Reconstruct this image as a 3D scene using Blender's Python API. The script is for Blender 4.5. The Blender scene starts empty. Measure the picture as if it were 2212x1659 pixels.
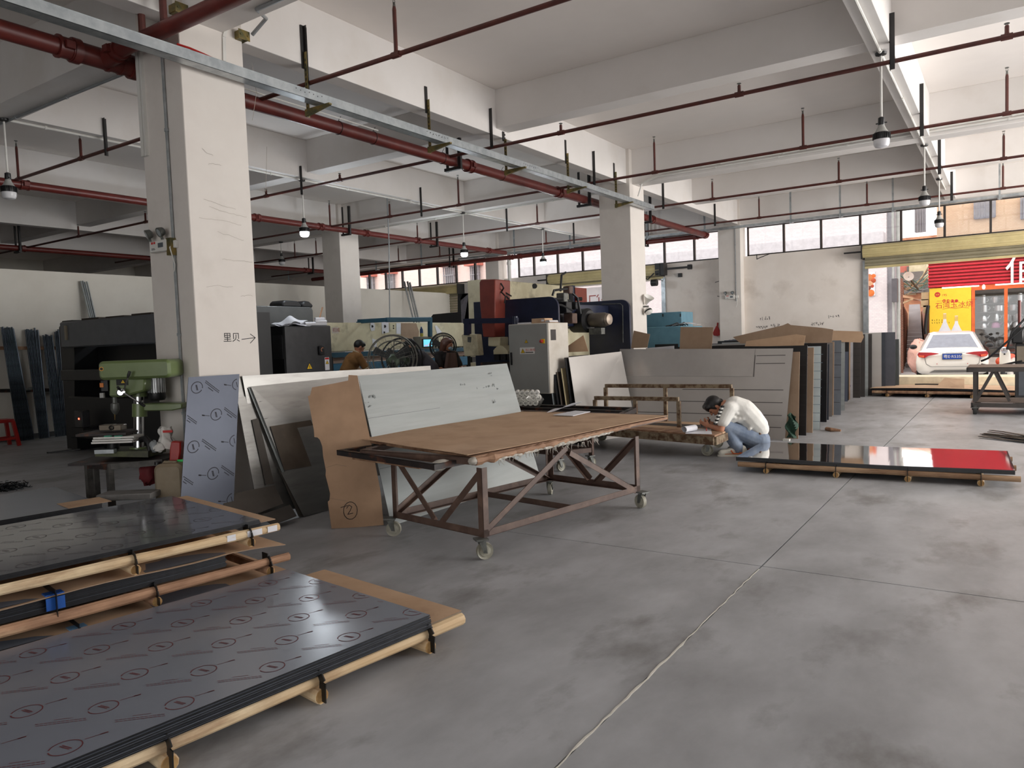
import bpy, bmesh, math, random
from mathutils import Vector, Matrix
C = bpy.context.scene.collection
SC = bpy.context.scene
rnd = random.Random(7)
PI = math.pi
# ------------------------------------------------------------------ camera
EYE = Vector((0.0, 0.0, 1.45))
YAW, PITCH, ROLL, FPX = -0.591130048, -0.0569245687, -0.0357267316, 1602.57
_cy, _sy = math.cos(YAW), math.sin(YAW)
CF = Vector((_sy*math.cos(PITCH), _cy*math.cos(PITCH), math.sin(PITCH)))
_r = Vector((_cy, -_sy, 0)); _u = _r.cross(CF)
CR = _r*math.cos(ROLL) + _u*math.sin(ROLL)
CU = -_r*math.sin(ROLL) + _u*math.cos(ROLL)
cam = bpy.data.cameras.new('camera'); camo = bpy.data.objects.new('camera', cam); C.objects.link(camo)
cam.sensor_width = 36; cam.lens = FPX/2212*36; cam.clip_start = 0.05; cam.clip_end = 300
_m = Matrix((CR, CU, -CF)).transposed().to_4x4(); _m.translation = EYE
camo.matrix_world = _m
SC.camera = camo
# ------------------------------------------------------------------ light
SC.view_settings.view_transform = 'Standard'; SC.view_settings.look = 'None'
SC.view_settings.gamma = 1; SC.view_settings.use_curve_mapping = False
SC.view_settings.exposure = 0.12
W = bpy.data.worlds.new('sky'); SC.world = W; W.use_nodes = True
bg = W.node_tree.nodes['Background']; bg.inputs[0].default_value = (1.0, 0.985, 0.97, 1); bg.inputs[1].default_value = 2.3
def area(name, loc, rot, sx, sy, e, col):
    l = bpy.data.lights.new(name, 'AREA'); l.shape = 'RECTANGLE'; l.size = sx; l.size_y = sy; l.energy = e; l.color = col
    o = bpy.data.objects.new(name, l); C.objects.link(o); o.location = loc; o.rotation_euler = rot; return o
# daylight through the open loading side (+X) and the open front behind the camera
area('daylight_loading_side', (7.0, 12.7, 2.1), (0, math.radians(90), 0), 3.8, 11.4, 1150, (1.0, 0.97, 0.94))
area('daylight_front', (0.5, -5.6, 2.0), (math.radians(90), 0, 0), 9.0, 3.6, 30, (0.97, 0.98, 1.0))
SC.cycles.max_bounces = 8; SC.cycles.diffuse_bounces = 5; SC.cycles.glossy_bounces = 4; SC.cycles.transparent_max_bounces = 12
SC.cycles.sample_clamp_indirect = 6; SC.cycles.use_denoising = True
SC.cycles.caustics_reflective = False; SC.cycles.caustics_refractive = False
# ------------------------------------------------------------------ measuring helpers: a sight line met with a real plane
def ray(x, y): return CR*((x-1106)/FPX) + CU*((829.5-y)/FPX) + CF
def pZ(x, y, z=0.0): d = ray(x, y); return EYE + d*((z-EYE.z)/d.z)
def pY(x, y, Y): d = ray(x, y); return EYE + d*(Y/d.y)
def pX(x, y, X): d = ray(x, y); return EYE + d*(X/d.x)
def pD(x, y, D): return EYE + ray(x, y)*D
V = Vector
# ------------------------------------------------------------------ mesh builder
def chain(o):
    m = Matrix.Identity(4)
    while o is not None:
        m = o.matrix_basis @ m; o = o.parent
    return m
class MB:
    def __init__(s): s.v = []; s.f = []; s.mi = []; s.m = 0
    def add(s, vs, fs):
        b = len(s.v); s.v += [V(p) for p in vs]
        for f in fs: s.f.append([b+i for i in f]); s.mi.append(s.m)
        return s
    def box(s, x0, x1, y0, y1, z0, z1):
        x0, x1 = min(x0, x1), max(x0, x1); y0, y1 = min(y0, y1), max(y0, y1); z0, z1 = min(z0, z1), max(z0, z1)
        return s.add([(x0,y0,z0),(x1,y0,z0),(x1,y1,z0),(x0,y1,z0),(x0,y0,z1),(x1,y0,z1),(x1,y1,z1),(x0,y1,z1)],
                     [(3,2,1,0),(4,5,6,7),(0,1,5,4),(1,2,6,5),(2,3,7,6),(3,0,4,7)])
    def obox(s, c, a, b, d):
        c, a, b, d = V(c), V(a), V(b), V(d)
        if a.cross(b).dot(d) < 0: a = -a
        p = [c-a-b-d, c+a-b-d, c+a+b-d, c-a+b-d, c-a-b+d, c+a-b+d, c+a+b+d, c-a+b+d]
        return s.add(p, [(3,2,1,0),(4,5,6,7),(0,1,5,4),(1,2,6,5),(2,3,7,6),(3,0,4,7)])
    def bar(s, p, q, w, h=None, up=(0,0,1)):
        p, q = V(p), V(q); h = w if h is None else h
        d = q-p; L = d.length; d.normalize(); up = V(up) if len(up) == 3 else V((*up, 0)) if len(up) == 3 else V((*up, 0))
        if abs(d.dot(up)) > .95: up = V((0,1,0)) if abs(d.y) < .9 else V((1,0,0))
        a = d.cross(up).normalized(); b = a.cross(d).normalized()
        return s.obox((p+q)/2, a*(w/2), b*(h/2), d*(L/2))
    def angle(s, p, q, w, t, a, b):
        """L profile along p-q, flanges of width w along a and b"""
        p, q, a, b = V(p), V(q), V(a).normalized(), V(b).normalized()
        m = (p+q)/2; d = (q-p)/2
        s.obox(m+a*(w/2)+b*(t/2), a*(w/2), b*(t/2), d)
        return s.obox(m+b*(w/2)+a*(t/2), b*(w/2), a*(t/2), d)
    def tube(s, pts, r, n=8, caps=True):
        pts = [V(p) for p in pts]; k = len(pts)
        rs = r if isinstance(r, (list, tuple)) else [r]*k
        b0 = len(s.v); prev = None
        for i, p in enumerate(pts):
            t = (pts[min(i+1,k-1)]-pts[max(i-1,0)]).normalized()
            if prev is None:
                a = t.orthogonal().normalized()
            else:
                a = (prev - t*prev.dot(t)); a = a.normalized() if a.length > 1e-6 else t.orthogonal().normalized()
            prev = a; b = t.cross(a)
            for j in range(n):
                an = 2*PI*j/n; s.v.append(p+(a*math.cos(an)+b*math.sin(an))*rs[i])
        for i in range(k-1):
            for j in range(n):
                j2 = (j+1) % n
                s.f.append([b0+i*n+j, b0+i*n+j2, b0+(i+1)*n+j2, b0+(i+1)*n+j]); s.mi.append(s.m)
        if caps:
            s.f.append([b0+j for j in reversed(range(n))]); s.mi.append(s.m)
            s.f.append([b0+(k-1)*n+j for j in range(n)]); s.mi.append(s.m)
        return s
    def cyl(s, p, q, r, n=14, r2=None): return s.tube([p, q], [r, r if r2 is None else r2], n)
    def ring(s, c, axis, R, r, n=28, m=6, a0=0, a1=2*PI):
        axis = V(axis).normalized(); a = axis.orthogonal().normalized(); b = axis.cross(a)
        k = n+1
        return s.tube([V(c)+(a*math.cos(a0+(a1-a0)*i/n)+b*math.sin(a0+(a1-a0)*i/n))*R for i in range(k)], r, m)
    def lathe(s, prof, o=(0,0,0), axis=(0,0,1), n=18):
        axis = V(axis).normalized(); a = axis.orthogonal().normalized(); b = axis.cross(a); o = V(o)
        b0 = len(s.v)
        for r, z in prof:
            for j in range(n):
                an = 2*PI*j/n; s.v.append(o+axis*z+(a*math.cos(an)+b*math.sin(an))*max(r, 1e-4))
        for i in range(len(prof)-1):
            for j in range(n):
                j2 = (j+1) % n
                s.f.append([b0+i*n+j, b0+i*n+j2, b0+(i+1)*n+j2, b0+(i+1)*n+j]); s.mi.append(s.m)
        s.f.append([b0+j for j in reversed(range(n))]); s.mi.append(s.m)
        s.f.append([b0+(len(prof)-1)*n+j for j in range(n)]); s.mi.append(s.m)
        return s
    def prism(s, poly, vec):
        poly = [V(p) for p in poly]; vec = V(vec); n = len(poly)
        nn = V((0,0,0))
        for i in range(n):
            nn += poly[i].cross(poly[(i+1) % n])
        if nn.dot(vec) > 0: poly = poly[::-1]
        vs = poly+[p+vec for p in poly]
        return s.add(vs, [list(range(n)), [n+i for i in reversed(range(n))]] + [(i, n+i, n+(i+1) % n, (i+1) % n) for i in range(n)])
    def plate(s, a, b, c, d, t):
        a, b, c, d = V(a), V(b), V(c), V(d)
        n = (b-a).cross(d-a).normalized()
        return s.prism([a, b, c, d], n*t)
    def grid(s, P, nu, nv, t=None):
        """surface P(u,v)->Vector, with optional thickness"""
        b0 = len(s.v)
        top = [[V(P(i/nu, j/nv)) for j in range(nv+1)] for i in range(nu+1)]
        for r in top: s.v += r
        g = lambda i, j: b0+i*(nv+1)+j
        for i in range(nu):
            for j in range(nv): s.f.append([g(i,j), g(i+1,j), g(i+1,j+1), g(i,j+1)]); s.mi.append(s.m)
        if t:
            b1 = len(s.v); n = (top[nu][0]-top[0][0]).cross(top[0][nv]-top[0][0]).normalized()
            for r in top: s.v += [p-n*t for p in r]
            h = lambda i, j: b1+i*(nv+1)+j
            for i in range(nu):
                for j in range(nv): s.f.append([h(i,j), h(i,j+1), h(i+1,j+1), h(i+1,j)]); s.mi.append(s.m)
            for i in range(nu):
                s.f += [[g(i,0), h(i,0), h(i+1,0), g(i+1,0)], [g(i,nv), g(i+1,nv), h(i+1,nv), h(i,nv)]]; s.mi += [s.m]*2
            for j in range(nv):
                s.f += [[g(0,j), g(0,j+1), h(0,j+1), h(0,j)], [g(nu,j), h(nu,j), h(nu,j+1), g(nu,j+1)]]; s.mi += [s.m]*2
        return s
    def ball(s, c, rx, ry=None, rz=None, n=14, m=9, ax=None):
        ry = rx if ry is None else ry; rz = rx if rz is None else rz
        A = ax or (V((1,0,0)), V((0,1,0)), V((0,0,1))); c = V(c); b0 = len(s.v)
        for i in range(m+1):
            th = PI*i/m
            for j in range(n):
                ph = 2*PI*j/n
                s.v.append(c + A[0]*(rx*math.sin(th)*math.cos(ph)) + A[1]*(ry*math.sin(th)*math.sin(ph)) + A[2]*(rz*math.cos(th)))
        for i in range(m):
            for j in range(n):
                j2 = (j+1) % n
                s.f.append([b0+i*n+j, b0+(i+1)*n+j, b0+(i+1)*n+j2, b0+i*n+j2]); s.mi.append(s.m)
        return s
    def build(s, name, mat, parent=None, bevel=0, sharp=0.6, flat=False, dbl=False):
        me = bpy.data.meshes.new(name)
        M = chain(parent).inverted() if parent is not None else Matrix.Identity(4)
        org = V((0,0,0))
        if parent is None:   # a thing that is one mesh: origin at the middle of its base
            xs = [p.x for p in s.v]; ys = [p.y for p in s.v]; zs = [p.z for p in s.v]
            org = V(((min(xs)+max(xs))/2, (min(ys)+max(ys))/2, min(zs)))
            M = Matrix.Translation(-org)
        me.from_pydata([M @ p for p in s.v], [], s.f)
        if dbl or True:
            bm = bmesh.new(); bm.from_mesh(me)
            bmesh.ops.remove_doubles(bm, verts=bm.verts, dist=1e-5) if dbl else None
            bm.to_mesh(me); bm.free()
        ms = mat if isinstance(mat, (list, tuple)) else [mat]
        for m in ms: me.materials.append(m)
        if len(ms) > 1: me.polygons.foreach_set('material_index', s.mi)
        if not flat:
            me.shade_smooth(); me.set_sharp_from_angle(angle=sharp)
        me.update()
        o = bpy.data.objects.new(name, me); C.objects.link(o)
        if parent is not None: o.parent = parent
        else: o.location = org
        if bevel:
            b = o.modifiers.new('edge', 'BEVEL'); b.width = bevel; b.segments = 1; b.limit_method = 'ANGLE'; b.angle_limit = 0.7
        return o
def tag(o, label=None, cat=None, group=None, kind=None):
    if label: o['label'] = label
    if cat: o['category'] = cat
    if group: o['group'] = group
    if kind: o['kind'] = kind
    return o
def thing(name, label, cat, loc=(0,0,0), rz=0, group=None):
    o = bpy.data.objects.new(name, None); C.objects.link(o); o.location = loc; o.rotation_euler = (0,0,rz)
    o.empty_display_size = 0.1
    return tag(o, label, cat, group)
def dup(root, loc=None, rz=None, label=None, group=None, name=None):
    r = root.copy(); C.objects.link(r)
    if loc is not None: r.location = loc
    if rz is not None: r.rotation_euler = (0,0,rz)
    if label: r['label'] = label
    if group: r['group'] = group
    if name: r.name = name
    for ch in list(root.children):
        c = ch.copy(); C.objects.link(c); c.parent = r
        for g in list(ch.children):
            d = g.copy(); C.objects.link(d); d.parent = c
    return r
# ------------------------------------------------------------------ procedural materials
MATS = {}
def mat(name, col, rough=0.6, metal=0.0, c2=None, scale=6.0, lo=0.35, hi=0.65, bump=0.0, bscale=60.0, stretch=(1,1,1), emit=0, spec=0.5, rvar=0.0, detail=5, c3=None, s3=1.5, coat=0, bdist=0.003):
    if name in MATS: return MATS[name]
    m = bpy.data.materials.new(name); m.use_nodes = True; nt = m.node_tree; N = nt.nodes; L = nt.links
    b = N['Principled BSDF']
    b.inputs['Base Color'].default_value = (*col, 1); b.inputs['Roughness'].default_value = rough; b.inputs['Metallic'].default_value = metal
    b.inputs['Specular IOR Level'].default_value = spec
    if coat: b.inputs['Coat Weight'].default_value = coat; b.inputs['Coat Roughness'].default_value = 0.08
    tc = N.new('ShaderNodeTexCoord'); mp = N.new('ShaderNodeMapping'); mp.inputs['Scale'].default_value = stretch
    L.new(tc.outputs['Object'], mp.inputs['Vector'])
    def noise(sc, det=detail):
        n = N.new('ShaderNodeTexNoise'); n.inputs['Scale'].default_value = sc; n.inputs['Detail'].default_value = det; n.inputs['Roughness'].default_value = 0.6
        L.new(mp.outputs[0], n.inputs['Vector']); return n
    if c2 is None: c2 = tuple(x*0.82 for x in col)
    n1 = noise(scale); r1 = N.new('ShaderNodeMapRange'); r1.inputs['From Min'].default_value = lo; r1.inputs['From Max'].default_value = hi
    L.new(n1.outputs['Fac'], r1.inputs['Value'])
    mx = N.new('ShaderNodeMix'); mx.data_type = 'RGBA'; mx.inputs[6].default_value = (*col, 1); mx.inputs[7].default_value = (*c2, 1)
    L.new(r1.outputs[0], mx.inputs[0]); out = mx.outputs[2]
    if c3 is not None:
        n3 = noise(s3, 8); r3 = N.new('ShaderNodeMapRange'); r3.inputs['From Min'].default_value = 0.55; r3.inputs['From Max'].default_value = 0.72
        L.new(n3.outputs['Fac'], r3.inputs['Value'])
        m3 = N.new('ShaderNodeMix'); m3.data_type = 'RGBA'; m3.inputs[7].default_value = (*c3, 1); L.new(out, m3.inputs[6]); L.new(r3.outputs[0], m3.inputs[0]); out = m3.outputs[2]
    L.new(out, b.inputs['Base Color'])
    if rvar:
        r2 = N.new('ShaderNodeMapRange'); r2.inputs['To Min'].default_value = max(0.02, rough-rvar); r2.inputs['To Max'].default_value = rough+rvar
        L.new(n1.outputs['Fac'], r2.inputs['Value']); L.new(r2.outputs[0], b.inputs['Roughness'])
    if bump:
        n2 = noise(bscale); bp = N.new('ShaderNodeBump'); bp.inputs['Strength'].default_value = bump; bp.inputs['Distance'].default_value = bdist
        L.new(n2.outputs['Fac'], bp.inputs['Height']); L.new(bp.outputs[0], b.inputs['Normal'])
    if emit:
        b.inputs['Emission Color'].default_value = (*col, 1); b.inputs['Emission Strength'].default_value = emit
    MATS[name] = m; return m
def srgb(r, g, b):
    f = lambda c: (c/255/12.92) if c/255 <= 0.04045 else ((c/255+0.055)/1.055)**2.4
    return (f(r), f(g), f(b))
plaster = mat('plaster', srgb(228,224,221), 0.75, c2=srgb(222,218,214), scale=1.2, bump=0.08, bscale=25, c3=srgb(216,210,204), s3=0.9)
plaster_ceil = mat('ceiling_plaster_lightened', srgb(242,236,231), 0.75, c2=srgb(236,230,225), scale=.8, bump=0.06, bscale=20)  # lighter plaster copy, its colour standing in for missing bounce light
plaster_far = mat('far_wall_plaster_lightened', srgb(240,232,224), 0.72, c2=srgb(232,223,214), scale=1.6, bump=0.1, bscale=22, c3=srgb(214,204,194), s3=1.3)  # plaster lightened in colour to make up for weak grazing light here
plaster_col = mat('column_plaster', srgb(226,220,213), 0.72, c2=srgb(219,212,205), scale=1.6, bump=0.1, bscale=22, c3=srgb(210,203,195), s3=1.3)
plaster_cream = mat('partition_plaster', srgb(226,222,212), 0.75, c2=srgb(216,211,200), scale=1.0, bump=0.06, bscale=25)  # cream plaster of the partition and the side wall
conc = mat('floor_concrete', srgb(182,184,188), 0.42, c2=srgb(149,150,152), scale=2.6, lo=0.3, hi=0.7, bump=0.12, bscale=30, c3=srgb(126,125,124), s3=2.4, rvar=0.12, detail=12, spec=0.4, stretch=(1.0,0.55,1))
joint_m = mat('joint_dark', srgb(70,68,66), 0.9)
pipe_red = mat('pipe_red_paint', srgb(106,42,36), 0.4, c2=srgb(90,36,32), scale=5)
pipe_dk = mat('pipe_brown_paint', srgb(92,44,36), 0.45, c2=srgb(70,34,30), scale=7)
blk_steel = mat('black_steel', srgb(38,36,36), 0.5, c2=srgb(26,25,25))
galv = mat('galvanised', srgb(190,196,198), 0.38, 0.75, c2=srgb(160,166,170), scale=9, rvar=0.08)
zinc_y = mat('yellow_zinc', srgb(150,128,72), 0.4, 0.6, c2=srgb(96,96,70), scale=14)
white_pl = mat('white_plastic', srgb(228,227,222), 0.45, c2=srgb(214,212,206), scale=3)
grey_pl = mat('grey_conduit', srgb(150,154,156), 0.45)
black_pl = mat('black_plastic', srgb(26,26,28), 0.42, c2=srgb(18,18,20))
chrome = mat('chrome', srgb(215,217,220), 0.16, 1.0, c2=srgb(190,192,196))
stain = mat('stainless_sheet', srgb(172,171,168), 0.36, 0.8, c2=srgb(156,155,152), scale=2.2, stretch=(1,1,6), rvar=0.06, c3=srgb(136,134,130), s3=1.4)
stain_w = mat('filmed_pale_sheet', srgb(176,182,182), 0.4, 0.3, c2=srgb(165,171,171), scale=2.5, stretch=(1,0.3,4), c3=srgb(160,164,164), s3=1.6, rvar=0.05)
grey_film = mat('grey_film', srgb(188,184,180), 0.3, 0.25, c2=srgb(178,174,170), scale=1.5, rvar=0.04)
blue_film = mat('blue_grey_film', srgb(96,103,120), 0.5, 0.1, c2=srgb(89,96,112), scale=1.5)
dark_film = mat('dark_film', srgb(122,128,140), 0.24, 0.0, c2=srgb(116,122,134), scale=1.2, spec=0.6, rvar=0.03)
dark_edge = mat('steel_edge', srgb(42,43,47), 0.42, 0.4, c2=srgb(28,29,32), scale=30, stretch=(1,1,8))
black_film = mat('black_film', srgb(30,30,32), 0.35, c2=srgb(22,22,24))
mirror = mat('mirror_sheet', srgb(225,222,220), 0.05, 1.0, c2=srgb(215,212,210), scale=1)
card = mat('cardboard', srgb(198,166,136), 0.85, c2=srgb(184,152,122), scale=3, bump=0.1, bscale=40, c3=srgb(164,132,106), s3=2.2)
card_dk = mat('cardboard_dark', srgb(158,134,112), 0.85, c2=srgb(146,122,100), scale=4, bump=0.1, bscale=40)
pole_w = mat('peeled_pole', srgb(230,208,172), 0.7, c2=srgb(206,176,136), scale=9, stretch=(1,0.25,1), bump=0.3, bscale=25, c3=srgb(156,122,92), s3=5)
pole_b = mat('bark_pole', srgb(182,142,112), 0.8, c2=srgb(132,98,76), scale=10, stretch=(1,0.25,1), bump=0.5, bscale=30, c3=srgb(214,184,150), s3=6)
pole_x = mat('pole_along_x', srgb(200,168,134), 0.75, c2=srgb(150,118,90), scale=9, stretch=(0.25,1,1), bump=0.3, bscale=25, c3=srgb(112,78,54), s3=5)
rust = mat('brown_primer', srgb(98,78,68), 0.55, c2=srgb(78,58,50), scale=8, c3=srgb(118,94,80), s3=5, bump=0.1, bscale=60)
rust_dk = mat('dark_rusty_steel', srgb(50,42,40), 0.5, c2=srgb(34,30,30), scale=9, c3=srgb(120,70,44), s3=7)
worn_cream = mat('worn_cream_paint', srgb(142,126,102), 0.6, c2=srgb(92,66,44), scale=14, lo=0.42, hi=0.58, bump=0.2, bscale=50)
tape = mat('black_tape', srgb(24,24,24), 0.35, c2=srgb(16,16,16))
white_paper = mat('white_paper', srgb(226,226,230), 0.7, c2=srgb(214,214,220), scale=4)
foam = mat('foam_wrap', srgb(204,200,192), 0.85, c2=srgb(164,156,144), scale=18, bump=0.5, bscale=50)
ply = mat('torn_ply', srgb(170,134,106), 0.75, c2=srgb(126,92,70), scale=10, stretch=(1,0.2,1), c3=srgb(190,158,124), s3=6)
wheel_w = mat('nylon_wheel', srgb(172,170,156), 0.5, c2=srgb(138,134,120), scale=12)
steel_g = mat('caster_steel', srgb(120,122,118), 0.45, 0.5, c2=srgb(90,92,88), scale=15)
green = mat('drill_green', srgb(112,128,82), 0.35, c2=srgb(100,116,72), scale=4, coat=0.3)
red_pl = mat('red_plastic', srgb(172,46,40), 0.35, c2=srgb(156,28,26))
ink = mat('black_ink', srgb(30,30,34), 0.8)
ink_red = mat('dark_red_print', srgb(104,40,46), 0.6)
red_ink = mat('red_print', srgb(200,44,40), 0.6)
yellow = mat('warning_yellow', srgb(240,196,30), 0.5)
black_p = mat('print_black', srgb(24,24,24), 0.6)
skin_m = mat('skin', srgb(198,142,112), 0.5, c2=srgb(184,126,98), scale=8)
hair_m = mat('hair', srgb(22,19,19), 0.5, c2=srgb(14,12,12), scale=20, bump=0.5, bscale=90)
shirt_w = mat('white_shirt', srgb(236,234,228), 0.85, c2=srgb(224,222,216), scale=6, bump=0.3, bscale=14, bdist=0.012)
jean = mat('jeans', srgb(134,146,164), 0.85, c2=srgb(106,120,142), scale=9, bump=0.3, bscale=20, bdist=0.01)
def text_mesh(body, size, o, ux, uy, material, name, parent, depth=0.0, align='LEFT', lift=0.001):
    """flat lettering, ux the reading direction, uy up, as a real mesh just proud of the surface"""
    cu = bpy.data.curves.new('t', 'FONT'); cu.body = body; cu.size = size; cu.align_x = align; cu.extrude = depth
    cu.resolution_u = 3
    ob = bpy.data.objects.new('t', cu); C.objects.link(ob)
    dg = bpy.context.evaluated_depsgraph_get(); me = bpy.data.meshes.new_from_object(ob.evaluated_get(dg))
    ux, uy = V(ux).normalized(), V(uy).normalized(); n = ux.cross(uy)
    mb = MB(); mb.add([V(o)+ux*v.co.x+uy*v.co.y+n*(v.co.z+lift) for v in me.vertices], [list(p.vertices) for p in me.polygons])
    C.objects.unlink(ob); bpy.data.objects.remove(ob); bpy.data.curves.remove(cu); bpy.data.meshes.remove(me)
    return mb.build(name, material, parent, flat=True)
def strokes(lines, o, ux, uy, w, material, name, parent, lift=0.0008):
    """pen strokes: polylines in the (ux,uy) plane as thin flat ribbons"""
    ux, uy = V(ux).normalized(), V(uy).normalized(); n = ux.cross(uy); o = V(o)+n*lift
    mb = MB()
    for l in lines:
        for (a, b) in zip(l[:-1], l[1:]):
            A = o+ux*a[0]+uy*a[1]; B = o+ux*b[0]+uy*b[1]; d = B-A
            if d.length < 1e-6: continue
            d.normalize(); s_ = d.cross(n)*(w/2); A = A-d*(w*.3); B = B+d*(w*.3)
            mb.add([A-s_, A+s_, B+s_, B-s_], [(0,3,2,1)])
    return mb.build(name, material, parent, flat=True)
# ================================================================== THE SHELL
ZC, ZB = 4.73, 4.14
YF = 18.75                                  # inner face of the far wall
def struct(o): o['kind'] = 'structure'; return o
fl = struct(MB().box(-27, 7.5, -6.2, 18.75, -0.25, -0.012).build('floor', joint_m, flat=True))
xs = [-27, -19.2, -14.7, -10.25, -5.77, -1.277, 3.2, 7.5]; ys = [-6.2, 0.0, 4.617, 14.05, 18.75]
for i in range(len(xs)-1):
    for j in range(len(ys)-1):
        g = 0.005
        MB().box(xs[i]+g, xs[i+1]-g, ys[j]+g, ys[j+1]-g, -0.012, 0.0).build('concrete_slab', conc, fl, flat=True)
# ragged cement bead squeezed out of the nearest joint
mb = MB(); pts = []; rs = []
for k in range(60):
    y = 1.6+k*0.05; pts.append((-1.277+rnd.uniform(-.004,.004), y, 0.0)); rs.append(max(.003, rnd.uniform(.003,.008)*(1 if 12 < k < 34 else .45)))
mb.tube(pts, rs, 6); mb.build('joint_filler', mat('cement_bead', srgb(196,192,182), 0.9, bump=.4, bscale=80), fl)
struct(MB().box(-27, 7.5, -6.2, 19.0, ZC, ZC+0.2).build('ceiling', plaster_ceil, flat=True))
# columns (rows along the depth of the hall)
COLS = [(-6.1,-5.5,3.61,4.21,plaster_col),(-6.1,-5.5,12.09,12.69,plaster_col),(-6.05,-5.5,18.49,18.9,plaster_col),
        (-13.3,-12.72,12.09,12.69,plaster_col),(-13.2,-12.72,18.45,18.9,plaster_col),(-6.1,-5.5,-4.9,-4.3,plaster_col),(1.7,2.3,12.09,12.69,plaster_col)]
col_o = []
for c in COLS: col_o.append(struct(MB().box(*c[:4], -0.012, ZC).build('column', c[4], bevel=0.006)))
# girders along Y, beams along X
for (a, b) in ((-1.14,-.94),(-5.75,-5.56),(-9.4,-9.2),(-13.02,-12.8),(-16.6,-16.4),(-20.2,-20.0),(3.4,3.6)):
    struct(MB().box(a, b, -6.2, 18.75, ZB, ZC).build('ceiling_beam', plaster, bevel=0.004))
for (a, b, z) in ((3.66,4.02,4.13),(12.2,12.5,4.13),(18.5,18.75,4.13),(8.13,8.4,4.23),(15.35,15.6,4.23),(-0.4,-.1,4.23)):
    struct(MB().box(-27, 7.5, a, b, z, ZC).build('ceiling_beam', plaster, bevel=0.004))
# ---- far wall with its window strip and three shutter doors
ZW0, ZW1 = 3.36, 4.09
D1 = (-2.73, 1.5); D2 = (-11.0, -7.62); D3 = (-17.9, -14.3)
mb = MB()
for (a, b) in ((-27, D3[0]), (D3[1], D2[0]), (D2[1], D1[0]), (D1[1], 7.5)): mb.box(a, b, YF, YF+.2, -.2, ZW0)
for (a, b) in (D1, D2, D3): mb.box(a, b, YF, YF+.2, 2.95, ZW0)
mb.box(-27, 7.5, YF, YF+.2, ZW1, ZC)
mb.box(-27, -20.0, YF, YF+.2, ZW0, ZW1)
wall_far = struct(mb.build('wall_far', plaster_far, flat=True))
frame_m = mat('window_frame', srgb(58,52,50), 0.5)
gl = bpy.data.materials.new('window_glass'); gl.use_nodes = True; nt = gl.node_tree; nt.nodes.clear()
_o = nt.nodes.new('ShaderNodeOutputMaterial'); _t = nt.nodes.new('ShaderNodeBsdfTransparent'); _g = nt.nodes.new('ShaderNodeBsdfGlossy'); _x = nt.nodes.new('ShaderNodeMixShader')
_t.inputs[0].default_value = (.97,.98,.98,1); _g.inputs['Roughness'].default_value = .03; _x.inputs[0].default_value = .06
nt.links.new(_t.outputs[0], _x.inputs[1]); nt.links.new(_g.outputs[0], _x.inputs[2]); nt.links.new(_x.outputs[0], _o.inputs[0])
WINS = [(-5.42, .98, [1693.5,1774,1858.5,1947,2040.7,2140]), (-12.25, -6.12, [1153.6,1205,1259,1330,1380,1436,1500.6]), (-19.9, -13.3, [565,591,619,647,677,720,755,796.6,832,868,905,944,985,1026])]
for n, (a, b, px) in enumerate(WINS):
    f = MB()
    f.box(a, b, YF+.05, YF+.11, ZW0, ZW0+.035); f.box(a, b, YF+.05, YF+.11, ZW1-.035, ZW1); f.box(a, a+.035, YF+.05, YF+.11, ZW0, ZW1); f.box(b-.035, b, YF+.05, YF+.11, ZW0, ZW1)
    w = struct(f.build('window_%d' % (n+1), frame_m, flat=True))
    xm = sorted(pY(p, 520 if n == 0 else 560, YF+.08).x for p in px); xm = [x for x in xm if a+.1 < x < b-.1]
    for x in xm: MB().box(x-.022, x+.022, YF+.04, YF+.12, ZW0+.035, ZW1-.035).build('mullion', frame_m, w, flat=True)
    e = [a+.035]+xm+[b-.035]
    for i in range(len(e)-1): MB().box(e[i]+.02, e[i+1]-.02, YF+.078, YF+.082, ZW0+.035, ZW1-.035).build('pane', gl, w, flat=True)
# ---- shutters
shut_y = mat('shutter_cream', srgb(205,190,140), 0.45, c2=srgb(186,172,126), scale=3)
shut_g = mat('shutter_curtain', srgb(150,142,118), 0.5, c2=srgb(132,126,104), scale=3)
def shutter(n, x0, x1, zb, zr, label_parts=True):
    d = MB()
    # side guides
    for x in (x0, x1): d.box(x-.05, x+.06, YF-.06, YF+.02, -.012, 3.0)
    o = struct(d.build('door_%d' % n, galv, flat=True))
    # rolled curtain: ribbed drum, ribs run along the roll
    k = 48; R = .135; poly = []
    for i in range(k*2):
        a = 2*PI*i/(k*2); r = R*(1+.05*math.sin(2*PI*i/(k*2)*14)); poly.append((x0-.02, YF-.2+r*math.cos(a), zr+r*math.sin(a)))
    MB().prism(poly, (x1-x0+.04, 0, 0)).build('rolled_curtain', shut_y, o, sharp=.9)
    mbp = MB()
    for x in (x0-.03, x1+.03): mbp.box(x-.012, x+.012, YF-.36, YF, zr-.17, zr+.15)
    mbp.bar((x0-.42, YF-.2, zr), (x0-.03, YF-.2, zr), .035); mbp.build('end_bracket', blk_steel, o)
    z = zr-.02
    while z-.078 > zb:
        y = YF-.075
        pol = [(x0, y, z), (x0, y-.018, z-.02), (x0, y-.018, z-.055), (x0, y, z-.076), (x0, y+.008, z-.076), (x0, y+.008, z)]
        MB().prism(pol, (x1-x0, 0, 0)).build('slat', shut_g, o); z -= .078
    MB().box(x0, x1, YF-.095, YF-.05, z-.05, z).build('bottom_rail', shut_y, o)
    return o
shutter(1, D1[0], D1[1], 2.8, 3.2)
s2 = shutter(2, D2[0], D2[1], 2.95, 3.2)
shutter(3, D3[0], D3[1], 2.0, 3.17)
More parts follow.
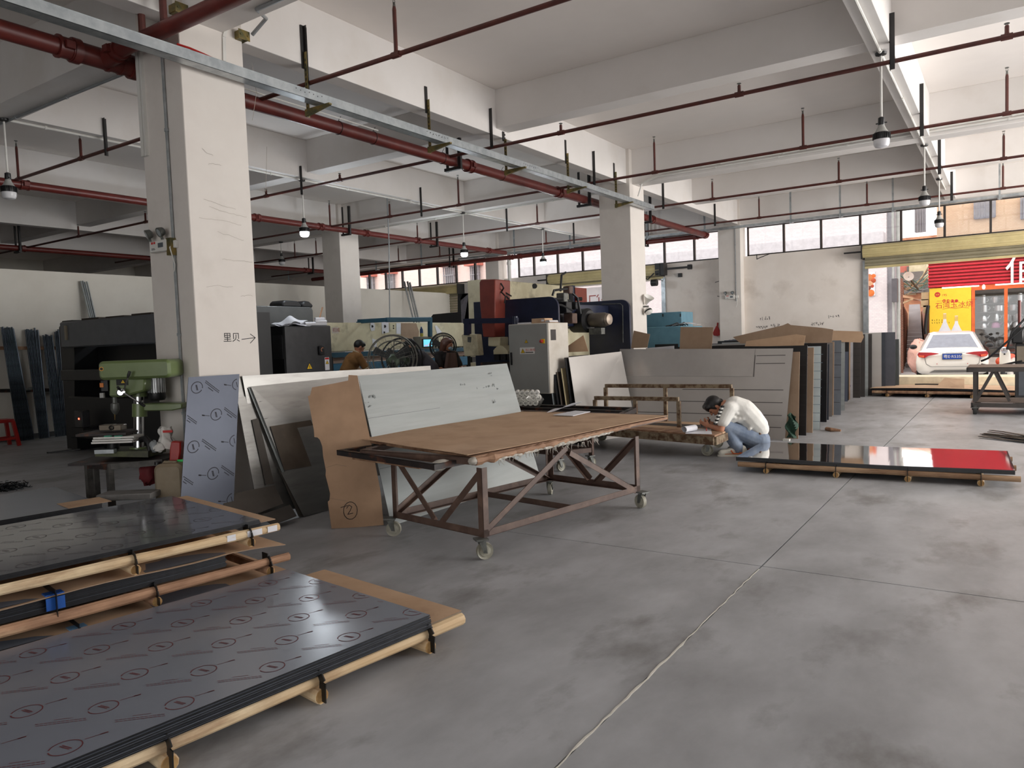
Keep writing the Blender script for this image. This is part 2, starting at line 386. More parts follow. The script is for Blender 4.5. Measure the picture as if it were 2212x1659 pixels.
# drive of the middle shutter: gearbox, chain wheel, tail shaft and wiring
mb = MB(); mb.box(-7.72,-7.48,YF-.34,YF-.08,3.05,3.36).bar((-7.4,YF-.26,3.2),(-6.75,YF-.26,3.2),.05).box(-6.85,-6.75,YF-.3,YF-.2,3.14,3.26); mb.box(-7.2,-7.1,YF-.06,YF,2.98,3.08)
mb.cyl((-7.75,YF-.5,2.85),(-7.6,YF-.5,2.85),.09,12)
mb.tube([(-8.4,YF-.3,3.15),(-8.1,YF-.52,3.05),(-7.85,YF-.5,2.95),(-7.7,YF-.45,3.1)],.018,6); mb.build('shutter_drive', blk_steel, s2)
# ---- threshold of the open door, the other walls
struct(MB().box(D1[0]-.0, D1[1], 18.55, 19.4, -.012, .355).build('trim_1', mat('threshold_cement', srgb(226,214,186), .8, c2=srgb(206,194,168)), bevel=.01))
struct(MB().box(-14.95,-14.8,1.0,18.74,-.012,3.06).build('wall_left', plaster_cream, flat=True))
struct(MB().box(-27.2,-27,-6.2,18.95,-.2,ZC).build('wall_side', plaster_cream, flat=True))
mb = MB()
mb.box(-27,-4,-6.4,-6.2,-.2,ZC).box(5,7.5,-6.4,-6.2,-.2,ZC).box(-4,5,-6.4,-6.2,3.95,ZC); struct(mb.build('wall_front', mat('bounce_damping_wall', srgb(120,116,112), .8), flat=True))  # unseen wall, its dark colour set to cut bounce light near the camera
mb = MB()
mb.box(7.3,7.5,-6.2,18.75,4.1,ZC)
mb.box(7.3,7.5,-6.2,6.6,-.2,4.1)  # unseen solid stretch, added to keep light off the near floor
for y in (12.1,18.3): mb.box(7.2,7.5,y,y+.45,-.2,4.1)
struct(mb.build('wall_right', mat('bounce_damping_wall', srgb(120,116,112), .8), flat=True))  # dark colour here also damps bounce light out of view
struct(MB().box(-14.82,-14.785,1.0,18.7,0,.09).build('baseboard_left', mat('dark_skirting', srgb(92,92,92), .6), flat=True))
# pencil note and arrow on the near column, scribbles and cracks on the far wall
c1 = col_o[0]
o = pX(482, 737, -5.5)
text_mesh('里贝', .085, o, (0,1,0), (0,0,1), ink, 'handwriting', c1)
a = pX(522, 733, -5.5); strokes([[(0,0),(.14,.012)],[(.09,.045),(.14,.012),(.085,-.035)]], a, (0,1,0), (0,0,1), .006, ink, 'drawn_arrow', c1)
def scribble(px, py, w, h, n, name):
    o = pY(px, py, YF); L = []
    for i in range(n):
        x = w*i/n; q = [(x+rnd.uniform(0, w/n*.9), rnd.uniform(0, h)) for _ in range(4)]; L.append(q)
    strokes(L, o-V((0,0,0)), (1,0,0), (0,0,1), .008, ink, name, wall_far, lift=.002)
for q in ((1642,692,.26,.09,5),(1665,707,.22,.08,5),(1633,711,.3,.08,6),(1788,688,.26,.08,5),(1752,704,.3,.08,6),(1474,712,.14,.05,3)): scribble(*q, 'pencil_note')
strokes([[(0,.12),(0,0),(.07,.03),(.3,.1)]], pY(1635, 560, YF), (1,0,0), (0,0,1), .018, ink, 'wall_crack', wall_far, lift=.002)
strokes([[(0,0),(.25,.06),(.5,.04)],[(.05,-.35),(.25,-.42),(.3,-.5)]], pY(1545, 610, YF), (1,0,0), (0,0,1), .015, ink, 'wall_crack', wall_far, lift=.002)
strokes([[(0,0),(.06,.25),(.03,.5)],[(.1,-.6),(.14,-.2)]], pX(545, 260, -5.5), (0,1,0), (0,0,1), .004, mat('hair_crack', srgb(150,142,132), .9), 'wall_crack', c1, lift=.001)
sc_m = mat('scuff', srgb(196,188,178), .9)
for (px, py, L_, tilt) in ((440,430,.3,-.05),(452,446,.36,-.1),(430,470,.4,-.04),(470,500,.25,-.16),(450,355,.12,.2),(436,320,.1,-.3),(480,560,.3,-.06),(446,620,.25,.04),(520,640,.12,.1)):
    q = [(0,0)]
    for k in range(14): q.append((q[-1][0]+L_/14, q[-1][1]+tilt*L_/14+rnd.uniform(-.005,.005)))
    strokes([q], pX(px, py, -5.5), (0,1,0), (0,0,1), .0035, sc_m, 'scuff_mark', c1, lift=.001)
# ================================================================== PIPES, TRAYS AND LAMPS UNDER THE CEILING
def zat(px, py, x, y):
    d = ray(px, py); t = (x*d.x+y*d.y)/(d.x*d.x+d.y*d.y); return EYE.z+d.z*t
def main_pipe(label, p, q, r, coup, hang, m=pipe_red, elbow=None):
    p, q = V(p), V(q); d = (q-p).normalized()
    t = thing('water_main', label, 'pipe', p)
    pts = [p, q] if elbow is None else [p, q-d*.2, q-d*.06+V(elbow)*.06, q+V(elbow)*.2]
    MB().tube(pts, r, 18).build('pipe', m, t)
    for c in coup:
        k = p+d*c
        mb = MB(); mb.cyl(k-d*.045, k+d*.045, r*1.16, 18); mb.cyl(k-d*.06, k-d*.04, r*1.28, 18).cyl(k+d*.04, k+d*.06, r*1.28, 18)
        side = d.cross(V((0,0,1)))
        for s in (-1, 1): mb.obox(k+side*s*r*1.32, side*.022, d*.035, V((0,0,.028)))
        mb.build('pipe_coupling', m, t)
    side = d.cross(V((0,0,1)))
    for h in hang:
        k = p+d*h; zt = ZB if True else 0
        mb = MB()
        for s in (-1, 1): mb.angle(k+side*s*(r+.05)-V((0,0,r+.05)), V(((k+side*s*(r+.05)).x, (k+side*s*(r+.05)).y, k.z+.5)), .045, .006, d, side*-s)
        mb.bar(k-side*(r+.07)-V((0,0,r+.03)), k+side*(r+.07)-V((0,0,r+.03)), .045, .04); mb.build('pipe_hanger', blk_steel, t)
    return t
m1 = main_pipe('thick red water main running past both square pillars towards the far wall', (-6.3,-2.5,3.93), (-6.3,18.35,3.93), .072, [5.62,6.02,11.0,13.5,17.4,20.7], [10.64,14.4,17.1])
# thin black ties and the white cable strapped to the main
mb = MB()
for y in (6.05,6.6,7.9,9.3): mb.ring((-6.3,y,3.93), (0,1,0), .075, .004, 16, 5).bar((-6.3,y,4.0),(-6.28,y+.03,4.06),.006)
mb.build('cable_tie', black_pl, m1)
mb = MB(); mb.tube([(-6.2,4.25,4.02),(-6.22,5.0,4.01),(-6.22,6.0,4.01),(-6.21,6.6,4.0)], .008, 6); mb.tube([(-6.25,2.6,4.03),(-6.28,1.0,4.05),(-6.28,-1,4.05)], .012, 6); mb.build('strapped_cable', white_pl, m1)
main_pipe('red water main second from the tall pillars, under the rear lamps row', (-11.68,-2,3.93), (-11.68,17.3,3.93), .06, [7.1,11.05,12.6,13.9,15.6,18.5], [13.3,16.2])
main_pipe('farthest red water main above the left partition wall', (-18.4,2,3.93), (-18.4,17.6,3.93), .06, [5.9,9,14], [5.8,9.5,14.2])
main_pipe('red water main running along the far window strip', (-20.5,18.1,3.9), (-6.38,18.3,3.92), .06, [8.4,8.7,13.95], [6.2,12.6], elbow=None)
# cross feeder with its tee in front of the near pillar
f1 = main_pipe('red feeder pipe crossing in front of the near pillar to the main', (-6.25,3.44,3.95), (0.8,3.44,3.95), .06, [.14], [], m=pipe_red)
mb = MB(); mb.cyl((-6.3,3.2,3.93),(-6.3,3.68,3.93),.083,18).cyl((-6.3,3.44,3.93),(-6.12,3.44,3.94),.078,18)
for y in (3.2,3.68): mb.cyl((-6.3,y-.03,3.93),(-6.3,y+.03,3.93),.1,18)
mb.build('tee_fitting', pipe_red, m1)
mb = MB()
for x in (-5.72,-5.42): mb.cyl((x,3.44,3.95),(x,3.44,4.73),.028,10)
mb.build('riser_pipe', pipe_dk, f1)
# ---- sprinkler branch lines: each with its uprights, heads and hanger flats
def branch(label, Y, xa, xb, z, ups, hangs, r=.021):
    t = thing('sprinkler_pipe', label, 'pipe', (xa, Y, z), group='sprinkler branch pipes under the ceiling')
    mb = MB(); mb.tube([(xa,Y,z),(xb,Y,z)], r, 10); mb.build('pipe', pipe_dk, t)
    for (px, yb, yt) in ups:
        x = pY(px, yb, Y).x; L = max(.1, pY(px, yt, Y).z-pY(px, yb, Y).z); L = min(L, ZC-z-.05)
        mb = MB(); mb.cyl((x-.045,Y,z),(x+.045,Y,z),r*1.35,10); mb.tube([(x,Y,z),(x,Y,z+.04),(x,Y,z+L*.8),(x,Y,z+L*.86)], [r*1.2,r*.85,r*.85,r*.6], 8)
        mb.build('upright', pipe_dk, t)
        mb = MB(); zt = z+L
        mb.tube([(x,Y,z+L*.84),(x,Y,zt-.035)], [.014,.009], 8); mb.bar((x-.012,Y,zt-.04),(x-.006,Y,zt),.004).bar((x+.012,Y,zt-.04),(x+.006,Y,zt),.004); mb.cyl((x,Y,zt-.004),(x,Y,zt+.002),.022,10); mb.build('sprinkler_head', steel_g, t)
    for (x, z0, z1) in hangs: MB().angle((x,Y-.025,z0),(x,Y-.025,z1),.045,.005,(1,0,0),(0,1,0)).build('pipe_hanger', blk_steel, t)
    return t
H1 = -5.56; H2 = -.94; H0 = -9.2
branch('dark red sprinkler branch nearest the viewer, crossing above the metal cable tray', 4.97, -14, 2.5, 3.97, [(856,124,0),(175.5,342.7,292),(40,385,300)], [(H1,3.9,4.5),(H0,3.9,4.35)])
branch('dark red sprinkler branch second from the viewer, with short upright heads', 8.0, -20, 2.5, 3.96, [(1212,293,273),(1597,211.6,188),(2175,81,52),(734,383,371),(575,417,402),(169,496,470),(314,468,445)], [(H2,3.88,4.4),(H0,3.86,4.3),(H1,3.95,4.45)])
branch('dark red sprinkler branch third from the viewer, meeting the middle pillar', 10.85, -20, 2.5, 3.96, [(1414.5,375,298),(1735,321,236),(2175,246,147),(991,438,373),(842,460,428),(713,480,424)], [(H2,3.85,4.5),(H1,3.9,4.45),(H0,3.86,4.4)])
branch('dark red sprinkler branch fourth from the viewer, just beyond the middle pillar', 13.72, -20, 2.5, 3.96, [(1539,427,384),(1812,393.5,343),(2168,349,290),(1161,482,437),(902,511,474),(683,541,507),(637,548,513)], [(H2,3.85,4.5),(H1,3.9,4.5),(H0,3.88,4.4)])
branch('dark red sprinkler branch farthest from the viewer, next to the window strip', 16.75, -21, 2.5, 3.97, [(1640,472,423),(1873,447,393),(2166.5,414,356),(1180,525,495),(861,559,526),(950,547,517)], [(H2,3.85,4.4),(H1,3.9,4.4),(H0,3.88,4.4)])
# ---- galvanised cable tray hung from the girder on perforated struts
ty0, ty1, tx, tz = -1.2, 12.68, -5.35, 3.80
t = thing('cable_tray', 'long galvanised cable tray passing in front of the near pillar', 'cable tray', (tx, ty0, tz))
mb = MB(); mb.box(tx-.055,tx+.055,ty0,ty1,tz-.08,tz-.077).box(tx-.055,tx-.052,ty0,ty1,tz-.08,tz).box(tx+.052,tx+.055,ty0,ty1,tz-.08,tz).box(tx-.058,tx+.058,ty0,ty1,tz,tz+.004); mb.build('tray_body', galv, t)
mb = MB()
for y in (4.6,6.4,6.46,8.35,8.4,10.5,10.55):
    for k in range(7): mb.cyl((tx+.0551,y+k*.05,tz-.02-.006*(k%3)),(tx+.0558,y+k*.05,tz-.02-.006*(k%3)),.006,6)
mb.build('tray_holes', mat('hole_dark', srgb(70,72,74), .6), t).__setitem__('kind', 'stuff')
for y, zt in ((2.1,4.4),(4.93,4.5),(6.72,4.4),(8.28,4.22),(9.95,4.45),(11.6,4.4)):
    MB().box(H1, H1+.012, y-.02, y+.02, 4.1, zt).build('hanger_flat', blk_steel, t)
    s = MB(); s.angle((H1+.012,y,tz-.15),(H1+.012,y,min(zt-.1,4.25)),.04,.003,(1,0,0),(0,1,0))
    s.build('perforated_strut', zinc_y, t)
    s = MB()
    for k in range(12): s.box(H1+.0531, H1+.0535, y+.0, y+.0, 0, 0) if False else s.obox((H1+.032,y-.0006,tz-.12+k*.045),(.006,0,0),(0,.0006,0),(0,0,.012))
    s.build('strut_slots', black_pl, t)['kind'] = 'stuff'
    s = MB(); s.prism([(H1+.01,y-.018,tz-.085),(tx+.13,y-.018,tz-.085),(tx+.13,y-.018,tz-.1),(H1+.01,y-.018,tz-.15)], (0,.036,0)); s.build('bracket_arm', zinc_y, t)
mb = MB(); mb.tube([pX(382,95,-5.36),pX(410,104,-5.33),pX(440,117,-5.33),pX(470,131,-5.34),pX(488,138,-5.35)],.009,6); mb.build('red_cable', red_pl, t)
ty, tz2 = 18.2, 4.06
t = thing('cable_tray', 'thin metal cable tray along the far windows on hanging strips', 'cable tray', (-13, ty, tz2))
mb = MB(); mb.box(-14,3,ty-.05,ty+.05,tz2-.06,tz2-.057).box(-14,3,ty-.05,ty-.047,tz2-.06,tz2).box(-14,3,ty+.047,ty+.05,tz2-.06,tz2); mb.build('tray_body', galv, t)
for px in (615,720,806,905,1107,1228,1395,1520,1706,1813,1927,2157):
    x = pY(px, 440, ty-.06).x
    s = MB(); s.angle((x,ty-.056,tz2-.1),(x,ty-.056,ZC),.035,.003,(1,0,0),(0,-1,0)); s.box(x-.02,x+.06,ty-.07,ty+.06,tz2-.075,tz2-.062); s.build('hanging_strip', galv, t)
# ---- conduits
def conduit(label, runs, r, m, clips=0):
    t = thing('conduit', label, 'conduit', runs[0][0])
    for run in runs: MB().tube(run, r, 8).build('pipe', m, t)
    for run in runs:
        for a, b in zip(run[:-1], run[1:]):
            L = (V(b)-V(a)).length
            if clips and L > clips:
                k = int(L/clips)
                for i in range(1, k+1):
                    p = V(a).lerp(V(b), i/(k+1)); d = (V(b)-V(a)).normalized(); MB().cyl(p-d*.012, p+d*.012, r*1.5, 8).build('clip', m, t)
    return t
conduit('pair of white conduits along the beam at the middle pillar', [[(-5.35,12.17,4.1),(-5.0,12.17,4.19),(4,12.17,4.19)],[(-5.38,12.17,3.9),(-5.3,12.17,4.12),(-4.9,12.17,4.235),(4,12.17,4.235)]], .014, white_pl, 1.1)
conduit('white conduit under the middle girder feeding the rear lamps', [[(-9.3,-2,4.122),(-9.3,17,4.122)]], .016, white_pl, 1.6)
conduit('white conduit crossing under the beam beside the rear lamps', [[(-5.8,12.4,4.11),(-13,12.4,4.11)]], .014, white_pl, 1.6)
conduit('white conduit under the girder of the pendant lamps by the door', [[(-1.04,1,4.12),(-1.04,17,4.12)]], .014, white_pl, 1.8)
c_ = conduit('galvanised conduit running up the shaded side of the near pillar', [[(-5.72,3.595,.3),(-5.72,3.595,2.26)],[(-5.72,3.595,2.4),(-5.72,3.595,4.15),(-5.72,3.6,4.6)]], .012, galv, .9)
MB().box(-5.76,-5.7,3.555,3.605,2.26,2.4).build('junction_box', zinc_y, c_)
conduit('grey conduit bending along the soffit beside the near pillar', [[pX(545,75,-5.42),pX(575,40,-5.25),(-4.9,3.9,4.115),(1.5,3.9,4.115)]], .016, grey_pl, 0)
conduit('dark grey conduit under the beam left of the near pillar', [[pZ(-60,292,4.115),pZ(272,158,4.115)]], .014, grey_pl, 1.2)
t = thing('cable_trunking', 'white plastic cable trunking on the shaded side of the near pillar', 'cable trunking', (-6.05,3.59,3.25))
MB().box(-6.085,-6.045,3.58,3.61,3.12,4.13).build('channel', white_pl, t); MB().box(-6.038,-6.012,3.585,3.61,3.12,4.13).build('channel', white_pl, t)
t = thing('cable_trunking', 'bent white cable trunking high on the bright side of the near pillar', 'cable trunking', pX(487,60,-5.47))
mb = MB(); a = pX(489,57,-5.5); b = pX(483,80,-5.5); c = pX(484,132,-5.5)
mb.bar(a,b,.03,.02,(1,0,0)).bar(b,c,.03,.02,(1,0,0)); mb.build('channel', white_pl, t)
for n, q, lab in ((0,(392,18,-5.42),'rusty junction box at the top of the near pillar edge'),(1,(527,76,-5.44),'mossy junction box under the beam right of the near pillar')):
    p = pX(*q); t = thing('junction_box', lab, 'junction box', p); mb = MB(); mb.box(p.x-.1,p.x,p.y-.05,p.y+.05,p.z-.035,p.z+.035); mb.build('box', zinc_y, t, bevel=.006); mb=MB(); mb.box(p.x,p.x+.006,p.y-.055,p.y+.055,p.z-.04,p.z+.04); [mb.cyl((p.x+.006,p.y+s*.035,p.z),(p.x+.012,p.y+s*.035,p.z),.008,8) for s in (-1,1)]; mb.build('cover_plate', zinc_y, t)
# ---- pendant lamps: ceiling cup, rod, socket, finned neck and big bulb
led_on = mat('led_dome_lit', (0.86,0.93,1.0), .4, emit=14)
led_off = mat('led_dome', srgb(226,226,228), .3, c2=srgb(218,218,222))
lamp_neck = mat('lamp_neck', srgb(172,172,168), .45)
def pendant(label, x, y, ztop, zbot, lit, R=.085):
    t = thing('pendant_lamp', label, 'lamp', (x, y, zbot))
    MB().lathe([(.02,-.03),(.05,-.02),(.055,0)], (x,y,ztop), n=14).build('ceiling_cup', black_pl, t)
    MB().cyl((x,y,zbot+.25),(x,y,ztop-.02),.011,8).build('rod', white_pl, t)
    mb = MB(); mb.lathe([(.012,.3),(.03,.29),(.032,.235),(.026,.215)], (x,y,zbot), n=14)
    for s in (-1,1): mb.cyl((x+s*.03,y,zbot+.24),(x+s*.05,y,zbot+.24),.006,6)
    mb.build('socket', black_pl, t)
    MB().lathe([(.026,.225),(.034,.2),(.05,.17),(R*.93,.145)], (x,y,zbot), n=20).build('neck', lamp_neck, t)
    mb = MB(); mb.lathe([(R*.93,.147),(R,.135),(R*1.03,.085),(R,.08)], (x,y,zbot), n=24)
    for k in range(24):
        a = 2*PI*k/24; mb.obox((x+R*1.02*math.cos(a),y+R*1.02*math.sin(a),zbot+.112), (.006*math.cos(a),.006*math.sin(a),0), (-.002*math.sin(a),.002*math.cos(a),0), (0,0,.028))
    mb.build('fin_band', black_pl, t)
    MB().lathe([(.001,0),(R*.5,.003),(R*.8,.012),(R*.96,.035),(R,.06),(R*.99,.082)], (x,y,zbot), n=24).build('dome', led_on if lit else led_off, t)
    if lit:
        l = bpy.data.lights.new('lamp_glow', 'POINT'); l.energy = 45; l.color = (.86,.93,1); l.shadow_soft_size = .09
        o = bpy.data.objects.new('lamp_glow', l); C.objects.link(o); o.parent = t; o.location = (0,0,-.1)
    return t
for lab, x, y, yb, px, lit in (
    ('unlit black-banded pendant lamp hanging nearest the viewer by the door side',-1.04,8.19,318,1918,0),
    ('unlit pendant lamp second from the viewer in front of the shutter wall',-1.04,12.66,445,2001,0),
    ('unlit pendant lamp farthest back, before the windows above the open door',-1.06,15.74,492,2029,0),
    ('brightly lit pendant lamp just right of the near pillar',-9.3,8.1,512,656,1),
    ('lit pendant lamp above the screen of the pale bending machine',-9.3,12.27,555,1004,1),
    ('lit pendant lamp before the far windows over the blue press',-9.3,15.39,573,1177,1),
    ('unlit pendant lamp hanging left of the near pillar',-9.3,3.9,432,33,0),
    ('small unlit pendant lamp far behind the brightly lit one',-15.0,12.3,573,597,0)):
    pendant(lab, x, y, 4.125, zat(px, yb, x, y), lit, .073)
# ---- emergency lights with two lamp heads
def emergency(label, x0, x1, y, z0, z1):
    t = thing('emergency_light', label, 'emergency light', ((x0+x1)/2, y, z0)); w = x1-x0; h = z1-z0
    MB().box(x0,x1,y-.06,y,z0,z1).build('housing', white_pl, t, bevel=.006)
    MB().box(x0+w*.52,x0+w*.82,y-.062,y-.06,z0+h*.35,z0+h*.75).build('display', mat('grey_display', srgb(96,104,110), .4), t)
    MB().box(x0+w*.12,x0+w*.22,y-.062,y-.06,z0+h*.72,z0+h*.9).box(x0+w*.26,x0+w*.36,y-.062,y-.06,z0+h*.72,z0+h*.9).build('pictogram', red_ink, t)
    MB().box(x0+w*.12,x0+w*.34,y-.062,y-.06,z0+h*.22,z0+h*.26).box(x0+w*.12,x0+w*.3,y-.062,y-.06,z0+h*.32,z0+h*.36).build('printed_lines', ink, t)
    for fx in (.06,.8):
        c = V((x0+w*fx, y-.07, z1+.06)); ax = V((-.35 if fx < .5 else -.1, -.8, -.35)).normalized()
        h_ = MB(); h_.lathe([(.014,-.035),(.034,-.022),(.042,.014),(.042,.02)], c, ax, 16); h_.cyl((c.x,c.y+.01,z1),c,.012,8); hd = h_.build('lamp_head', steel_g, t)
        MB().lathe([(.038,.017),(.02,.024),(.001,.026)], c, ax, 16).build('lens', mat('lamp_lens', srgb(190,196,198), .15, .4), hd)
    MB().box(x1+.015,x1+.08,y-.03,y,z0+h*.2,z0+h*.85).build('socket_outlet', white_pl, t, bevel=.004)
    MB().tube([(x1+.045,y-.04,z0+h*.5),(x1+.05,y-.06,z0+h*.2),(x1+.06,y-.03,z0-.12),(x1+.02,y-.02,z0-.2)], .005, 6).build('cord', white_pl, t)
    return t
a = pY(336,548,3.6); b = pY(371,517,3.6)
emergency('white twin-head emergency light on the shaded side of the near pillar', a.x, b.x-.005, 3.61, a.z, b.z)
a = pY(1568,647,18.48); b = pY(1588,637,18.48)
emergency('small white twin-head emergency light on the pillar at the far wall', a.x, b.x, 18.49, a.z, b.z)
conduit('thin dark conduit down the pillar at the far wall', [[(-5.62,18.475,2.25),(-5.62,18.475,4.1)]], .01, grey_pl, .6)
t = thing('drain_pipe', 'white vertical drain pipe in the corner of the far wall', 'drain pipe', (-12.45,18.6,0)); mb = MB(); mb.cyl((-12.45,18.62,-.01),(-12.45,18.62,4.12),.055,14); mb.build('pipe', white_pl, t)
for z in (2.2,3.75): MB().cyl((-12.45,18.62,z),(-12.45,18.62,z+.09),.068,14).build('collar', white_pl, t)
# ================================================================== SHEET METAL, PALLETS, CARTS
def pP(x, y, P0, n):
    d = ray(x, y); P0 = V(P0); n = V(n); return EYE + d*((P0-EYE).dot(n)/d.dot(n))
def at(O, ul, us, s, w, z): return V((O[0]+ul[0]*s+us[0]*w, O[1]+ul[1]*s+us[1]*w, z))
def flat_sheet(label, O, ul, us, s0, s1, w0, w1, z, t, mtop, medge=dark_edge, group=None, bow=None, name='steel_sheet', cat='sheet', n=(10,3)):
    mb = MB()
    def P(u, v):
        p = at(O, ul, us, s0+(s1-s0)*u, w0+(w1-w0)*v, z+t); p.z += bow(u, v) if bow else 0; return p
    if not bow: n = (1, 1)
    if ul[0]*us[1]-ul[1]*us[0] > 0: mb.grid(P, n[0], n[1], t)
    else: mb.grid(lambda u, v: P(v, u), n[1], n[0], t)
    k = (n[0]*n[1] if bow else 1)
    # whichever face looks up is the film, the rest is cut edge
    mb.mi = [1]*len(mb.f)
    for i, f in enumerate(mb.f):
        a, b, c = mb.v[f[0]], mb.v[f[1]], mb.v[f[2]]
        nn = (b-a).cross(c-a)
        if abs(nn.z) > .5*nn.length: mb.mi[i] = 0
    ctr = sum((v for v in mb.v), V((0,0,0)))/len(mb.v)
    up = mb.f[0]; nn = (mb.v[up[1]]-mb.v[up[0]]).cross(mb.v[up[2]]-mb.v[up[0]])
    if nn.z < 0: mb.f = [f[::-1] for f in mb.f]
    o = mb.build(name, [mtop, medge], flat=True)
    return tag(o, label, cat, group)
def log_end_mat(): return mat('log_end', srgb(206,168,112), .8, c2=srgb(170,128,80), scale=20)
def rough_log(mb, p, q, r, n=10, seg=9, j=.1):
    p, q = V(p), V(q); pts = []; rs = []
    for i in range(seg+1):
        f = i/seg; k = p.lerp(q, f)+V((rnd.uniform(-1,1), rnd.uniform(-1,1), rnd.uniform(-.6,.3)))*r*.09; pts.append(k); rs.append(r*(1+rnd.uniform(-j,j)))
    mb.tube(pts, rs, n)
def pallet(label, O, ul, us, s0, s1, w, zb, rb, rp, bear, mpole, wpoles=(0.0,.6,1.18), group=None, strap=True, proud=.03, mbear=None):
    """round-pole skid: poles along ul on log bearers along us; straps nail them together"""
    t = thing('pole_pallet', label, 'pallet', at(O, ul, us, (s0+s1)/2, w/2, zb), 0, group)
    for k, wp in enumerate(wpoles):
        mb = MB(); rough_log(mb, at(O,ul,us,s0,wp,zb+2*rb+rp*.9), at(O,ul,us,s1,wp,zb+2*rb+rp*.9), rp); mb.build('pole', mpole, t)
    for s in bear:
        mb = MB(); rough_log(mb, at(O,ul,us,s,-proud,zb+rb), at(O,ul,us,s,w,zb+rb), rb, seg=4, j=.05); b = mb.build('bearer', mbear or mpole, t)
        MB().cyl(at(O,ul,us,s,-proud-.004,zb+rb), at(O,ul,us,s,-proud+.002,zb+rb), rb*.93, 12).build('cut_end', log_end_mat(), b)
        if strap:
            m2 = MB(); c = [at(O,ul,us,s,-proud-.008,zb+.01), at(O,ul,us,s,-proud-.01,zb+rb*2), at(O,ul,us,s,-rp-.006,zb+2*rb+rp), at(O,ul,us,s,-rp*.5,zb+2*rb+rp*1.95), at(O,ul,us,s,.05,zb+2*rb+rp*1.98)]
            for a, q in zip(c[:-1], c[1:]): m2.bar(a, q, .042, .005, ul)
            m2.build('strap', tape, t)
    return t
# ---- printed protective film: ring mark, slanted lines and arrow, repeated in staggered rows
def film_marks(parent, P, S, L, W, m, wl=.0042, s_from=0.0, pu=.375, pv=.197, flip=1):
    """P(s,w)->point on the sheet, s along the length"""
    mb = MB()
    def seg(a, b, w=wl):
        A, B = P(*a), P(*b); d = (B-A)
        if d.length < 1e-5: return
        n = (P(a[0]+.01,a[1])-A).cross(P(a[0],a[1]+.01)-A).normalized()
        if n.dot(EYE-A) < 0: n = -n
        sd = d.normalized().cross(n)*(w/2); A = A+n*.0006; B = B+n*.0006
        mb.add([A-sd, A+sd, B+sd, B-sd], [(0,3,2,1)])
    nr = int(W/pv)+1
    for r in range(nr):
        w0 = .09+r*pv
        for c in range(int(L/pu)+2):
            s0 = s_from+.02+c*pu-(r % 2)*pu*.5
            def ok(s, w): return .008 < s < L-.008 and .008 < w < W-.008
            def poly(pts, w_=wl):
                for a, b in zip(pts[:-1], pts[1:]):
                    if ok(*a) and ok(*b): seg(a, b, w_)
            R = .047; poly([(s0+R*(1.05+(.14 if i in (3,4) else 0))*math.cos(2*PI*i/20+.5), w0+R*math.sin(2*PI*i/20+.5)) for i in range(20)])
            for q in (-.004,.004): poly([(s0-.008+q,w0-.022),(s0+.006+q,w0+.024)])
            tx, tw = s0+.135, w0+.01; du, dw = .8, .6      # slanted lines of lettering
            for (off, a0, a1) in ((-.013,-.085,.08),(.0,-.08,.085),(.018,-.03,.03)):
                k = 12
                for i in range(k):
                    f0 = a0+(a1-a0)*i/k; f1 = a0+(a1-a0)*(i+.8)/k; A_ = (tx+du*f0-dw*off, tw+dw*f0+du*off); B_ = (tx+du*f1-dw*off, tw+dw*f1+du*off)
                    if ok(*A_) and ok(*B_): seg(A_, B_, wl*(1.2 if wl > .006 else .8))
            ax_ = s0+.25
            poly([(ax_+.065,w0+.006),(ax_,w0-.006)], wl*.7); poly([(ax_+.02,w0-.002),(ax_-.004,w0-.007)], wl*1.8)
    return tag(mb.build('film_print', m, parent, flat=True), kind='stuff')
# ---- STACK A: the big printed sheets in front
OA = (-2.272, 2.615); ulA = (-.13,-.9915); usA = (-.9915,.13)
pallet('pale peeled pole pallet under the printed sheets nearest the viewer', OA, ulA, usA, -.22, 2.6, 1.2, 0.0, .032, .028, [.02,.62,1.24,1.86,2.4], pole_w, wpoles=(.012,.6,1.18), proud=.02)
zA = .064+.05+.001
bA = flat_sheet('torn brown cardboard sticking out from under the nearest printed stack', OA, ulA, usA, -.24, 2.3, .03, 1.2, zA, .004, card, card_dk, name='cardboard', cat='cardboard')
zz = zA+.004; nA = 11
for i in range(nA):
    top = i == nA-1
    o = flat_sheet('dark film-covered steel sheet with printed ring marks, topmost of the nearest stack' if top else 'plain steel sheet showing its dark edge under the nearest printed sheet', OA, ulA, usA, rnd.uniform(-.004,.004) if not top else 0, 2.44, rnd.uniform(-.006,.006)-.004*(nA-1-i)*.4, 1.22, zz, .0052, dark_film, dark_edge, None if top else 'steel sheets of the nearest stack', bow=lambda u, v: .0)
    zz += .0054
topA = zz
film_marks(o, lambda s, w: at(OA, ulA, usA, s, w, topA), None, 2.44, 1.2, ink_red)
# ---- STACK B: three strapped bundles on poles
OB = (-3.61, 2.71); ulB = (-.155,-.988); usB = (-.988,.155)
GB = 'steel sheets of the strapped stack'
def sB(x, y, z): p = pZ(x, y, z); return (p.x-OB[0])*ulB[0]+(p.y-OB[1])*ulB[1]
def bundle(z, n, t, s0, w0, labs, m=dark_film):
    for i in range(n):
        o = flat_sheet(labs[0] if i == n-1 else labs[1], OB, ulB, usB, s0+rnd.uniform(-.006,.006), s0+2.44, w0+rnd.uniform(-.005,.005), w0+1.2, z+i*t, t*.96, m, dark_edge, None if i == n-1 else labs[2])
    return o
pallet('thin pole skid on the floor under the strapped stack', OB, ulB, usB, -.2, 2.45, 1.15, 0.0, .012, .012, [.1,.9,1.7], pole_w, strap=False, wpoles=(0,.55,1.1))
bundle(.048, 10, .0085, .2, .0, ['top sheet of the lowest strapped bundle','thin dark sheet edge in the lowest strapped bundle','sheets of the lowest strapped bundle'])
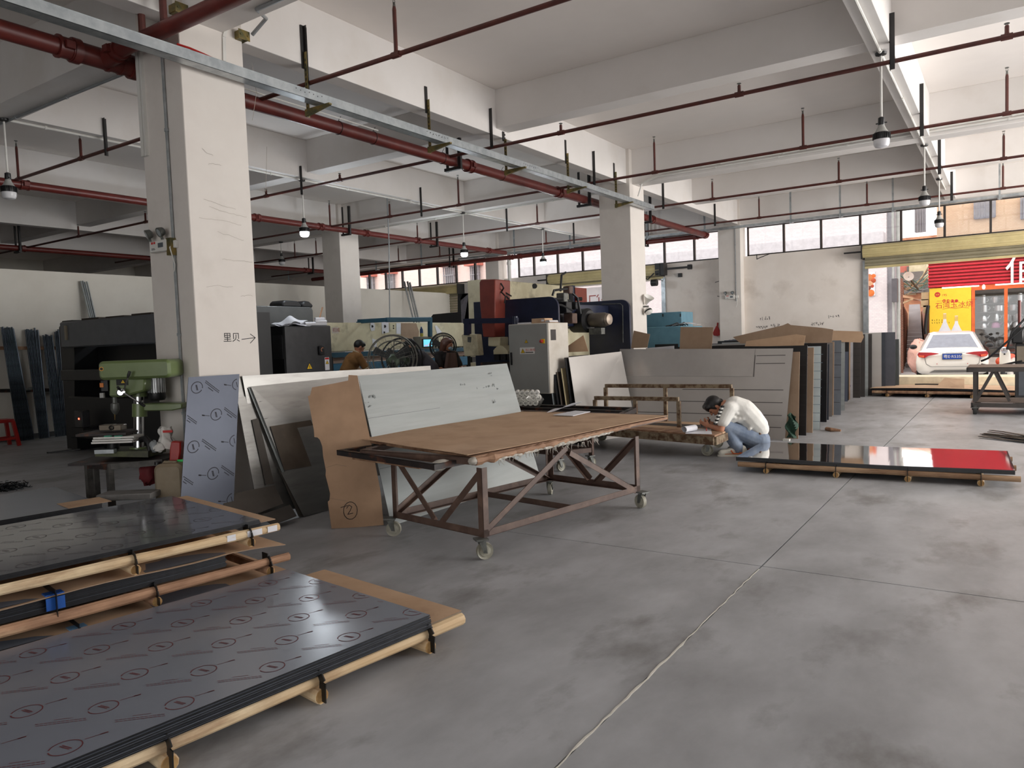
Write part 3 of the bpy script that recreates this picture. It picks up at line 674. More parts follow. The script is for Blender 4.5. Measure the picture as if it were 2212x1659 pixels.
def cardflap(label, z, s0, s1, w0, w1, drop):
    return flat_sheet(label, OB, ulB, usB, s0, s1, w0, w1, z, .004, card, card_dk, name='cardboard', cat='cardboard', bow=lambda u, v: drop*max(0, .12-u)/.12+.004*math.sin(u*17)*(1-v)-.02*(v<.2)*math.sin(u*9)**2*.6, n=(24,4))
cardflap('wavy brown cardboard between the lowest and the middle strapped bundle', .134, -.2, 2.5, -.02, 1.15, -.03)
pallet('reddish bark pole pallet under the middle strapped bundle', OB, ulB, usB, -.16, 2.45, 1.15, .142, .026, .026, [sB(525,1212,.168),sB(297,1278,.168),1.72], pole_b, wpoles=(-.01,.55,1.1), proud=.035)
bundle(.248, 9, .0085, .22, .005, ['top sheet of the middle strapped bundle','thin dark sheet edge in the middle strapped bundle','sheets of the middle strapped bundle'])
cardflap('wavy brown cardboard under the uppermost pole pallet', .326, -.14, 2.5, -.015, 1.15, -.035)
pallet('pale pole pallet uppermost in the strapped stack', OB, ulB, usB, -.1, 2.5, 1.15, .334, .026, .026, [sB(505,1160,.36),sB(265,1218,.36),1.62], pole_w, wpoles=(-.01,.55,1.1), proud=.035)
bd = flat_sheet('brown cardboard edge under the highest sheet of the strapped stack', OB, ulB, usB, -.12, 2.4, .05, 1.26, .44, .004, card, card_dk, name='cardboard', cat='cardboard')
oB = bundle(.445, 5, .0052, .0, .012, ['glossy dark sheet with faint print on top of the strapped stack','thin dark sheet edge in the highest strapped bundle','sheets of the highest strapped bundle'], mat('dark_film_gloss', srgb(100,102,108), .1, c2=srgb(94,96,102), scale=1.2, rvar=.02))
film_marks(oB, lambda s, w: at(OB, ulB, usB, s, w+.012, .4714), None, 2.44, 1.19, mat('faint_print', srgb(88,78,80), .3), wl=.004)
for s, z0, z1, blue in ((sB(93,1275,.31),.245,.327,srgb(36,88,170)),(sB(132,1337,.12),.045,.133,srgb(120,164,204))):
    t = thing('corner_protector', ('deep blue' if blue[0] < .05 else 'pale blue')+' plastic corner guard with black strap on the strapped stack', 'corner guard', at(OB,ulB,usB,s,-.01,z0))
    mb = MB(); zc = z1-.012; mb.obox(at(OB,ulB,usB,s,-.012,zc-.028), V((*ulB,0))*.04, V((*usB,0))*.003, V((0,0,.03))); mb.obox(at(OB,ulB,usB,s,.02,zc+.014), V((*ulB,0))*.04, V((*usB,0))*.03, V((0,0,.003))); mb.build('guard', mat('guard_blue_%d' % int(blue[0]*999), blue, .4), t)
    mb = MB(); mb.bar(at(OB,ulB,usB,s,-.02,z0-.02), at(OB,ulB,usB,s,-.02,z1+.012), .03, .003, ulB); mb.bar(at(OB,ulB,usB,s,-.02,z1+.012), at(OB,ulB,usB,s,.3,z1+.016), .03, .003, ulB); mb.build('strap_band', tape, t)
mb = MB()
t = thing('shipping_label', 'white printed shipping labels stuck on the uppermost pale pole', 'label', at(OB,ulB,usB,.05,-.04,.4))
for s, w_ in ((.06,.09),(.2,.05),(-.05,.06)): MB().obox(at(OB,ulB,usB,s,-.0375,.412), V((*ulB,0))*w_/2, V((*usB,0))*.0006, V((0,0,.017))).build('label_sheet', white_paper, t)
# ---- STACK C: dark strip of another stack behind
OC = pZ(222, 1086, .40); OC = (OC.x, OC.y)
pallet('pole pallet under the half-hidden dark stack at the edge', OC, ulB, usB, -.1, 2.3, 1.1, 0, .04, .04, [.1,.9,1.7], pole_b, strap=False)
z = .161
for i in range(22): 
    o = flat_sheet('glossy dark sheet topping the half-hidden stack behind the strapped one' if i == 21 else 'sheet edge within the half-hidden dark stack', OC, ulB, usB, rnd.uniform(0,.01), 2.4, 0, 1.1, z, .0105, dark_film, dark_edge, None if i == 21 else 'sheets of the half-hidden stack'); z += .0108
flat_sheet('small torn cardboard scrap lying on the half-hidden dark stack', OC, ulB, usB, -.06, .22, .0, .26, z, .003, card, card_dk, name='cardboard', cat='cardboard')
# ---- PALLET with the mirror-bright sheet by the crouching man
q = [pZ(1603,988,.152), pZ(1688,953,.152), pZ(2193,976,.152), pZ(2193,1017,.152)]
OM = (q[3].x, q[3].y); ulM = (V((q[0].x-q[3].x, q[0].y-q[3].y, 0))).normalized(); usM = V((ulM.y, -ulM.x, 0)); usM = usM if usM.y > 0 else -usM; ulM = tuple(ulM)[:2]; usM = tuple(usM)[:2]
LM = 2.44; WM = 1.22
bsM = [((pZ(px, py, 0)-V((*OM,0))).dot(V((*ulM,0)))) for px, py in ((2120,1056),(1960,1043),(1808,1029),(1665,1015))]
pallet('long rough pole pallet under the mirror-bright sheets', OM, ulM, usM, -.04, LM-.02, 1.18, 0, .028, .026, bsM, pole_x, wpoles=(.0,.6,1.16), proud=.03, mbear=pole_w)
bw = lambda u, v: .006*math.cos(u*7)*(1-v*.6)+.0
z = .108-.035
for i in range(8):
    top = i == 7
    flat_sheet('mirror-bright steel sheet reflecting the street, topmost on the low pallet' if top else 'dark-edged sheet under the mirror-bright sheet', OM, ulM, usM, 0, LM, rnd.uniform(-.004,.004), WM, z+.036, .0048, mirror if top else dark_film, black_film, None if top else 'sheets under the mirror-bright sheet', bow=bw, n=(24,4)); z += .0051
# ---- PALLET by the open door, cardboard on top
a = pZ(1879,846,.1); OD = (a.x, a.y)
ulD = (.993,-.118); usD = (.118,.993)
pallet('low pole pallet lying before the open street door', OD, ulD, usD, .05, 3.6, 1.2, 0, .035, .03, [.35,1.1,1.9,2.7], pole_b, wpoles=(0,.6,1.2))
bwD = lambda u, v: .018*math.sin(u*5)
for i in range(5): flat_sheet('dark-edged sheet on the pallet before the street door', OD, ulD, usD, .02, 3.5, 0, 1.22, .13+i*.008, .0076, dark_film, dark_edge, 'sheets on the pallet before the street door', bow=bwD, n=(16,2))
flat_sheet('wide tan cardboard covering the pallet before the street door', OD, ulD, usD, 0, 3.55, -.01, 1.24, .171, .005, card, card_dk, name='cardboard', cat='cardboard', bow=bwD, n=(16,2))
mb = MB(); b0 = [pY(2020,842,17.6), pY(2083,845,17.4), pY(2083,822,17.9), pY(2040,820,18.0)]
tag(MB().plate(*[p+V((0,0,.03)) for p in b0], .005).build('cardboard', card, flat=True), 'curled cardboard piece on the pallet near the rolling workbench', 'cardboard')
t = thing('wire_coil', 'small red and black coil lying on the pallet cardboard', 'coil', pZ(2050,828,.2)); c = pZ(2046,830,.21)
MB().ring(c+V((0,0,.03)),(0.2,-.3,1),.09,.022,18,6).build('coil', red_pl, t); MB().tube([c+V((-.1,-.1,.0)),c+V((-.4,-.15,.01)),c+V((-.6,-.05,.0))],.014,6).build('tail', black_pl, t)
# ---- BLUE printed sheet leaning on the near pillar
def lean_sheet(label, pts, t, m, medge=dark_edge, group=None, name='steel_sheet', cat='sheet', nseg=None):
    """pts: 4 corners, bottom-left, bottom-right, top-right, top-left seen from its face"""
    a, b, c, d = [V(p) for p in pts]; mb = MB()
    mb.grid(lambda u, v: (a.lerp(b,u)).lerp(d.lerp(c,u), v), 1, 1, t)
    mb.mi = [0]+[1]*(len(mb.f)-1)
    o = mb.build(name, [m, medge], flat=True); return tag(o, label, cat, group)
def lean_x(label, xt, xb, y0, y1, zt, t, m, medge=dark_edge, skew=0, zb=.0, **k):
    return lean_sheet(label, [(xb,y0+skew,zb),(xb,y1+skew,zb),(xt,y1,zt),(xt,y0,zt)], t, m, medge, **k)
tl = pX(407,815,-5.40); bl = pX(391,1068,-5.22); d = (bl-tl); b0 = tl+d*((tl.z-.0)/(tl.z-bl.z))
tr = tl+V((.0,.47,0)); br = b0+V((0,.47,0))
ob = lean_sheet('blue-grey film-covered sheet with black printed marks, leaning on the near pillar', [b0,br,tr,tl], .004, blue_film)
def PB(s, w): 
    f = (w/1.25); return (tl+(b0-tl)*f)+V((0,s,0))
def PB2(s, w): 
    e = (b0-tl).normalized(); return tl+e*w+V((0,s,0))
film_marks(ob, PB2, None, .47, 1.2, mat('print_black_film', srgb(34,34,42), .7), wl=.0062, s_from=.06, pu=.375, pv=.24)
# ---- leaning pale sheets behind the table
PF = pZ(654,1116,0); NL = V((1,0,.3))
def pile(label, px, off, t, m, n=NL, lab_cat='sheet'):
    P_ = PF+V((off,0,0)); nn = n.normalized(); pts = [pP(x,y,P_,n) for x, y in px]
    for p in pts:
        if p.z < .004: p.z = .004
    mb = MB(); mb.m = 1; mb.prism(pts, nn*-t); mb.mi[0] = 0; mb.mi[1] = 0
    return tag(mb.build('steel_sheet', [m, dark_edge], flat=True), label, lab_cat)
brown_s = mat('brown_sheet', srgb(104,92,80), .5, .3, c2=srgb(88,78,68)); dull_s = mat('dull_sheet', srgb(96,90,84), .5, .3)
pile('long stainless sheet with a bright upper edge, rearmost of the pile at the near pillar', [(523,812),(930,790),(945,1000),(572,1080)], -.14, .004, stain, V((1,0,.2)))
pile('narrow pale strip standing leftmost in the pile at the near pillar', [(502,814),(523,813),(545,905),(600,1090),(560,1085),(513,857)], -.11, .004, stain, V((1,0,.24)))
pile('stainless sheet second from the front in the pile at the near pillar', [(512,858),(545,855),(650,845),(700,1090),(559,1110)], -.07, .004, stain, V((1,0,.27)))
pile('slim dark strip standing between stainless sheets of the pillar pile', [(544,907),(558,903),(592,1045),(574,1048)], -.06, .003, dull_s, V((1,0,.27)))
s3_ = pile('large scratched stainless sheet outermost in the pile at the near pillar', [(542,835),(756,813),(800,1000),(812,1100),(654,1116)], 0, .004, stain)
pile('second sheet edge just behind the large scratched one of the pillar pile', [(536,838),(545,836),(657,1116),(647,1117)], -.018, .004, stain_w)
pile('dark brown panel marking the opening in the large scratched sheet of the pillar pile', [(584,921),(671,907),(715,1000),(614,1016)], .012, .004, brown_s)  # dark panel laid over the sheet in place of its dark opening
pile('plain grey offcut standing at the foot of the pillar pile', [(607,1021),(705,1000),(715,1100),(656,1116)], .035, .004, stain)
pile('dark plate edges stacked just behind the plain grey offcut', [(600,1012),(608,1020),(656,1116),(646,1116)], .02, .006, dull_s)
pile('wide dark plate leaning low left of the pillar pile', [(477,1071),(594,1048),(612,1088),(520,1122),(487,1100)], .12, .006, dull_s, V((1,0,.9)))
pile('small dark plate lying lowest before the pillar pile', [(559,1114),(627,1090),(641,1114),(590,1134)], .22, .006, mat('dull_sheet2', srgb(82,78,74), .5, .3), V((1,0,1.4)))
for a, b in (((560,868),(760,838)),((568,905),(770,870)),((590,960),(600,958)),((520,900),(548,893)),((527,950),(560,942))): strokes([[(0,0),((pP(*b,PF,NL)-pP(*a,PF,NL)).length,0)]], pP(*a,PF,NL)+NL.normalized()*.001, pP(*b,PF,NL)-pP(*a,PF,NL), (0,0,1), .004, mat('scratch', srgb(96,92,88), .6), 'scratch_line', s3_) if a[1] < 960 and a[0] > 550 else None
# torn cardboard with a hand-drawn circled 2
P0 = V((-4.38,4.18,0)); nC = V((.66,-.70,.27))
cp = [(670, 884), (673, 902), (678, 929), (679, 944), (686, 945), (691, 950), (696, 964), (698, 986), (704, 1017), (703, 1027), (708, 1046), (713, 1066), (712, 1080), (708, 1084), (716, 1142), (771, 1139), (829, 1134), (822, 1061), (806, 977), (787, 889), (772, 811), (753, 810), (752, 822), (718, 829), (674, 837), (670, 854), (665, 856)]
mbc = MB(); mbc.prism([pP(x,y,P0,nC) for x, y in cp], nC.normalized()*-.005); oc = tag(mbc.build('cardboard', mat('cardboard_shaded', srgb(178,146,118), .85, c2=srgb(160,130,104), scale=3, bump=.1, bscale=40), flat=True), 'tall torn cardboard sheet marked with a circled 2, leaning beside the table', 'cardboard')  # shade put into the cardboard colour, as this face turns from the light
ux = V((.73,.68,0)).normalized(); uy = nC.normalized().cross(ux)*1; uy = uy if uy.z > 0 else -uy
strokes([[(.055*math.cos(a*.42+1.2),.07*math.sin(a*.42+1.2)) for a in range(17)],[(-.03,.02),(-.01,.045),(.012,.03),(-.002,0),(-.022,-.028),(.02,-.022)],[(-.075,.03),(-.02,.042)]], pP(757,1103,P0,nC)+nC.normalized()*.001, ux, uy, .005, ink, 'circled_number', oc)
strokes([[(0,0),(.08,.02),(.16,.0)],[(.02,-.25),(.15,-.28)]], pP(705,1010,P0,nC)+nC.normalized()*.001, ux, uy, .004, card_dk, 'crease', oc)
# big pale aluminium sheets against the pile, left side
XT, XB = -4.72, -4.14
yl = pX(774,812,XT); yr = pX(1095,785,XT); brp = pX(1140,1022,XB)
for k in range(2):
    dx = -.012*k
    lean_sheet('large pale film-covered sheet with grey smudges leaning behind the table' if k == 0 else 'second pale sheet close behind the large smudged one', [(XB+dx,yl.y-.28+.03*k,0.0),(XB+dx,yr.y-.3,0.0),(XT+dx,yr.y-.02*k,yr.z-.01*k),(XT+dx,yl.y+.015*k,yl.z)], .005, stain_w, galv)
og = bpy.data.objects['steel_sheet']
nS = V((1.2,0,.58)).normalized(); S0 = V((XB,5,0))
sm = mat('smudge', srgb(128,134,134), .6); ln = []
for (x, y, w, h) in ((1030,840,.1,.03),(1050,838,.12,.05),(1065,836,.06,.06),(1075,842,.05,.03),(800,880,.05,.12),(805,860,.06,.05),(1000,832,.08,.02),(1060,815,.03,.1),(1068,875,.04,.1)):
    p = pP(x,y,S0,nS)
    for k in range(7): ln.append((p, w, h))
mb = MB()
for p, w, h in ln:
    a = p+nS*.0012+V((0,rnd.uniform(-w,w)/2,rnd.uniform(-h,h)/2)); e = V((0,rnd.uniform(.006,.02),0)); f_ = (V((-.58,0,1.2)).normalized())*rnd.uniform(.004,.014)
    mb.add([a-e-f_, a+e-f_*.3, a+e*.6+f_, a-e*.7+f_*.5], [(0,1,2,3)])
sheet_big = [o for o in bpy.data.objects if o.get('label','').startswith('large pale film-covered')][0]
tag(mb.build('smudge_mark', sm, sheet_big, flat=True), kind='stuff')
for f in (.36,.7):
    a = V((XB,yl.y-.28,0)).lerp(V((XT,yl.y,yl.z)), f)+nS*.001; b = V((XB,yr.y-.3,0)).lerp(V((XT,yr.y,yr.z)), f)+nS*.001
    strokes([[(0,0),((b-a).length,0)]], a, (0,1,0), V((-.58,0,1.2)), .004, mat('film_seam', srgb(128,134,134), .5), 'film_seam', sheet_big, lift=.0003)
# ---- big grey filmed sheets standing across, behind the cart
lean_sheet('upper-lit curved grey sheet leaning on the rear of the blue press', [(-4.93,9.02,0),(-4.62,10.2,0),(-4.95,10.42,1.24),(-5.17,9.16,1.2)], .004, grey_film)
gs = lean_sheet('huge grey film-covered sheet with dark seams behind the crouching man', [(-5.15,10.25,0),(-2.5,10.25,0),(-2.46,10.62,1.22),(-5.06,10.62,1.27)], .004, grey_film)
e = V((0,.37,1.22)).normalized(); nG = V((0,-1.22,.37)).normalized()
L = []
def gline(x0, x1, z, nm='film_seam'): strokes([[(0,0),(x1-x0,0)]], V((x0,10.25+.37*z/1.22,z))+nG*.001, (1,0,0), e, .011, mat('seam_dark', srgb(94,90,88), .5), nm, gs, lift=.0006)
for z, x0 in ((.16,-5.1),(.32,-5.1),(.49,-5.1),(.66,-5.1),(1.02,-2.95),(1.13,-2.95)): gline(x0, -2.56, z)
strokes([[(0,0),(0,.36)]], V((-2.97,10.25+.37*.84/1.22,.84))+nG*.001, (1,0,0), e, .012, mat('seam_dark', srgb(94,90,88), .5), 'film_seam', gs)
gs2 = lean_sheet('narrower grey sheet overlapping the top of the huge grey one', [(-5.06,10.5,.86),(-2.98,10.5,.845),(-2.97,10.605,1.228),(-5.06,10.605,1.275)], .003, mat('grey_film_gloss', srgb(190,186,183), .16, .35, c2=srgb(184,180,177)))
# ---- the long row of leaning sheets running to the far wall
def row(label, y, x1, zt, m, me=dark_edge, w=2.4, t=.012, lean=.3, group=None, cat='sheet', name='steel_sheet', xt=None, x0=None):
    xt = x1-.03 if xt is None else xt
    xl = x1-w
    return lean_sheet(label, [(xl,y,0),(x1,y,0),(xt,y+lean,zt),(xl,y+lean,zt)], t, m, me, name=name, cat=cat, group=group)
def rf(px, py, ymax=18.35):
    p = pZ(px, py, 0)
    if p.y > ymax: p = pY(px, py, ymax)
    return p.y, p.x
slate = mat('slate_film', srgb(62,66,74), .4); chfilm = mat('charcoal_film', srgb(66,62,60), .45)
R = [ # foot point, z top, material, width, thickness, label
 (*rf(1724,948),1.17,card_dk,.9,.012,'brown cardboard flap standing right behind the huge grey sheet','cardboard'),
 (*rf(1741,941),1.25,black_film,2.4,.02,'broad black sheet, first dark one after the huge grey sheet','sheet'),
 (*rf(1755,935),1.21,card_dk,2.4,.014,'tan cardboard edge right after the first broad black sheet','cardboard'),
 (*rf(1771,929),1.22,mat('pale_blue_film', srgb(186,198,200), .5, c2=srgb(176,188,192)),2.4,.022,'pale blue-white sheet with fine ruled lines in the leaning row','sheet'),
 (*rf(1785,912),1.25,black_film,2.4,.03,'thick black pack of sheets right after the pale ruled sheet','sheet'),
 (*rf(1790,907),1.22,slate,2.4,.012,'slate sheet close behind the thick black pack','sheet'),
 (*rf(1797,900),1.24,mat('dull_grey_film', srgb(128,122,118), .45),2.3,.012,'dull grey sheet set back in the leaning row, showing a gap','sheet'),
 (*rf(1800,897.5),1.25,card_dk,2.3,.02,'wooden-brown cardboard strip beside the dull grey sheet','cardboard'),
 (*rf(1816,896.5),1.27,mat('steel_blue_film', srgb(112,118,126), .45, c2=srgb(102,108,116)),2.3,.012,'wide steel-blue sheet midway along the leaning row','sheet'),
 (*rf(1824,887),1.28,stain_w,2.3,.016,'narrow white-edged sheet next to the wide steel-blue one','sheet'),
 (*rf(1831,861,16.2),1.0,blue_film,1.6,.012,'short blue-grey sheet after the white-edged one','sheet'),
 (*rf(1833,858,16.45),1.3,black_film,2.3,.02,'black sheet with torn cardboard behind, midway along the row','sheet'),
 (*rf(1836,853,16.65),1.26,card,1.2,.01,'ragged torn cardboard hanging midway along the leaning row','cardboard'),
 (*rf(1842,848,16.85),1.32,mat('white_grey_film', srgb(186,186,190), .5),2.3,.02,'off-white sheet bearing a small blue printed mark','sheet'),
 (*rf(1858,845.5,17.1),1.33,chfilm,2.3,.016,'charcoal sheet right after the off-white one','sheet'),
 (*rf(1868,841,17.35),1.34,chfilm,2.3,.016,'second charcoal sheet, before the pale narrow edge','sheet'),
 (*rf(1875,838,17.6),1.34,stain_w,2.2,.03,'pale narrow sheet edge between charcoal sheets','sheet'),
 (*rf(1883,832,17.8),1.34,chfilm,2.0,.016,'dark sheet with a chipped lower corner far along the row','sheet'),
 (*rf(1904,829,17.95),1.36,grey_film,1.8,.014,'warm grey sheet near the door jamb','sheet'),
 (*rf(1912,825,18.05),1.36,slate,1.6,.02,'slate sheet next to the last in the leaning row','sheet'),
 (*rf(1934,823,18.15),1.36,mat('slate_film2', srgb(80,82,90), .45),1.4,.02,'last slate-grey sheet of the row, half across the open door','sheet'),
 (*rf(1942,822,18.3),1.2,mat('dark_green_film', srgb(74,78,78), .45),1.2,.02,'short dark sheet tucked behind the last slate-grey one','sheet')]
rowo = []
for r in R: rowo.append(row(r[6], r[0], r[1], r[2], r[3], w=r[4], t=r[5], cat=r[7], name='cardboard' if r[7] == 'cardboard' else 'steel_sheet', me=card_dk if r[7] == 'cardboard' else dark_edge))
# fillers deeper in the row: plain sheets whose tops show behind the first ones
GR = 'plain sheets deeper in the leaning row'
for i in range(26):
    y = 10.9+i*.27
    m_ = [black_film, grey_film, blue_film, chfilm, stain][i % 5]
    row('plain sheet deeper in the leaning row, only its top edge showing', y+.1, -2.75-.25*rnd.random(), 1.19+.012*(i/2)+rnd.uniform(-.02,.03), m_, w=2.0+rnd.random()*.4, t=.01, group=GR)
ps = rowo[3]
for k in range(9):
    f = (k+1)/10; strokes([[(0,0),(.5,.0)]], V((R[3][1]-.5,R[3][0]+.3*f,1.22*f))+V((0,-1.22,.3)).normalized()*.001, (1,0,0), (0,.3,1.22), .008, mat('seam_blue', srgb(120,138,150), .5), 'ruled_line', ps, lift=.0006)
for (k, n_) in ((1,8),(14,8),(8,5)):
    q = R[k]
    for j in range(n_):
        f = (j+1)/(n_+1); strokes([[(0,0),(.6,.0)]], V((q[1]-.62,q[0]+.3*f,q[2]*f))+V((0,-1.22,.3)).normalized()*.001, (1,0,0), (0,.3,1.22), .008, mat('seam_faint', srgb(48,46,46), .5), 'film_seam', rowo[k], lift=.0006)
q = R[13]; f = .2; o_ = V((q[1]-.09,q[0]+.3*f,q[2]*f))
strokes([[(.035*math.cos(a*.5),.04*math.sin(a*.5)) for a in range(14)],[(-.02,-.02),(.02,.02)],[(-.02,.02),(.02,-.02)]], o_+V((0,-1.22,.3)).normalized()*.001, (1,0,0), (0,.3,1.22), .012, mat('blue_ink', srgb(36,56,140), .6), 'printed_mark', rowo[13])
# loose cardboards lying along the tops of the row and the grey sheets
def tilted_card(label, px, Y, m=card_dk, t=.006, lean=.05):
    P0 = V((0,Y,1.25)); n = V((0,-1,lean))
    mb = MB(); mb.prism([pP(x,y,P0,n) for x, y in px], V((0,t,0))); return tag(mb.build('cardboard', m, flat=True), label, 'cardboard')
tilted_card('large cardboard slab tilted across the top of the leaning row', [(1583,728),(1690,703),(1702,698),(1708,702),(1775,708),(1800,712),(1797,740),(1600,742)], 12.0)
tilted_card('long cardboard strip lying before the tilted slab on the row', [(1609,748),(1612,737),(1720,722),(1740,725),(1736,748)], 11.4, card)
tilted_card('cardboard piece topping the far part of the leaning row', [(1795,738),(1797,714),(1862,716),(1866,728),(1860,740)], 14.6, card)
tilted_card('upright square cardboard standing over the huge grey sheet', [(1468,755),(1470,706),(1541,707),(1537,754)], 10.75)
tilted_card('small cardboard leaning on the middle pillar', [(1363,752),(1369,714),(1404,722),(1398,751)], 10.8)
tilted_card('pointed cardboard piece poking up behind the curved grey sheet', [(1220,752),(1260,724),(1271,759),(1224,761)], 9.6, card)
tilted_card('low cardboard tops between the pillar and the square cardboard', [(1395,752),(1456,747),(1456,772),(1400,776)], 10.9, white_paper)
# dark offcuts standing left of the curved grey sheet
for k, (y, m_, lab, zt) in enumerate(((8.98,galv,'galvanised offcut edge left of the curved grey sheet',1.19),(9.05,black_film,'black offcut left of the curved grey sheet',1.21),(9.1,mat('brown_sheet', srgb(112,98,84), .5, .3),'brown offcut between black ones by the curved grey sheet',1.0),(9.15,mat('cream_sheet', srgb(206,190,150), .6),'cream insulating offcut with a ragged edge by the curved grey sheet',1.05),(9.2,black_film,'black offcut next to the cream one by the curved grey sheet',1.2))):
    x = -5.2+k*.05
    lean_sheet(lab, [(x,8.86+.03*k,0),(x,10.1,0),(x-.2,10.1,zt),(x-.2,8.95+.04*k,zt)], .012, m_)
t = thing('tarpaulin', 'crumpled dark green tarpaulin hanging beside the huge grey sheet', 'tarpaulin', (-2.44,10.2,0)); mb = MB()
def TP(u, v): return V((-2.47+.13*u+.02*math.sin(9*v+3*u), 10.2+.25*v*.3+.03*math.sin(7*u+11*v), .04+.33*v*(1-.25*abs(u-.4))))
mb.grid(TP, 8, 12, .01); mb.build('cloth', mat('green_tarp', srgb(42,74,58), .7, c2=srgb(28,56,44), scale=12, bump=.5, bscale=20), t); MB().box(-2.5,-2.42,10.15,10.22,0,.03).build('foot', white_pl, t)
tag(MB().tube([(-2.2,11.45,.02),(-2.1,11.3,.03),(-1.98,11.28,.025)],[.03,.028,.015],8).build('wood_offcut', pole_b), 'short dark wooden offcut on the floor by the pale ruled sheet', 'offcut')
# ================================================================== ROLLING TABLES AND CARTS
def caster(parent, p, r, swivel, mw=wheel_w, h=None):
    """swivel caster: plate and fork, wheel below; p is the floor point under the wheel"""
    p = V(p); h = h or r*2.35; a = V((math.cos(swivel), math.sin(swivel), 0)); s = V((-a.y, a.x, 0)); top = p+V((0,0,h))+a*r*.4
    mb = MB(); mb.obox(top-V((0,0,.006)), a*r*.75, s*r*.7, V((0,0,.006))); mb.cyl(top-V((0,0,.025)), top-V((0,0,.006)), r*.4, 12)
    for k in (-1, 1):
        mb.prism([top+a*r*.35+s*k*r*.4-V((0,0,.02)), top-a*r*.45+s*k*r*.4-V((0,0,.02)), p+V((0,0,r))-a*r*.22+s*k*r*.4-V((0,0,r*.25)), p+V((0,0,r))+a*r*.22+s*k*r*.4-V((0,0,r*.2))], s*k*.004)
    mb.cyl(p+V((0,0,r))-s*r*.5, p+V((0,0,r))+s*r*.5, r*.13, 8); c = mb.build('caster', steel_g, parent)
    w = MB(); w.lathe([(r*.3,-r*.33),(r*.62,-r*.3),(r*.66,-r*.2),(r*.86,-r*.22),(r*.97,-r*.3),(r,-r*.18),(r,r*.18),(r*.97,r*.3),(r*.86,r*.22),(r*.66,r*.2),(r*.62,r*.3),(r*.3,r*.33)], p+V((0,0,r)), s, 26); w.build('wheel', mw, c)
    return c
# ---- the brown welded table in the middle
W1, W2, W3, W4 = V((-2.92,3.95,0)), V((-3.9,4.12,0)), V((-2.6,5.77,0)), V((-3.59,5.93,0))
T = thing('rolling_workbench', 'brown welded steel rolling table with a cardboard-covered top', 'table', (W1+W2+W3+W4)/4)
zb, zt = .145, .615
u = (W3-W1).normalized(); v = (W2-W1).normalized(); Z = V((0,0,1))
def up(p, z): return V((p.x,p.y,z))
for p, a in ((W1,-2.2),(W2,-2.6),(W3,-.4),(W4,-1.2)): caster(T, p-V((0,0,0)), .058, a, h=zb)
for a, b, nm in ((W1,W3,'bottom_rail'),(W2,W4,'bottom_rail'),(W1,W2,'bottom_rail'),(W3,W4,'bottom_rail')):
    MB().angle(up(a,zb), up(b,zb), .05, .005, Z, ((W1+W4)/2-(a+b)/2)).build(nm, rust, T)
MB().angle(up((W1+W3)/2,zb+.006), up((W2+W4)/2,zb+.006), .045, .005, Z, u).build('cross_rail', rust, T)
for p, su, sv in ((W1,1,1),(W2,1,-1),(W3,-1,1),(W4,-1,-1)): MB().angle(up(p,zb+.005), up(p,zt), .05, .005, u*su, v*sv).build('post', rust, T)
m_r = up((W1+W3)/2, zt)
for a, b in ((up(W1,zb+.03)+u*.05, m_r-u*.02), (up(W3,zb+.03)-u*.05, m_r+u*.02), (up(W2,zb+.03)+u*.05, up((W2+W4)/2,zt)-u*.02), (up(W4,zb+.03)-u*.05, up((W2+W4)/2,zt)+u*.02)):
    MB().angle(a, b, .045, .005, (b-a).cross(v), v if (a-W1).dot(v) < .5 else -v).build('diagonal_brace', rust, T)
for A, B, s in ((W1,W2,1),(W3,W4,-1)):
    mid = up((A+B)/2, zb+.04)
    for e_, k in ((A,1),(B,-1)):
        a = up(e_,zt-.02)+v*.04*k; MB().angle(a, mid-v*.03*k, .045, .005, (mid-a).cross(u), u*s).build('diagonal_brace', rust, T)
# top frame, wider than the base
P1, P2, P3, P4 = pZ(770,948,.685)-v*.03, pZ(1010,981,.685), pZ(1443,899,.685), pZ(1122,889,.685)-v*.05
fr = [up(P2+v*.0+u*.04,.66), up(P3-u*.12,.66), up(P4-u*.1,.66), up(P1+u*.1,.66)]
ctr = (fr[0]+fr[1]+fr[2]+fr[3])/4
e0 = pZ(1022,1003,.615); e1 = pZ(1440,906,.625); e2 = pZ(1128,894,.62); e3 = up(W2,.615)-u*.1-v*-.25
for a, b in ((e0,e1),(e1,e2),(e2,e3),(e3,e0)): MB().angle(a+Z*.045, b+Z*.045, .05, .005, -Z, (e0+e2)/2-(a+b)/2).build('top_rail', rust, T)
x0 = pZ(727,972,.635); x1 = pZ(938,1003,.635)
for a, b in ((x0,x1),(x1,x1+u*.5-v*-.0),(x0,x0+u*.55)): MB().angle(a, b, .042, .005, -Z, u if a is x0 and b is x1 else (v if a is x1 else -v)).build('extension_rail', rust_dk, T)
for k in range(2): MB().obox(up(x0.lerp(x1,.42+.0*k),.6-.035*k)+u*(.18+.05*k), v*.42, u*.14, Z*.008).build('loose_plank', ply, T)
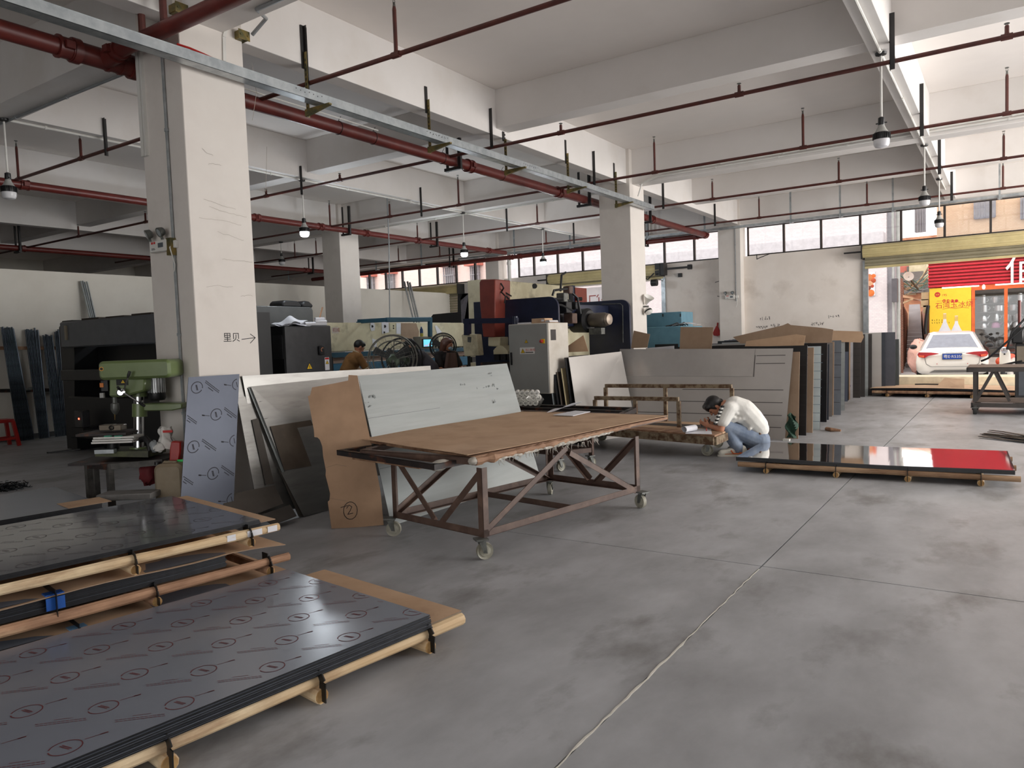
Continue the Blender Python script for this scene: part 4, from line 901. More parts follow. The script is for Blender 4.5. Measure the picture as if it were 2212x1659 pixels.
# top: torn plywood slab with foam-wrapped edge, cardboard sheet above
c4 = [up(P1+u*.05-v*.04,.652), up(P2+u*.03-v*.03,.645), up(P3-u*.04-v*.02,.662), up(P4,.662)]
mb = MB()
def TT(a_, b_): return c4[0].lerp(c4[1], a_).lerp(c4[3].lerp(c4[2], a_), b_)+Z*.02
mb.grid(TT, 4, 8, .02); mb.build('plywood_top', ply, T)
mb = MB(); n_ = 46; pts = []; rs = []
edge = lambda f: c4[1].lerp(c4[2], f)
for i in range(n_+1):
    f = i/n_*.74; pts.append(edge(f)-v*(.012+.006*math.sin(i*1.7))+Z*(.0+.012*f-.012*(1-f))); rs.append(max(.008, (.034-.03*f)*(1+.35*rnd.uniform(-1,1))))
mb.tube(pts, rs, 7); fo = mb.build('torn_edge_strip', ply, T)
mb = MB(); pts = []; rs = []
for i in range(70):
    f = .08+i/70*.56; k = edge(f); pts.append(k-v*(.028+.006*math.sin(i*2.3))-Z*(.028-.04*f+.008*rnd.random())); rs.append(max(.005,.014*(1-.5*abs(f-.36)/.3)*(1+.3*rnd.uniform(-1,1))))
mb.tube(pts, rs, 7)
for i in range(40):
    f = rnd.uniform(.05,.55); k = edge(f)-v*.03-Z*.035; d_ = V((rnd.uniform(-.02,.02),rnd.uniform(-.02,.02),-rnd.uniform(.02,.05))); mb.tube([k,k+d_*.6,k+d_+V((.008,0,0))],[.003,.002,.0008],4)
tag(mb.build('frayed_foam', foam, T), kind='stuff')
mb = MB(); k = edge(.0); mb.ball(k-v*.0+Z*-.01,.04,.05,.03,10,6); mb.ball(up(x1,.62)+v*.05+u*.1,.05,.09,.03,10,6); mb.ball(up(x1,.59)+v*.1+u*.12,.05,.07,.03,10,6); tag(mb.build('foam_wrap', foam, T), kind='stuff')
mb = MB()
def TC(a_, b_): 
    p = up(P1,.687).lerp(up(P2,.678), a_).lerp(up(P4,.69).lerp(up(P3,.69), a_), b_); p.z += .004*math.sin(b_*6+a_*3)+.003*math.sin(a_*9)*(1-b_); return p
mb.grid(TC, 8, 14, .004); mb.build('cardboard_cover', card, T)
# papers on the table
t = thing('paper_sheets', 'curled white drawing sheets lying on the cardboard-covered table', 'papers', pZ(1230,888,.692))
pa = [pZ(x,y,.696) for x,y in ((1195,897),(1243,888),(1275,890),(1238,899))]
MB().plate(pa[0],pa[3],pa[2],pa[1],.006).build('paper_stack', white_paper, t, flat=True)
pb = [pZ(x,y,.704) for x,y in ((1181,891),(1222,887),(1258,878),(1204,882))]
mb = MB(); mb.grid(lambda a_, b_: pb[0].lerp(pb[1], a_).lerp(pb[3].lerp(pb[2], a_), b_)+Z*(.05*(a_**2)*1.0+.01*math.sin(b_*3)), 8, 6, .001); mb.build('curled_sheet', white_paper, t)
# ---- dark frame trolley behind the table
t = thing('frame_trolley', 'low black rusty frame trolley just behind the cardboard-covered table', 'trolley', (-4.45,7.4,0))
zt = .66; q = [V((-5.35,7.15,zt)), V((-3.3,6.85,zt)), V((-3.5,7.72,zt)), V((-5.35,7.86,zt))]
for a, b in zip(q, q[1:]+q[:1]): MB().angle(a, b, .06, .006, -Z, (q[0]+q[2])/2-(a+b)/2).build('top_rail', rust_dk, t)
MB().angle(q[0].lerp(q[3],.5), q[1].lerp(q[2],.5), .05, .006, -Z, (0,1,0)).build('top_rail', rust_dk, t)
for p in (V((-4.12,7.05,0)), V((-3.92,7.4,0)), V((-5.2,7.2,0)), V((-5.2,7.75,0))):
    caster(t, p, .055, -1.9, h=.14); MB().bar(up(p,.14), up(p,.6), .045).build('post', rust, t)
for a, b in ((V((-4.12,7.05,.2)),V((-5.2,7.2,.2))),(V((-3.92,7.4,.2)),V((-5.2,7.75,.2))),(V((-4.12,7.05,.2)),V((-3.92,7.4,.2)))): MB().bar(a,b,.05).build('bottom_rail', rust, t)
for p in ((-4.12,7.05),(-3.92,7.4)): MB().bar((p[0],p[1],.22),(p[0]-.45,p[1]+.05,.6),.04).build('diagonal_brace', rust, t)
MB().obox((-4.5,7.42,.6),(.62,0,0),(0,.27,0),(0,0,.006)).build('tray_sheet', rust_dk, t)
# bag of paper rolls resting in the trolley
tb = thing('bag_of_rolls', 'clear plastic bag full of white rolls on the frame trolley', 'bag', (pD(1137,862,9.05).x,pD(1137,862,9.05).y,.606))
rl = 0
ax_ = V((-.5,.85,0)).normalized()
for r_ in range(3):
    for c_ in range(5):
        p = pD(1114+c_*10.6+(r_ % 2)*5+r_*1.5, 871-r_*10.5, 8.95); p.z = max(p.z, .645); m2 = MB()
        m2.lathe([(.012,.004),(.03,0),(.033,.006),(.033,.24),(.012,.24)], p, ax_, 14); rl_ = m2.build('paper_roll', white_pl, tb); MB().cyl(p-ax_*.001, p+ax_*.004, .012, 10).build('core', lamp_neck, rl_)
bagm = bpy.data.materials.new('clear_bag'); bagm.use_nodes = True; nt = bagm.node_tree; nt.nodes.clear()
o_ = nt.nodes.new('ShaderNodeOutputMaterial'); t_ = nt.nodes.new('ShaderNodeBsdfTransparent'); g_ = nt.nodes.new('ShaderNodeBsdfGlossy'); x_ = nt.nodes.new('ShaderNodeMixShader'); t_.inputs[0].default_value = (.95,.95,.93,1); g_.inputs['Roughness'].default_value = .2; x_.inputs[0].default_value = .16
nt.links.new(t_.outputs[0],x_.inputs[1]); nt.links.new(g_.outputs[0],x_.inputs[2]); nt.links.new(x_.outputs[0],o_.inputs[0])
bc = pD(1137,862,9.05); mb = MB(); mb.ball((bc.x,bc.y,.73),.2,.2,.13,20,12)
for i, p in enumerate(mb.v): mb.v[i] = p+V((rnd.uniform(-.02,.02),rnd.uniform(-.02,.02),rnd.uniform(-.015,.015)))
mb.build('bag_film', bagm, tb)
# ---- the man's platform cart with two hoop rails
K = thing('platform_cart', 'low platform cart with two worn hoop rails in front of the huge grey sheet', 'cart', (-3.8,9.0,0))
zp = .29
k0 = [V((-5.0,8.72,zp)), V((-2.86,8.46,zp)), V((-2.78,9.35,zp)), V((-5.0,9.55,zp))]
k0[1] = pZ(1543,948,.27); k0[1].z = zp
for a, b in zip(k0, k0[1:]+k0[:1]): MB().bar(a-Z*.045, b-Z*.045, .05, .09).build('deck_rail', worn_cream, K)
for k in range(4):
    f0, f1 = k/4+.01, (k+1)/4-.01
    mb = MB(); mb.prism([k0[0].lerp(k0[3],f0), k0[1].lerp(k0[2],f0), k0[1].lerp(k0[2],f1), k0[0].lerp(k0[3],f1)], Z*.018); mb.build('deck_board', [ply, card, rust_dk, card][k], K)
for p, a in ((V((-3.0,8.62,0)),.25),(V((-3.1,9.3,0)),.4),(V((-4.8,8.9,0)),.2),(V((-4.8,9.4,0)),.2)): caster(K, p, .07, a, h=zp-.09)
def hoop(px0, px1, pyt, Y, ptm):
    a = pY(px0, pyt, Y); b = pY(px1, pyt+6, Y); zt_ = (a.z+b.z)/2; m2 = MB()
    h = MB().bar((a.x,Y,zt_),(b.x,Y,zt_),.05).build('hoop_rail', worn_cream, K)
    for x in [a.x, b.x]+[pY(p, pyt, Y).x for p in ptm]: MB().bar((x,Y,zp+.018),(x,Y,zt_-.025),.045).build('hoop_post', worn_cream, K)
hoop(1285,1466,858,8.82,[1372]); hoop(1308,1581,831,9.42,[1437])
t = thing('drawing_roll', 'half-unrolled white drawing lying on the platform cart by the man', 'papers', pZ(1500,930,.31))
pa = [pZ(x,y,.311) for x,y in ((1480,937),(1538,938),(1536,927),(1490,926))]
MB().plate(pa[0],pa[1],pa[2],pa[3],.003).build('flat_sheet', white_paper, t, flat=True)
c = pZ(1490,934,.311); ax = V((.25,.97,0)).normalized(); sd = V((ax.y,-ax.x,0)); pts = []
mb = MB(); mb.grid(lambda a_, b_: c+ax*(b_-.5)*.22+sd*(-.0+(.02+.024*a_)*math.cos(a_*9.5))+Z*(.042+(.018+.024*a_)*math.sin(a_*9.5)), 26, 2, .001); mb.build('curl', white_paper, t)
t = thing('red_pen_cap', 'tiny red pen cap standing on the drawing sheet', 'pen cap', pZ(1526,931,.315)); MB().lathe([(.006,0),(.006,.03),(.003,.034)], pZ(1526,931,.315), n=8).build('cap', red_pl, t)
# ---- dark rolling bench at the edge of the frame
WT = pZ(2101,895,0); B = thing('rolling_workbench', 'dark grey rolling bench with a lower shelf near the street door', 'table', (WT.x+.8,WT.y+.4,0))
bx0, by0 = WT.x-.0, WT.y; top = pY(2090,793,by0).z; Lb = 1.9; Wb = .9
dkp = mat('dark_bench_paint', srgb(74,68,64), .5, c2=srgb(58,54,52), scale=6)
MB().box(bx0-.08,bx0+Lb,by0-.06,by0+Wb*.5,top-.012,top).build('top_board', mat('bench_board', srgb(120,106,94), .6, c2=srgb(96,84,76)), B, bevel=.004); MB().box(bx0-.08,bx0+Lb,by0+Wb*.5+.01,by0+Wb+.06,top-.012,top).build('top_board', mat('bench_board', srgb(120,106,94), .6), B, bevel=.004)
mb = MB(); 
for a, b in (((bx0-.06,by0-.04),(bx0+Lb,by0-.04)),((bx0-.06,by0+Wb+.04),(bx0+Lb,by0+Wb+.04)),((bx0-.06,by0-.04),(bx0-.06,by0+Wb+.04))): MB().bar((*a,top-.045),(*b,top-.045),.05,.065).build('top_rail', dkp, B)
for y in (by0+.02,by0+Wb-.02):
    for x in (bx0+.03,bx0+Lb-.1): MB().bar((x,y,.2),(x,y,top-.08),.05).build('post', dkp, B)
for y in (by0+.02,by0+Wb-.02):
    MB().bar((bx0+.05,y,.22),(bx0+.28,y,top-.08),.04).build('diagonal_brace', dkp, B); MB().bar((bx0+.5,y,.22),(bx0+.3,y,top-.08),.04).build('diagonal_brace', dkp, B)
zs = pY(2095,868,by0).z
for y in (by0,by0+Wb): MB().bar((bx0,y,zs-.05),(bx0+Lb,y,zs-.05),.05,.07).build('shelf_rail', dkp, B)
MB().bar((bx0,by0,zs-.05),(bx0,by0+Wb,zs-.05),.05,.07).build('shelf_rail', dkp, B)
MB().box(bx0+.03,bx0+Lb,by0+.03,by0+Wb,zs-.01,zs+.004).build('shelf_board', mat('bench_board', srgb(120,106,94), .6), B)
for x in (bx0+.03,bx0+Lb-.1):
    for y in (by0+.02,by0+Wb-.02): caster(B, (x,y,0), .085, -1.5, mw=mat('rubber_wheel', srgb(60,60,58), .6), h=zs-.085)
# black straps on the floor
t = thing('strap_bundle', 'bundle of black flat straps lying on the floor near the dark bench', 'strap', pZ(2160,945,0))
for k in range(7):
    a = pZ(2116+k*4,944-k*.8+rnd.uniform(-2,2),0); b = pZ(2212,957-k*1.2,0); d = (b-a); e = a+d*2.2; m2 = MB(); pts = [a+d*f*2.2+V((0,rnd.uniform(-.015,.015),.012+.01*k*.6+.012*rnd.random())) for f in (0,.15,.35,.6,.8,1)]
    for p, q in zip(pts[:-1], pts[1:]): m2.bar(p, q, .055, .006)
    m2.build('flat_strap', tape, t)
# ================================================================== MACHINES ALONG THE LEFT AND BACK
chk = mat('charcoal_paint', srgb(58,58,60), .45, c2=srgb(48,48,50))
dkgrey = mat('slate_paint', srgb(92,96,102), .45, c2=srgb(84,88,94))
blackp = mat('machine_black', srgb(24,25,27), .5, c2=srgb(18,18,20))
navy = mat('navy_paint', srgb(34,40,64), .35, c2=srgb(28,34,54))
creamp = mat('cream_paint', srgb(214,206,176), .5, c2=srgb(196,186,154), scale=3, c3=srgb(150,140,114), s3=2.5)
teal = mat('teal_paint', srgb(40,84,104), .45)
bluep = mat('blue_paint', srgb(58,116,146), .45, c2=srgb(50,104,132))
skyb = mat('light_blue_paint', srgb(96,140,158), .5, c2=srgb(86,128,146))
redp = mat('red_oxide_paint', srgb(130,56,44), .45, c2=srgb(118,50,40))
cabg = mat('cabinet_grey', srgb(152,152,148), .42, c2=srgb(142,142,138), scale=2)
cabw = mat('cabinet_white', srgb(206,200,190), .45, c2=srgb(190,182,170), scale=4)
def tri_sign(parent, o, ux, uy, s):
    """yellow warning triangle with a bolt"""
    ux, uy = V(ux).normalized(), V(uy).normalized(); n = ux.cross(uy); o = V(o)
    MB().prism([o-ux*s/2+n*.001, o+ux*s/2+n*.001, o+uy*s*.87+n*.001], n*.0012).build('warning_triangle', black_p, parent)
    MB().prism([o-ux*s*.38+uy*s*.07+n*.0023, o+ux*s*.38+uy*s*.07+n*.0023, o+uy*s*.73+n*.0023], n*.0008).build('triangle_face', yellow, parent)
    strokes([[(.03*s,.52*s),(-.05*s,.32*s),(.04*s,.32*s),(-.02*s,.14*s)]], o+n*.0032, ux, uy, .06*s, black_p, 'bolt_mark', parent)
# ---- folding machine behind the drill
t = thing('folding_machine', 'large black folding machine with a slate front panel behind the green drill', 'machine', (-11,6.2,0))
Y0 = 5.73; xl = pY(127,700,Y0).x; xr = -8.9
MB().prism([(xl+.12,Y0,2.02),(xl,Y0,1.92),(xl,Y0,0.02),(xl+.32,Y0,.02),(xl+.32,Y0,.75),(xl+.42,Y0,1.5),(xl+.42,Y0,2.02)], (0,1.3,0)).build('side_frame', blackp, t)
MB().box(xr-.4,xr,Y0,Y0+1.3,.0,2.0).build('side_frame', blackp, t)
a = pY(146,752,Y0-.03); b = pY(330,690,Y0-.03)
MB().box(xl+.1,xr-.1,Y0-.04,Y0+.2,1.6,2.0).build('upper_panel', dkgrey, t, bevel=.02)
mb = MB(); mb.box(xl+.42,xr-.4,Y0+.35,Y0+.55,.0,1.6); mb.build('inner_panel', blackp, t)
MB().box(xl+.15,xr-.2,Y0-.1,Y0+.25,1.1,1.26).build('clamp_beam', mat('dark_beam', srgb(44,44,44), .5), t, bevel=.01)
MB().box(xl+.15,xr-.2,Y0-.02,Y0+.3,.2,.85).build('lower_beam', blackp, t, bevel=.02)
MB().box(xl+.28,xl+.34,Y0-.06,Y0-.04,1.72,1.94).build('handle_plate', mat('plate_tan', srgb(150,140,120), .5), t)
mb = MB(); k = 0
for x in (xl+.5, xl+1.2, xl+1.9, xl+2.6): MB().box(x,x+.5,Y0+.1,Y0+.7,2.0,2.03+.03*rnd.random()).build('dusty_offcut', mat('dusty_brown', srgb(70,62,54), .8), t)
MB().prism([(xl+.32,Y0+.0,.02),(xl+.1,Y0-.35,.0),(xl+.14,Y0-.35,0),(xl+.4,Y0,.02)], (0,0,.02)).build('floor_bracket', blackp, t)
c = pY(168,905,Y0-.25); cb = MB(); cb.box(c.x-.1,c.x+.12,c.y,c.y+.12,c.z-.13,c.z+.12); cbx = cb.build('control_box', chk, t, bevel=.01)
MB().box(c.x+.02,c.x+.05,c.y-.004,c.y,c.z-.01,c.z+.015).build('indicator_light', mat('red_led', (1,.12,.06), .4, emit=4), cbx)
MB().box(c.x-.18,c.x+.2,c.y-.03,c.y+.2,c.z-.16,c.z-.13).build('bracket_shelf', blackp, t)
# ---- green bench drill on its stand
D0 = 6.05; RH = V((_cy,-_sy,0)); DH = V((_sy,_cy,0))
def dp(x, y, dv=0.0): return pD(x, y, D0+dv)
t = thing('drill_press', 'green bench drill press with a ribbed silver motor beside the near pillar', 'drill press', pD(300,985,D0))
Zv = V((0,0,1))
def rounded(cx0, cx1, zt_, zb_, r, dv0, dv1, m, name, par, bev=.02, n=6):
    A, B = dp(cx0,zt_,dv0), dp(cx1,zb_,dv0); w = (B-A).dot(RH); h = A.z-B.z; poly = []
    for (sx, sy, a0) in ((r,-r,PI/2),(r,-h+r,PI),(w-r,-h+r,1.5*PI),(w-r,-r,0)):
        for k in range(n+1):
            a = a0+PI/2*k/n; poly.append(A+RH*(sx+r*math.cos(a))+Zv*(sy+r*math.sin(a)))
    return MB().prism(poly, DH*(dv1-dv0)).build(name, m, par, bevel=bev)
cov = rounded(210,367,781,816,.0385,-.1309,.1309,green,'belt_cover',t)
MB().cyl(dp(219,797,-.1347), dp(219,797,-.1294), .0169, 16).build('badge', mat('badge_orange', srgb(206,150,60), .4), cov)
MB().cyl(dp(219,797,-.1378), dp(219,797,-.1324), .0108, 12).build('badge_centre', black_p, cov)
MB().obox(dp(291,780.5,0), RH*.0308, DH*.0231, Zv*.0062).build('lid_catch', mat('brass', srgb(190,160,80), .4, .6), cov)
MB().prism([dp(234,816,-.077),dp(234,858,-.077),dp(262,858,-.077),dp(312,845,-.077),dp(314,816,-.077)], DH*.154).build('head_casting', green, t, bevel=.015)
MB().obox(dp(264,825,-.0809), RH*.0462, DH*.0031, Zv*.027).build('name_plate', black_p, t)
tri_sign(t, dp(266,828,-.0862), RH, Zv, .0385)
MB().obox(dp(231,833,-.0385), RH*.027, DH*.0385, Zv*.0423).build('switch_box', black_pl, t); MB().obox(dp(220,832,-.077), RH*.0139, DH*.0077, Zv*.0169).build('switch_button', mat('orange_btn', srgb(206,120,50), .5), t); MB().obox(dp(221,854,-.077), RH*.0154, DH*.0115, Zv*.0193).build('plug_socket', lamp_neck, t)
MB().lathe([(.0154,-.0462),(.0231,-.0308),(.0231,0),(.0323,.0077),(.0323,.0462),(.0231,.0539)], dp(264,847,-.0924), -DH+RH*.231, 14).build('feed_hub', chrome, t)
for q in ((dp(268,842,-.154),dp(279,806,-.1694)),(dp(270,850,-.154),dp(309,875,-.1694)),(dp(262,845,-.154),dp(256,838,-.2156))):
    h = MB().tube([q[0],q[1]], .0062, 8).build('feed_lever', chrome, t); d = (q[1]-q[0]).normalized(); MB().tube([q[1]-d*.0385,q[1]-d*.0154,q[1]+d*.0154],[.0077,.0123,.0108],10).build('lever_grip', black_pl, h)
mb = MB(); mb.lathe([(.0169,0),(.0169,-.0462),(.0308,-.0539),(.0331,-.1001),(.0231,-.1232),(.0108,-.1424)], dp(247,858,0), n=16); mb.build('chuck', steel_g, t)
MB().tube([dp(248,895,0),dp(248,907,0)],[.0046,.0023],8).build('drill_bit', mat('bit_gold', srgb(190,160,96), .3, .8), t)
MB().cyl(dp(300,972,.077), dp(300,816,.077), .0385, 18).build('column', chrome, t)
MB().cyl(dp(302,857,.077), dp(302,838,.077), .0539, 18).cyl(dp(302,900,.077), dp(302,872,.077), .0577, 18).build('column_collar', green, t)
MB().prism([dp(310,872,0),dp(310,888,0),dp(372,887,0),dp(393,882,0),dp(393,871,0)], DH*.1694).build('table_arm', green, t, bevel=.008)
mb = MB(); c = dp(337,816,.0924)
for k in range(22):
    a = 2*PI*k/22; mb.obox(c-Zv*.0616+RH*.0577*math.cos(a)+DH*.0577*math.sin(a), RH*math.cos(a)*.0108+DH*math.sin(a)*.0108, -RH*math.sin(a)*.0031+DH*math.cos(a)*.0031, Zv*.0616)
mb.cyl(c, c-Zv*.1232, .0554, 18); mb.build('motor_fins', mat('alu_fin', srgb(206,208,208), .35, .6), t)
MB().lathe([(.0678,0),(.0693,-.0462),(.0577,-.0655),(.0231,-.0693)], c-Zv*.1193, n=20).build('motor_cap', black_pl, t)
MB().prism([dp(205,976,-.0924),dp(205,986,-.0924),dp(320,988,-.0924),dp(320,974,-.0924)], DH*.308).build('foot_plate', mat('dirty_green', srgb(86,92,52), .5, c2=srgb(60,60,40), scale=10), t)
MB().cyl(dp(300,975,.077), dp(300,966,.077), .0693, 18).build('column_base', green, t)
MB().obox(dp(240,934,0), RH*.2002, DH*.154, Zv*.0092).build('work_table', rust_dk, t)
MB().cyl(dp(245,972,.0385), dp(245,936,.0385), .0462, 12).build('table_support', blackp, t)
t2 = thing('machine_vice', 'small steel vice blocks clamped on the drill table', 'vice', dp(245,930,0))
for x0, x1 in ((220,247),(247,268)): MB().obox(dp((x0+x1)/2,923,-.0385), RH*(x1-x0)/2/265, DH*.0462, Zv*.0231).build('jaw_block', mat('vice_steel', srgb(128,118,104), .4, .5), t2, bevel=.005)
MB().ring(dp(240,924,-.0924),DH,.0154,.0046,14,6).build('screw_ring', blackp, t2)
# white boards and tools on the stand
for k in range(3):
    tag(MB().obox(dp(252,953-k*5,-.0924)+RH*.0077*k, RH*.1617, DH*.077, Zv*.0069).build('white_board', white_pl, None), ('lowest white panel stacked under the drill table','middle white panel stacked under the drill table','upper white panel with green clips under the drill table')[k], 'panel')
for x in (234,256): tag(MB().obox(dp(x,944,-.154), RH*.0262, DH*.0154, Zv*.0123).build('green_clip', mat('clip_green', srgb(60,150,120), .5)), 'green plastic clip standing on the white panels, '+('left one' if x == 234 else 'right one'), 'clip')
tag(MB().obox(dp(228,975,-.1155), RH*.077, DH*.0231, Zv*.0154).build('metal_bar', galv), 'short grey aluminium bar lying on the drill stand', 'bar')
st = thing('drill_stand', 'low dirty steel stand carrying the green drill', 'stand', dp(280,1060,0))
tz = dp(280,992,0).z
MB().obox(dp(276,992,.0385), RH*.3696, DH*.2079, Zv*.0092).build('stand_top', rust_dk, st)
for x, dv in ((190,-.077),(236,-.1848),(345,-.154),(352,.1925),(205,.2156)):
    p = dp(x,1000,dv); MB().bar((p.x,p.y,0),(p.x,p.y,tz-.0092),.0423).build('leg', mat('dirty_grey_steel', srgb(92,90,86), .6, c2=srgb(58,56,54), scale=10), st)
MB().bar(dp(190,1005,-.077),dp(236,1008,-.1848),.0385,.0462).build('apron', rust_dk, st); MB().bar(dp(236,1008,-.1848),dp(352,998,-.154),.0231,.0462).build('apron', mat('dirty_grey_steel', srgb(92,90,86), .6), st)
# clutter round the stand
def blob(name, label, cat, c, rx, ry, rz, m, jit=.0154, n=14, mm=10, extra=None):
    mb = MB(); mb.ball(c, rx, ry, rz, n, mm)
    for i, p in enumerate(mb.v): mb.v[i] = p+V((rnd.uniform(-jit,jit),rnd.uniform(-jit,jit),rnd.uniform(-jit,jit)))
    return tag(mb.build(name, m, sharp=1.2), label, cat)
c = dp(358,948,-.077); mb = MB(); mb.grid(lambda u_, v_: c+RH*((.0693+.0154*math.sin(v_*9))*math.cos(u_*2*PI)*(1-.462*v_))+DH*(.0539*math.sin(u_*2*PI)*(1-.385*v_))+Zv*(-.077+.1694*v_)+V((.0092*math.sin(u_*31+v_*17),.0092*math.sin(u_*23),.0077*math.sin(u_*19))), 26, 10)
wb = tag(mb.build('plastic_bag', white_pl, sharp=1.3), 'crumpled white plastic bag with faint red print on the drill stand', 'bag'); MB().obox(dp(362,932,-.1463), RH*.0385, DH*.0008, Zv*.0092).build('red_print', red_ink, wb)
blob('plastic_bag','second crumpled white bag lying lower beside the first','bag',dp(344,966,-.1155),.0539,.0462,.0347,white_pl,.0092)
blob('clear_cup','clear plastic bag with grey content on the drill stand','bag',dp(333,964,-.1155),.0347,.0347,.0462,mat('hazy_plastic', srgb(150,156,158), .3),.0062)
t = thing('cutting_torch', 'black hose nozzle lying curved on the drill stand', 'tool', dp(312,960,-.077)); MB().tube([dp(304,950,-.077),dp(313,947,-.0924),dp(322,956,-.1078),dp(324,974,-.1232)],[.0231,.027,.027,.0154],10).build('nozzle', black_pl, t)
t = thing('red_scoop', 'tall red plastic scoop leaning on the drill stand edge', 'scoop', dp(377,980,-.154)); MB().prism([dp(369,953,-.154),dp(390,954,-.154),dp(390,975,-.154),dp(386,1000,-.154),dp(364,1004,-.154),dp(366,968,-.154)], DH*.0693).build('body', red_pl, t, bevel=.01)
tag(MB().obox(dp(393,996,-.1694), RH*.0347, DH*.0077, Zv*.0131).build('green_tag', mat('fluor_green', srgb(60,220,110), .4)), 'bright green tab beside the red scoop', 'tab')
j = thing('jerrycan', 'dirty beige plastic jerrycan on the floor under the red scoop', 'jerrycan', (dp(362,1070,-.231).x,dp(362,1070,-.231).y,0))
rounded(329,396,1004,1100,.0539,-.2926,-.1232,mat('beige_plastic', srgb(158,144,122), .5, c2=srgb(134,120,98), scale=4),'body',j,bev=.0231)
MB().tube([dp(350,1006,-.2079),dp(356,998,-.2079),dp(380,998,-.2079),dp(388,1006,-.2079)], .0123, 8).build('handle', mat('beige_plastic2', srgb(140,126,100), .5), j); MB().cyl(dp(340,1004,-.2079),dp(340,998,-.2079),.0231,12).build('cap', black_pl, j)
blob('red_bag','dark red sack slumped under the drill stand','bag',dp(320,1022,-.0385),.0693,.0616,.0924,mat('dark_red_cloth', srgb(110,30,36), .7),.0154)
tag(MB().obox(dp(280,1069,-.3465), RH*.2079, DH*.0924, Zv*.0231).build('grey_board', mat('dusty_grey', srgb(128,126,124), .8, c2=srgb(108,106,104), scale=9), bevel=.006), 'dusty grey board lying in front of the drill stand', 'board')
for k, (x, y, r) in enumerate(((275,1055,.0539),(305,1050,.0462),(255,1058,.0385))): blob('rag', ('grey rag under the drill stand, largest','grey rag under the drill stand beside the jerrycan','small grey rag under the drill stand')[k], 'rag', V((dp(x,y,-.1155).x,dp(x,y,-.1155).y,.0385)), r*1.3, r, .0385, mat('grey_rag', srgb(120,118,116), .9), .0092)
mb = MB(); c = pZ(12,1058,0)
for k in range(150):
    p = c+V((rnd.gauss(0,.077),rnd.gauss(0,.077),.0077+.0693*rnd.random())); a = rnd.random()*6; q = [p+V((.0462*f*math.cos(a)+.0115*math.sin(f*9),.0462*f*math.sin(a)+.0115*math.cos(f*9),.0154*math.sin(f*7)-.0154*f)) for f in (0,.385,1,1.5,2)]; q = [V((w.x,w.y,max(w.z,.0046))) for w in q]; mb.tube(q, .0039, 4)
tag(mb.build('metal_swarf', mat('swarf', srgb(70,74,78), .25, .9), None), 'pile of curly dark metal swarf on the floor', 'swarf', kind='stuff')
# ---- steel profiles leaning on the left wall, the rack rails and the stool
GP = 'dark steel channels leaning on the partition wall'
prof_m = mat('primer_profile', srgb(92,100,110), .35, .5, c2=srgb(66,72,80), scale=12)
for (tx0, tx1, ty_, bx0, bx1, by_, n, lab, gm) in ((1,27,707,38,71,944,11,'dark steel channel of the widest bundle leaning on the partition wall',prof_m),(53,80,711,84,103,938,9,'dark steel channel of the middle bundle leaning on the partition wall',prof_m),(91,110,724,118,137,932,7,'dark steel channel of the narrow bundle next to the folding machine',prof_m),(117,124,714,135,141,925,3,'dark steel channel half behind the folding machine',prof_m),(173,186,609,210,222,760,4,'long galvanised profile leaning above the folding machine',galv),(190,194,647,214,220,760,2,'short galvanised profile leaning above the folding machine',galv)):
    for k in range(n):
        f = k/max(1,n-1); A = pX(tx0+(tx1-tx0)*f, ty_+rnd.uniform(-3,3), -14.74); B = pX(bx0+(bx1-bx0)*f, by_, -14.42); A.x -= .002*k; B = B if by_ > 900 else A+(B-A)*((A.z-.02)/(A.z-B.z)); B.z = .02; B.x = min(B.x, -14.0)
        m2 = MB(); d_ = (B-A).normalized(); m2.angle(A, B, .03, .004, (1,0,0), (0,1,0)); tag(m2.build('steel_profile', gm), lab, 'profile', GP+' '+str(int(tx0)) if False else GP+', '+lab.split(' of ')[-1][:18])
t = thing('wall_rack', 'pair of rusty horizontal rack rails on the partition wall', 'rack', (-14.7,6.3,1.0))
for y_, m in ((752,pole_b),(842,rust_dk)):
    a = pX(0,y_-2,-14.76); b = pX(120,y_,-14.76); MB().bar(a+V((0,-.6,0)), b, .05, .06).build('rail', m, t)
for px in (56,132): p = pX(px,842,-14.6); MB().tube([p+V((0,-.1,0)),p,p+V((0,.12,.02))],.025,8).build('clamp', steel_g, t)
S = V((-14.02,5.5,0)); t = thing('plastic_stool', 'red plastic stool standing by the partition wall', 'stool', S)
mb = MB(); mb.obox(S+Zv*.445, (.15,0,0), (0,.15,0), (0,0,.012)); mb.obox(S+Zv*.42, (.155,0,0), (0,.155,0), (0,0,.018)); mb.build('seat', red_pl, t, bevel=.01)
for sx in (-1,1):
    for sy in (-1,1): MB().bar(S+V((sx*.13,sy*.13,.41)), S+V((sx*.18,sy*.18,0)), .05, .05).build('leg', red_pl, t)
for a, b in (((-1,-1),(1,-1)),((1,-1),(1,1)),((1,1),(-1,1)),((-1,1),(-1,-1))): MB().bar(S+V((a[0]*.165,a[1]*.165,.13)), S+V((b[0]*.165,b[1]*.165,.13)), .02, .035).build('rung', red_pl, t)
tag(MB().obox(S+V((-.1,-.15,.62)), (.12,0,.03), (0,.1,0), (0,0,.02)).build('dark_tray', black_pl, bevel=.008), 'small dark tray jutting in above the red stool', 'tray') if False else None
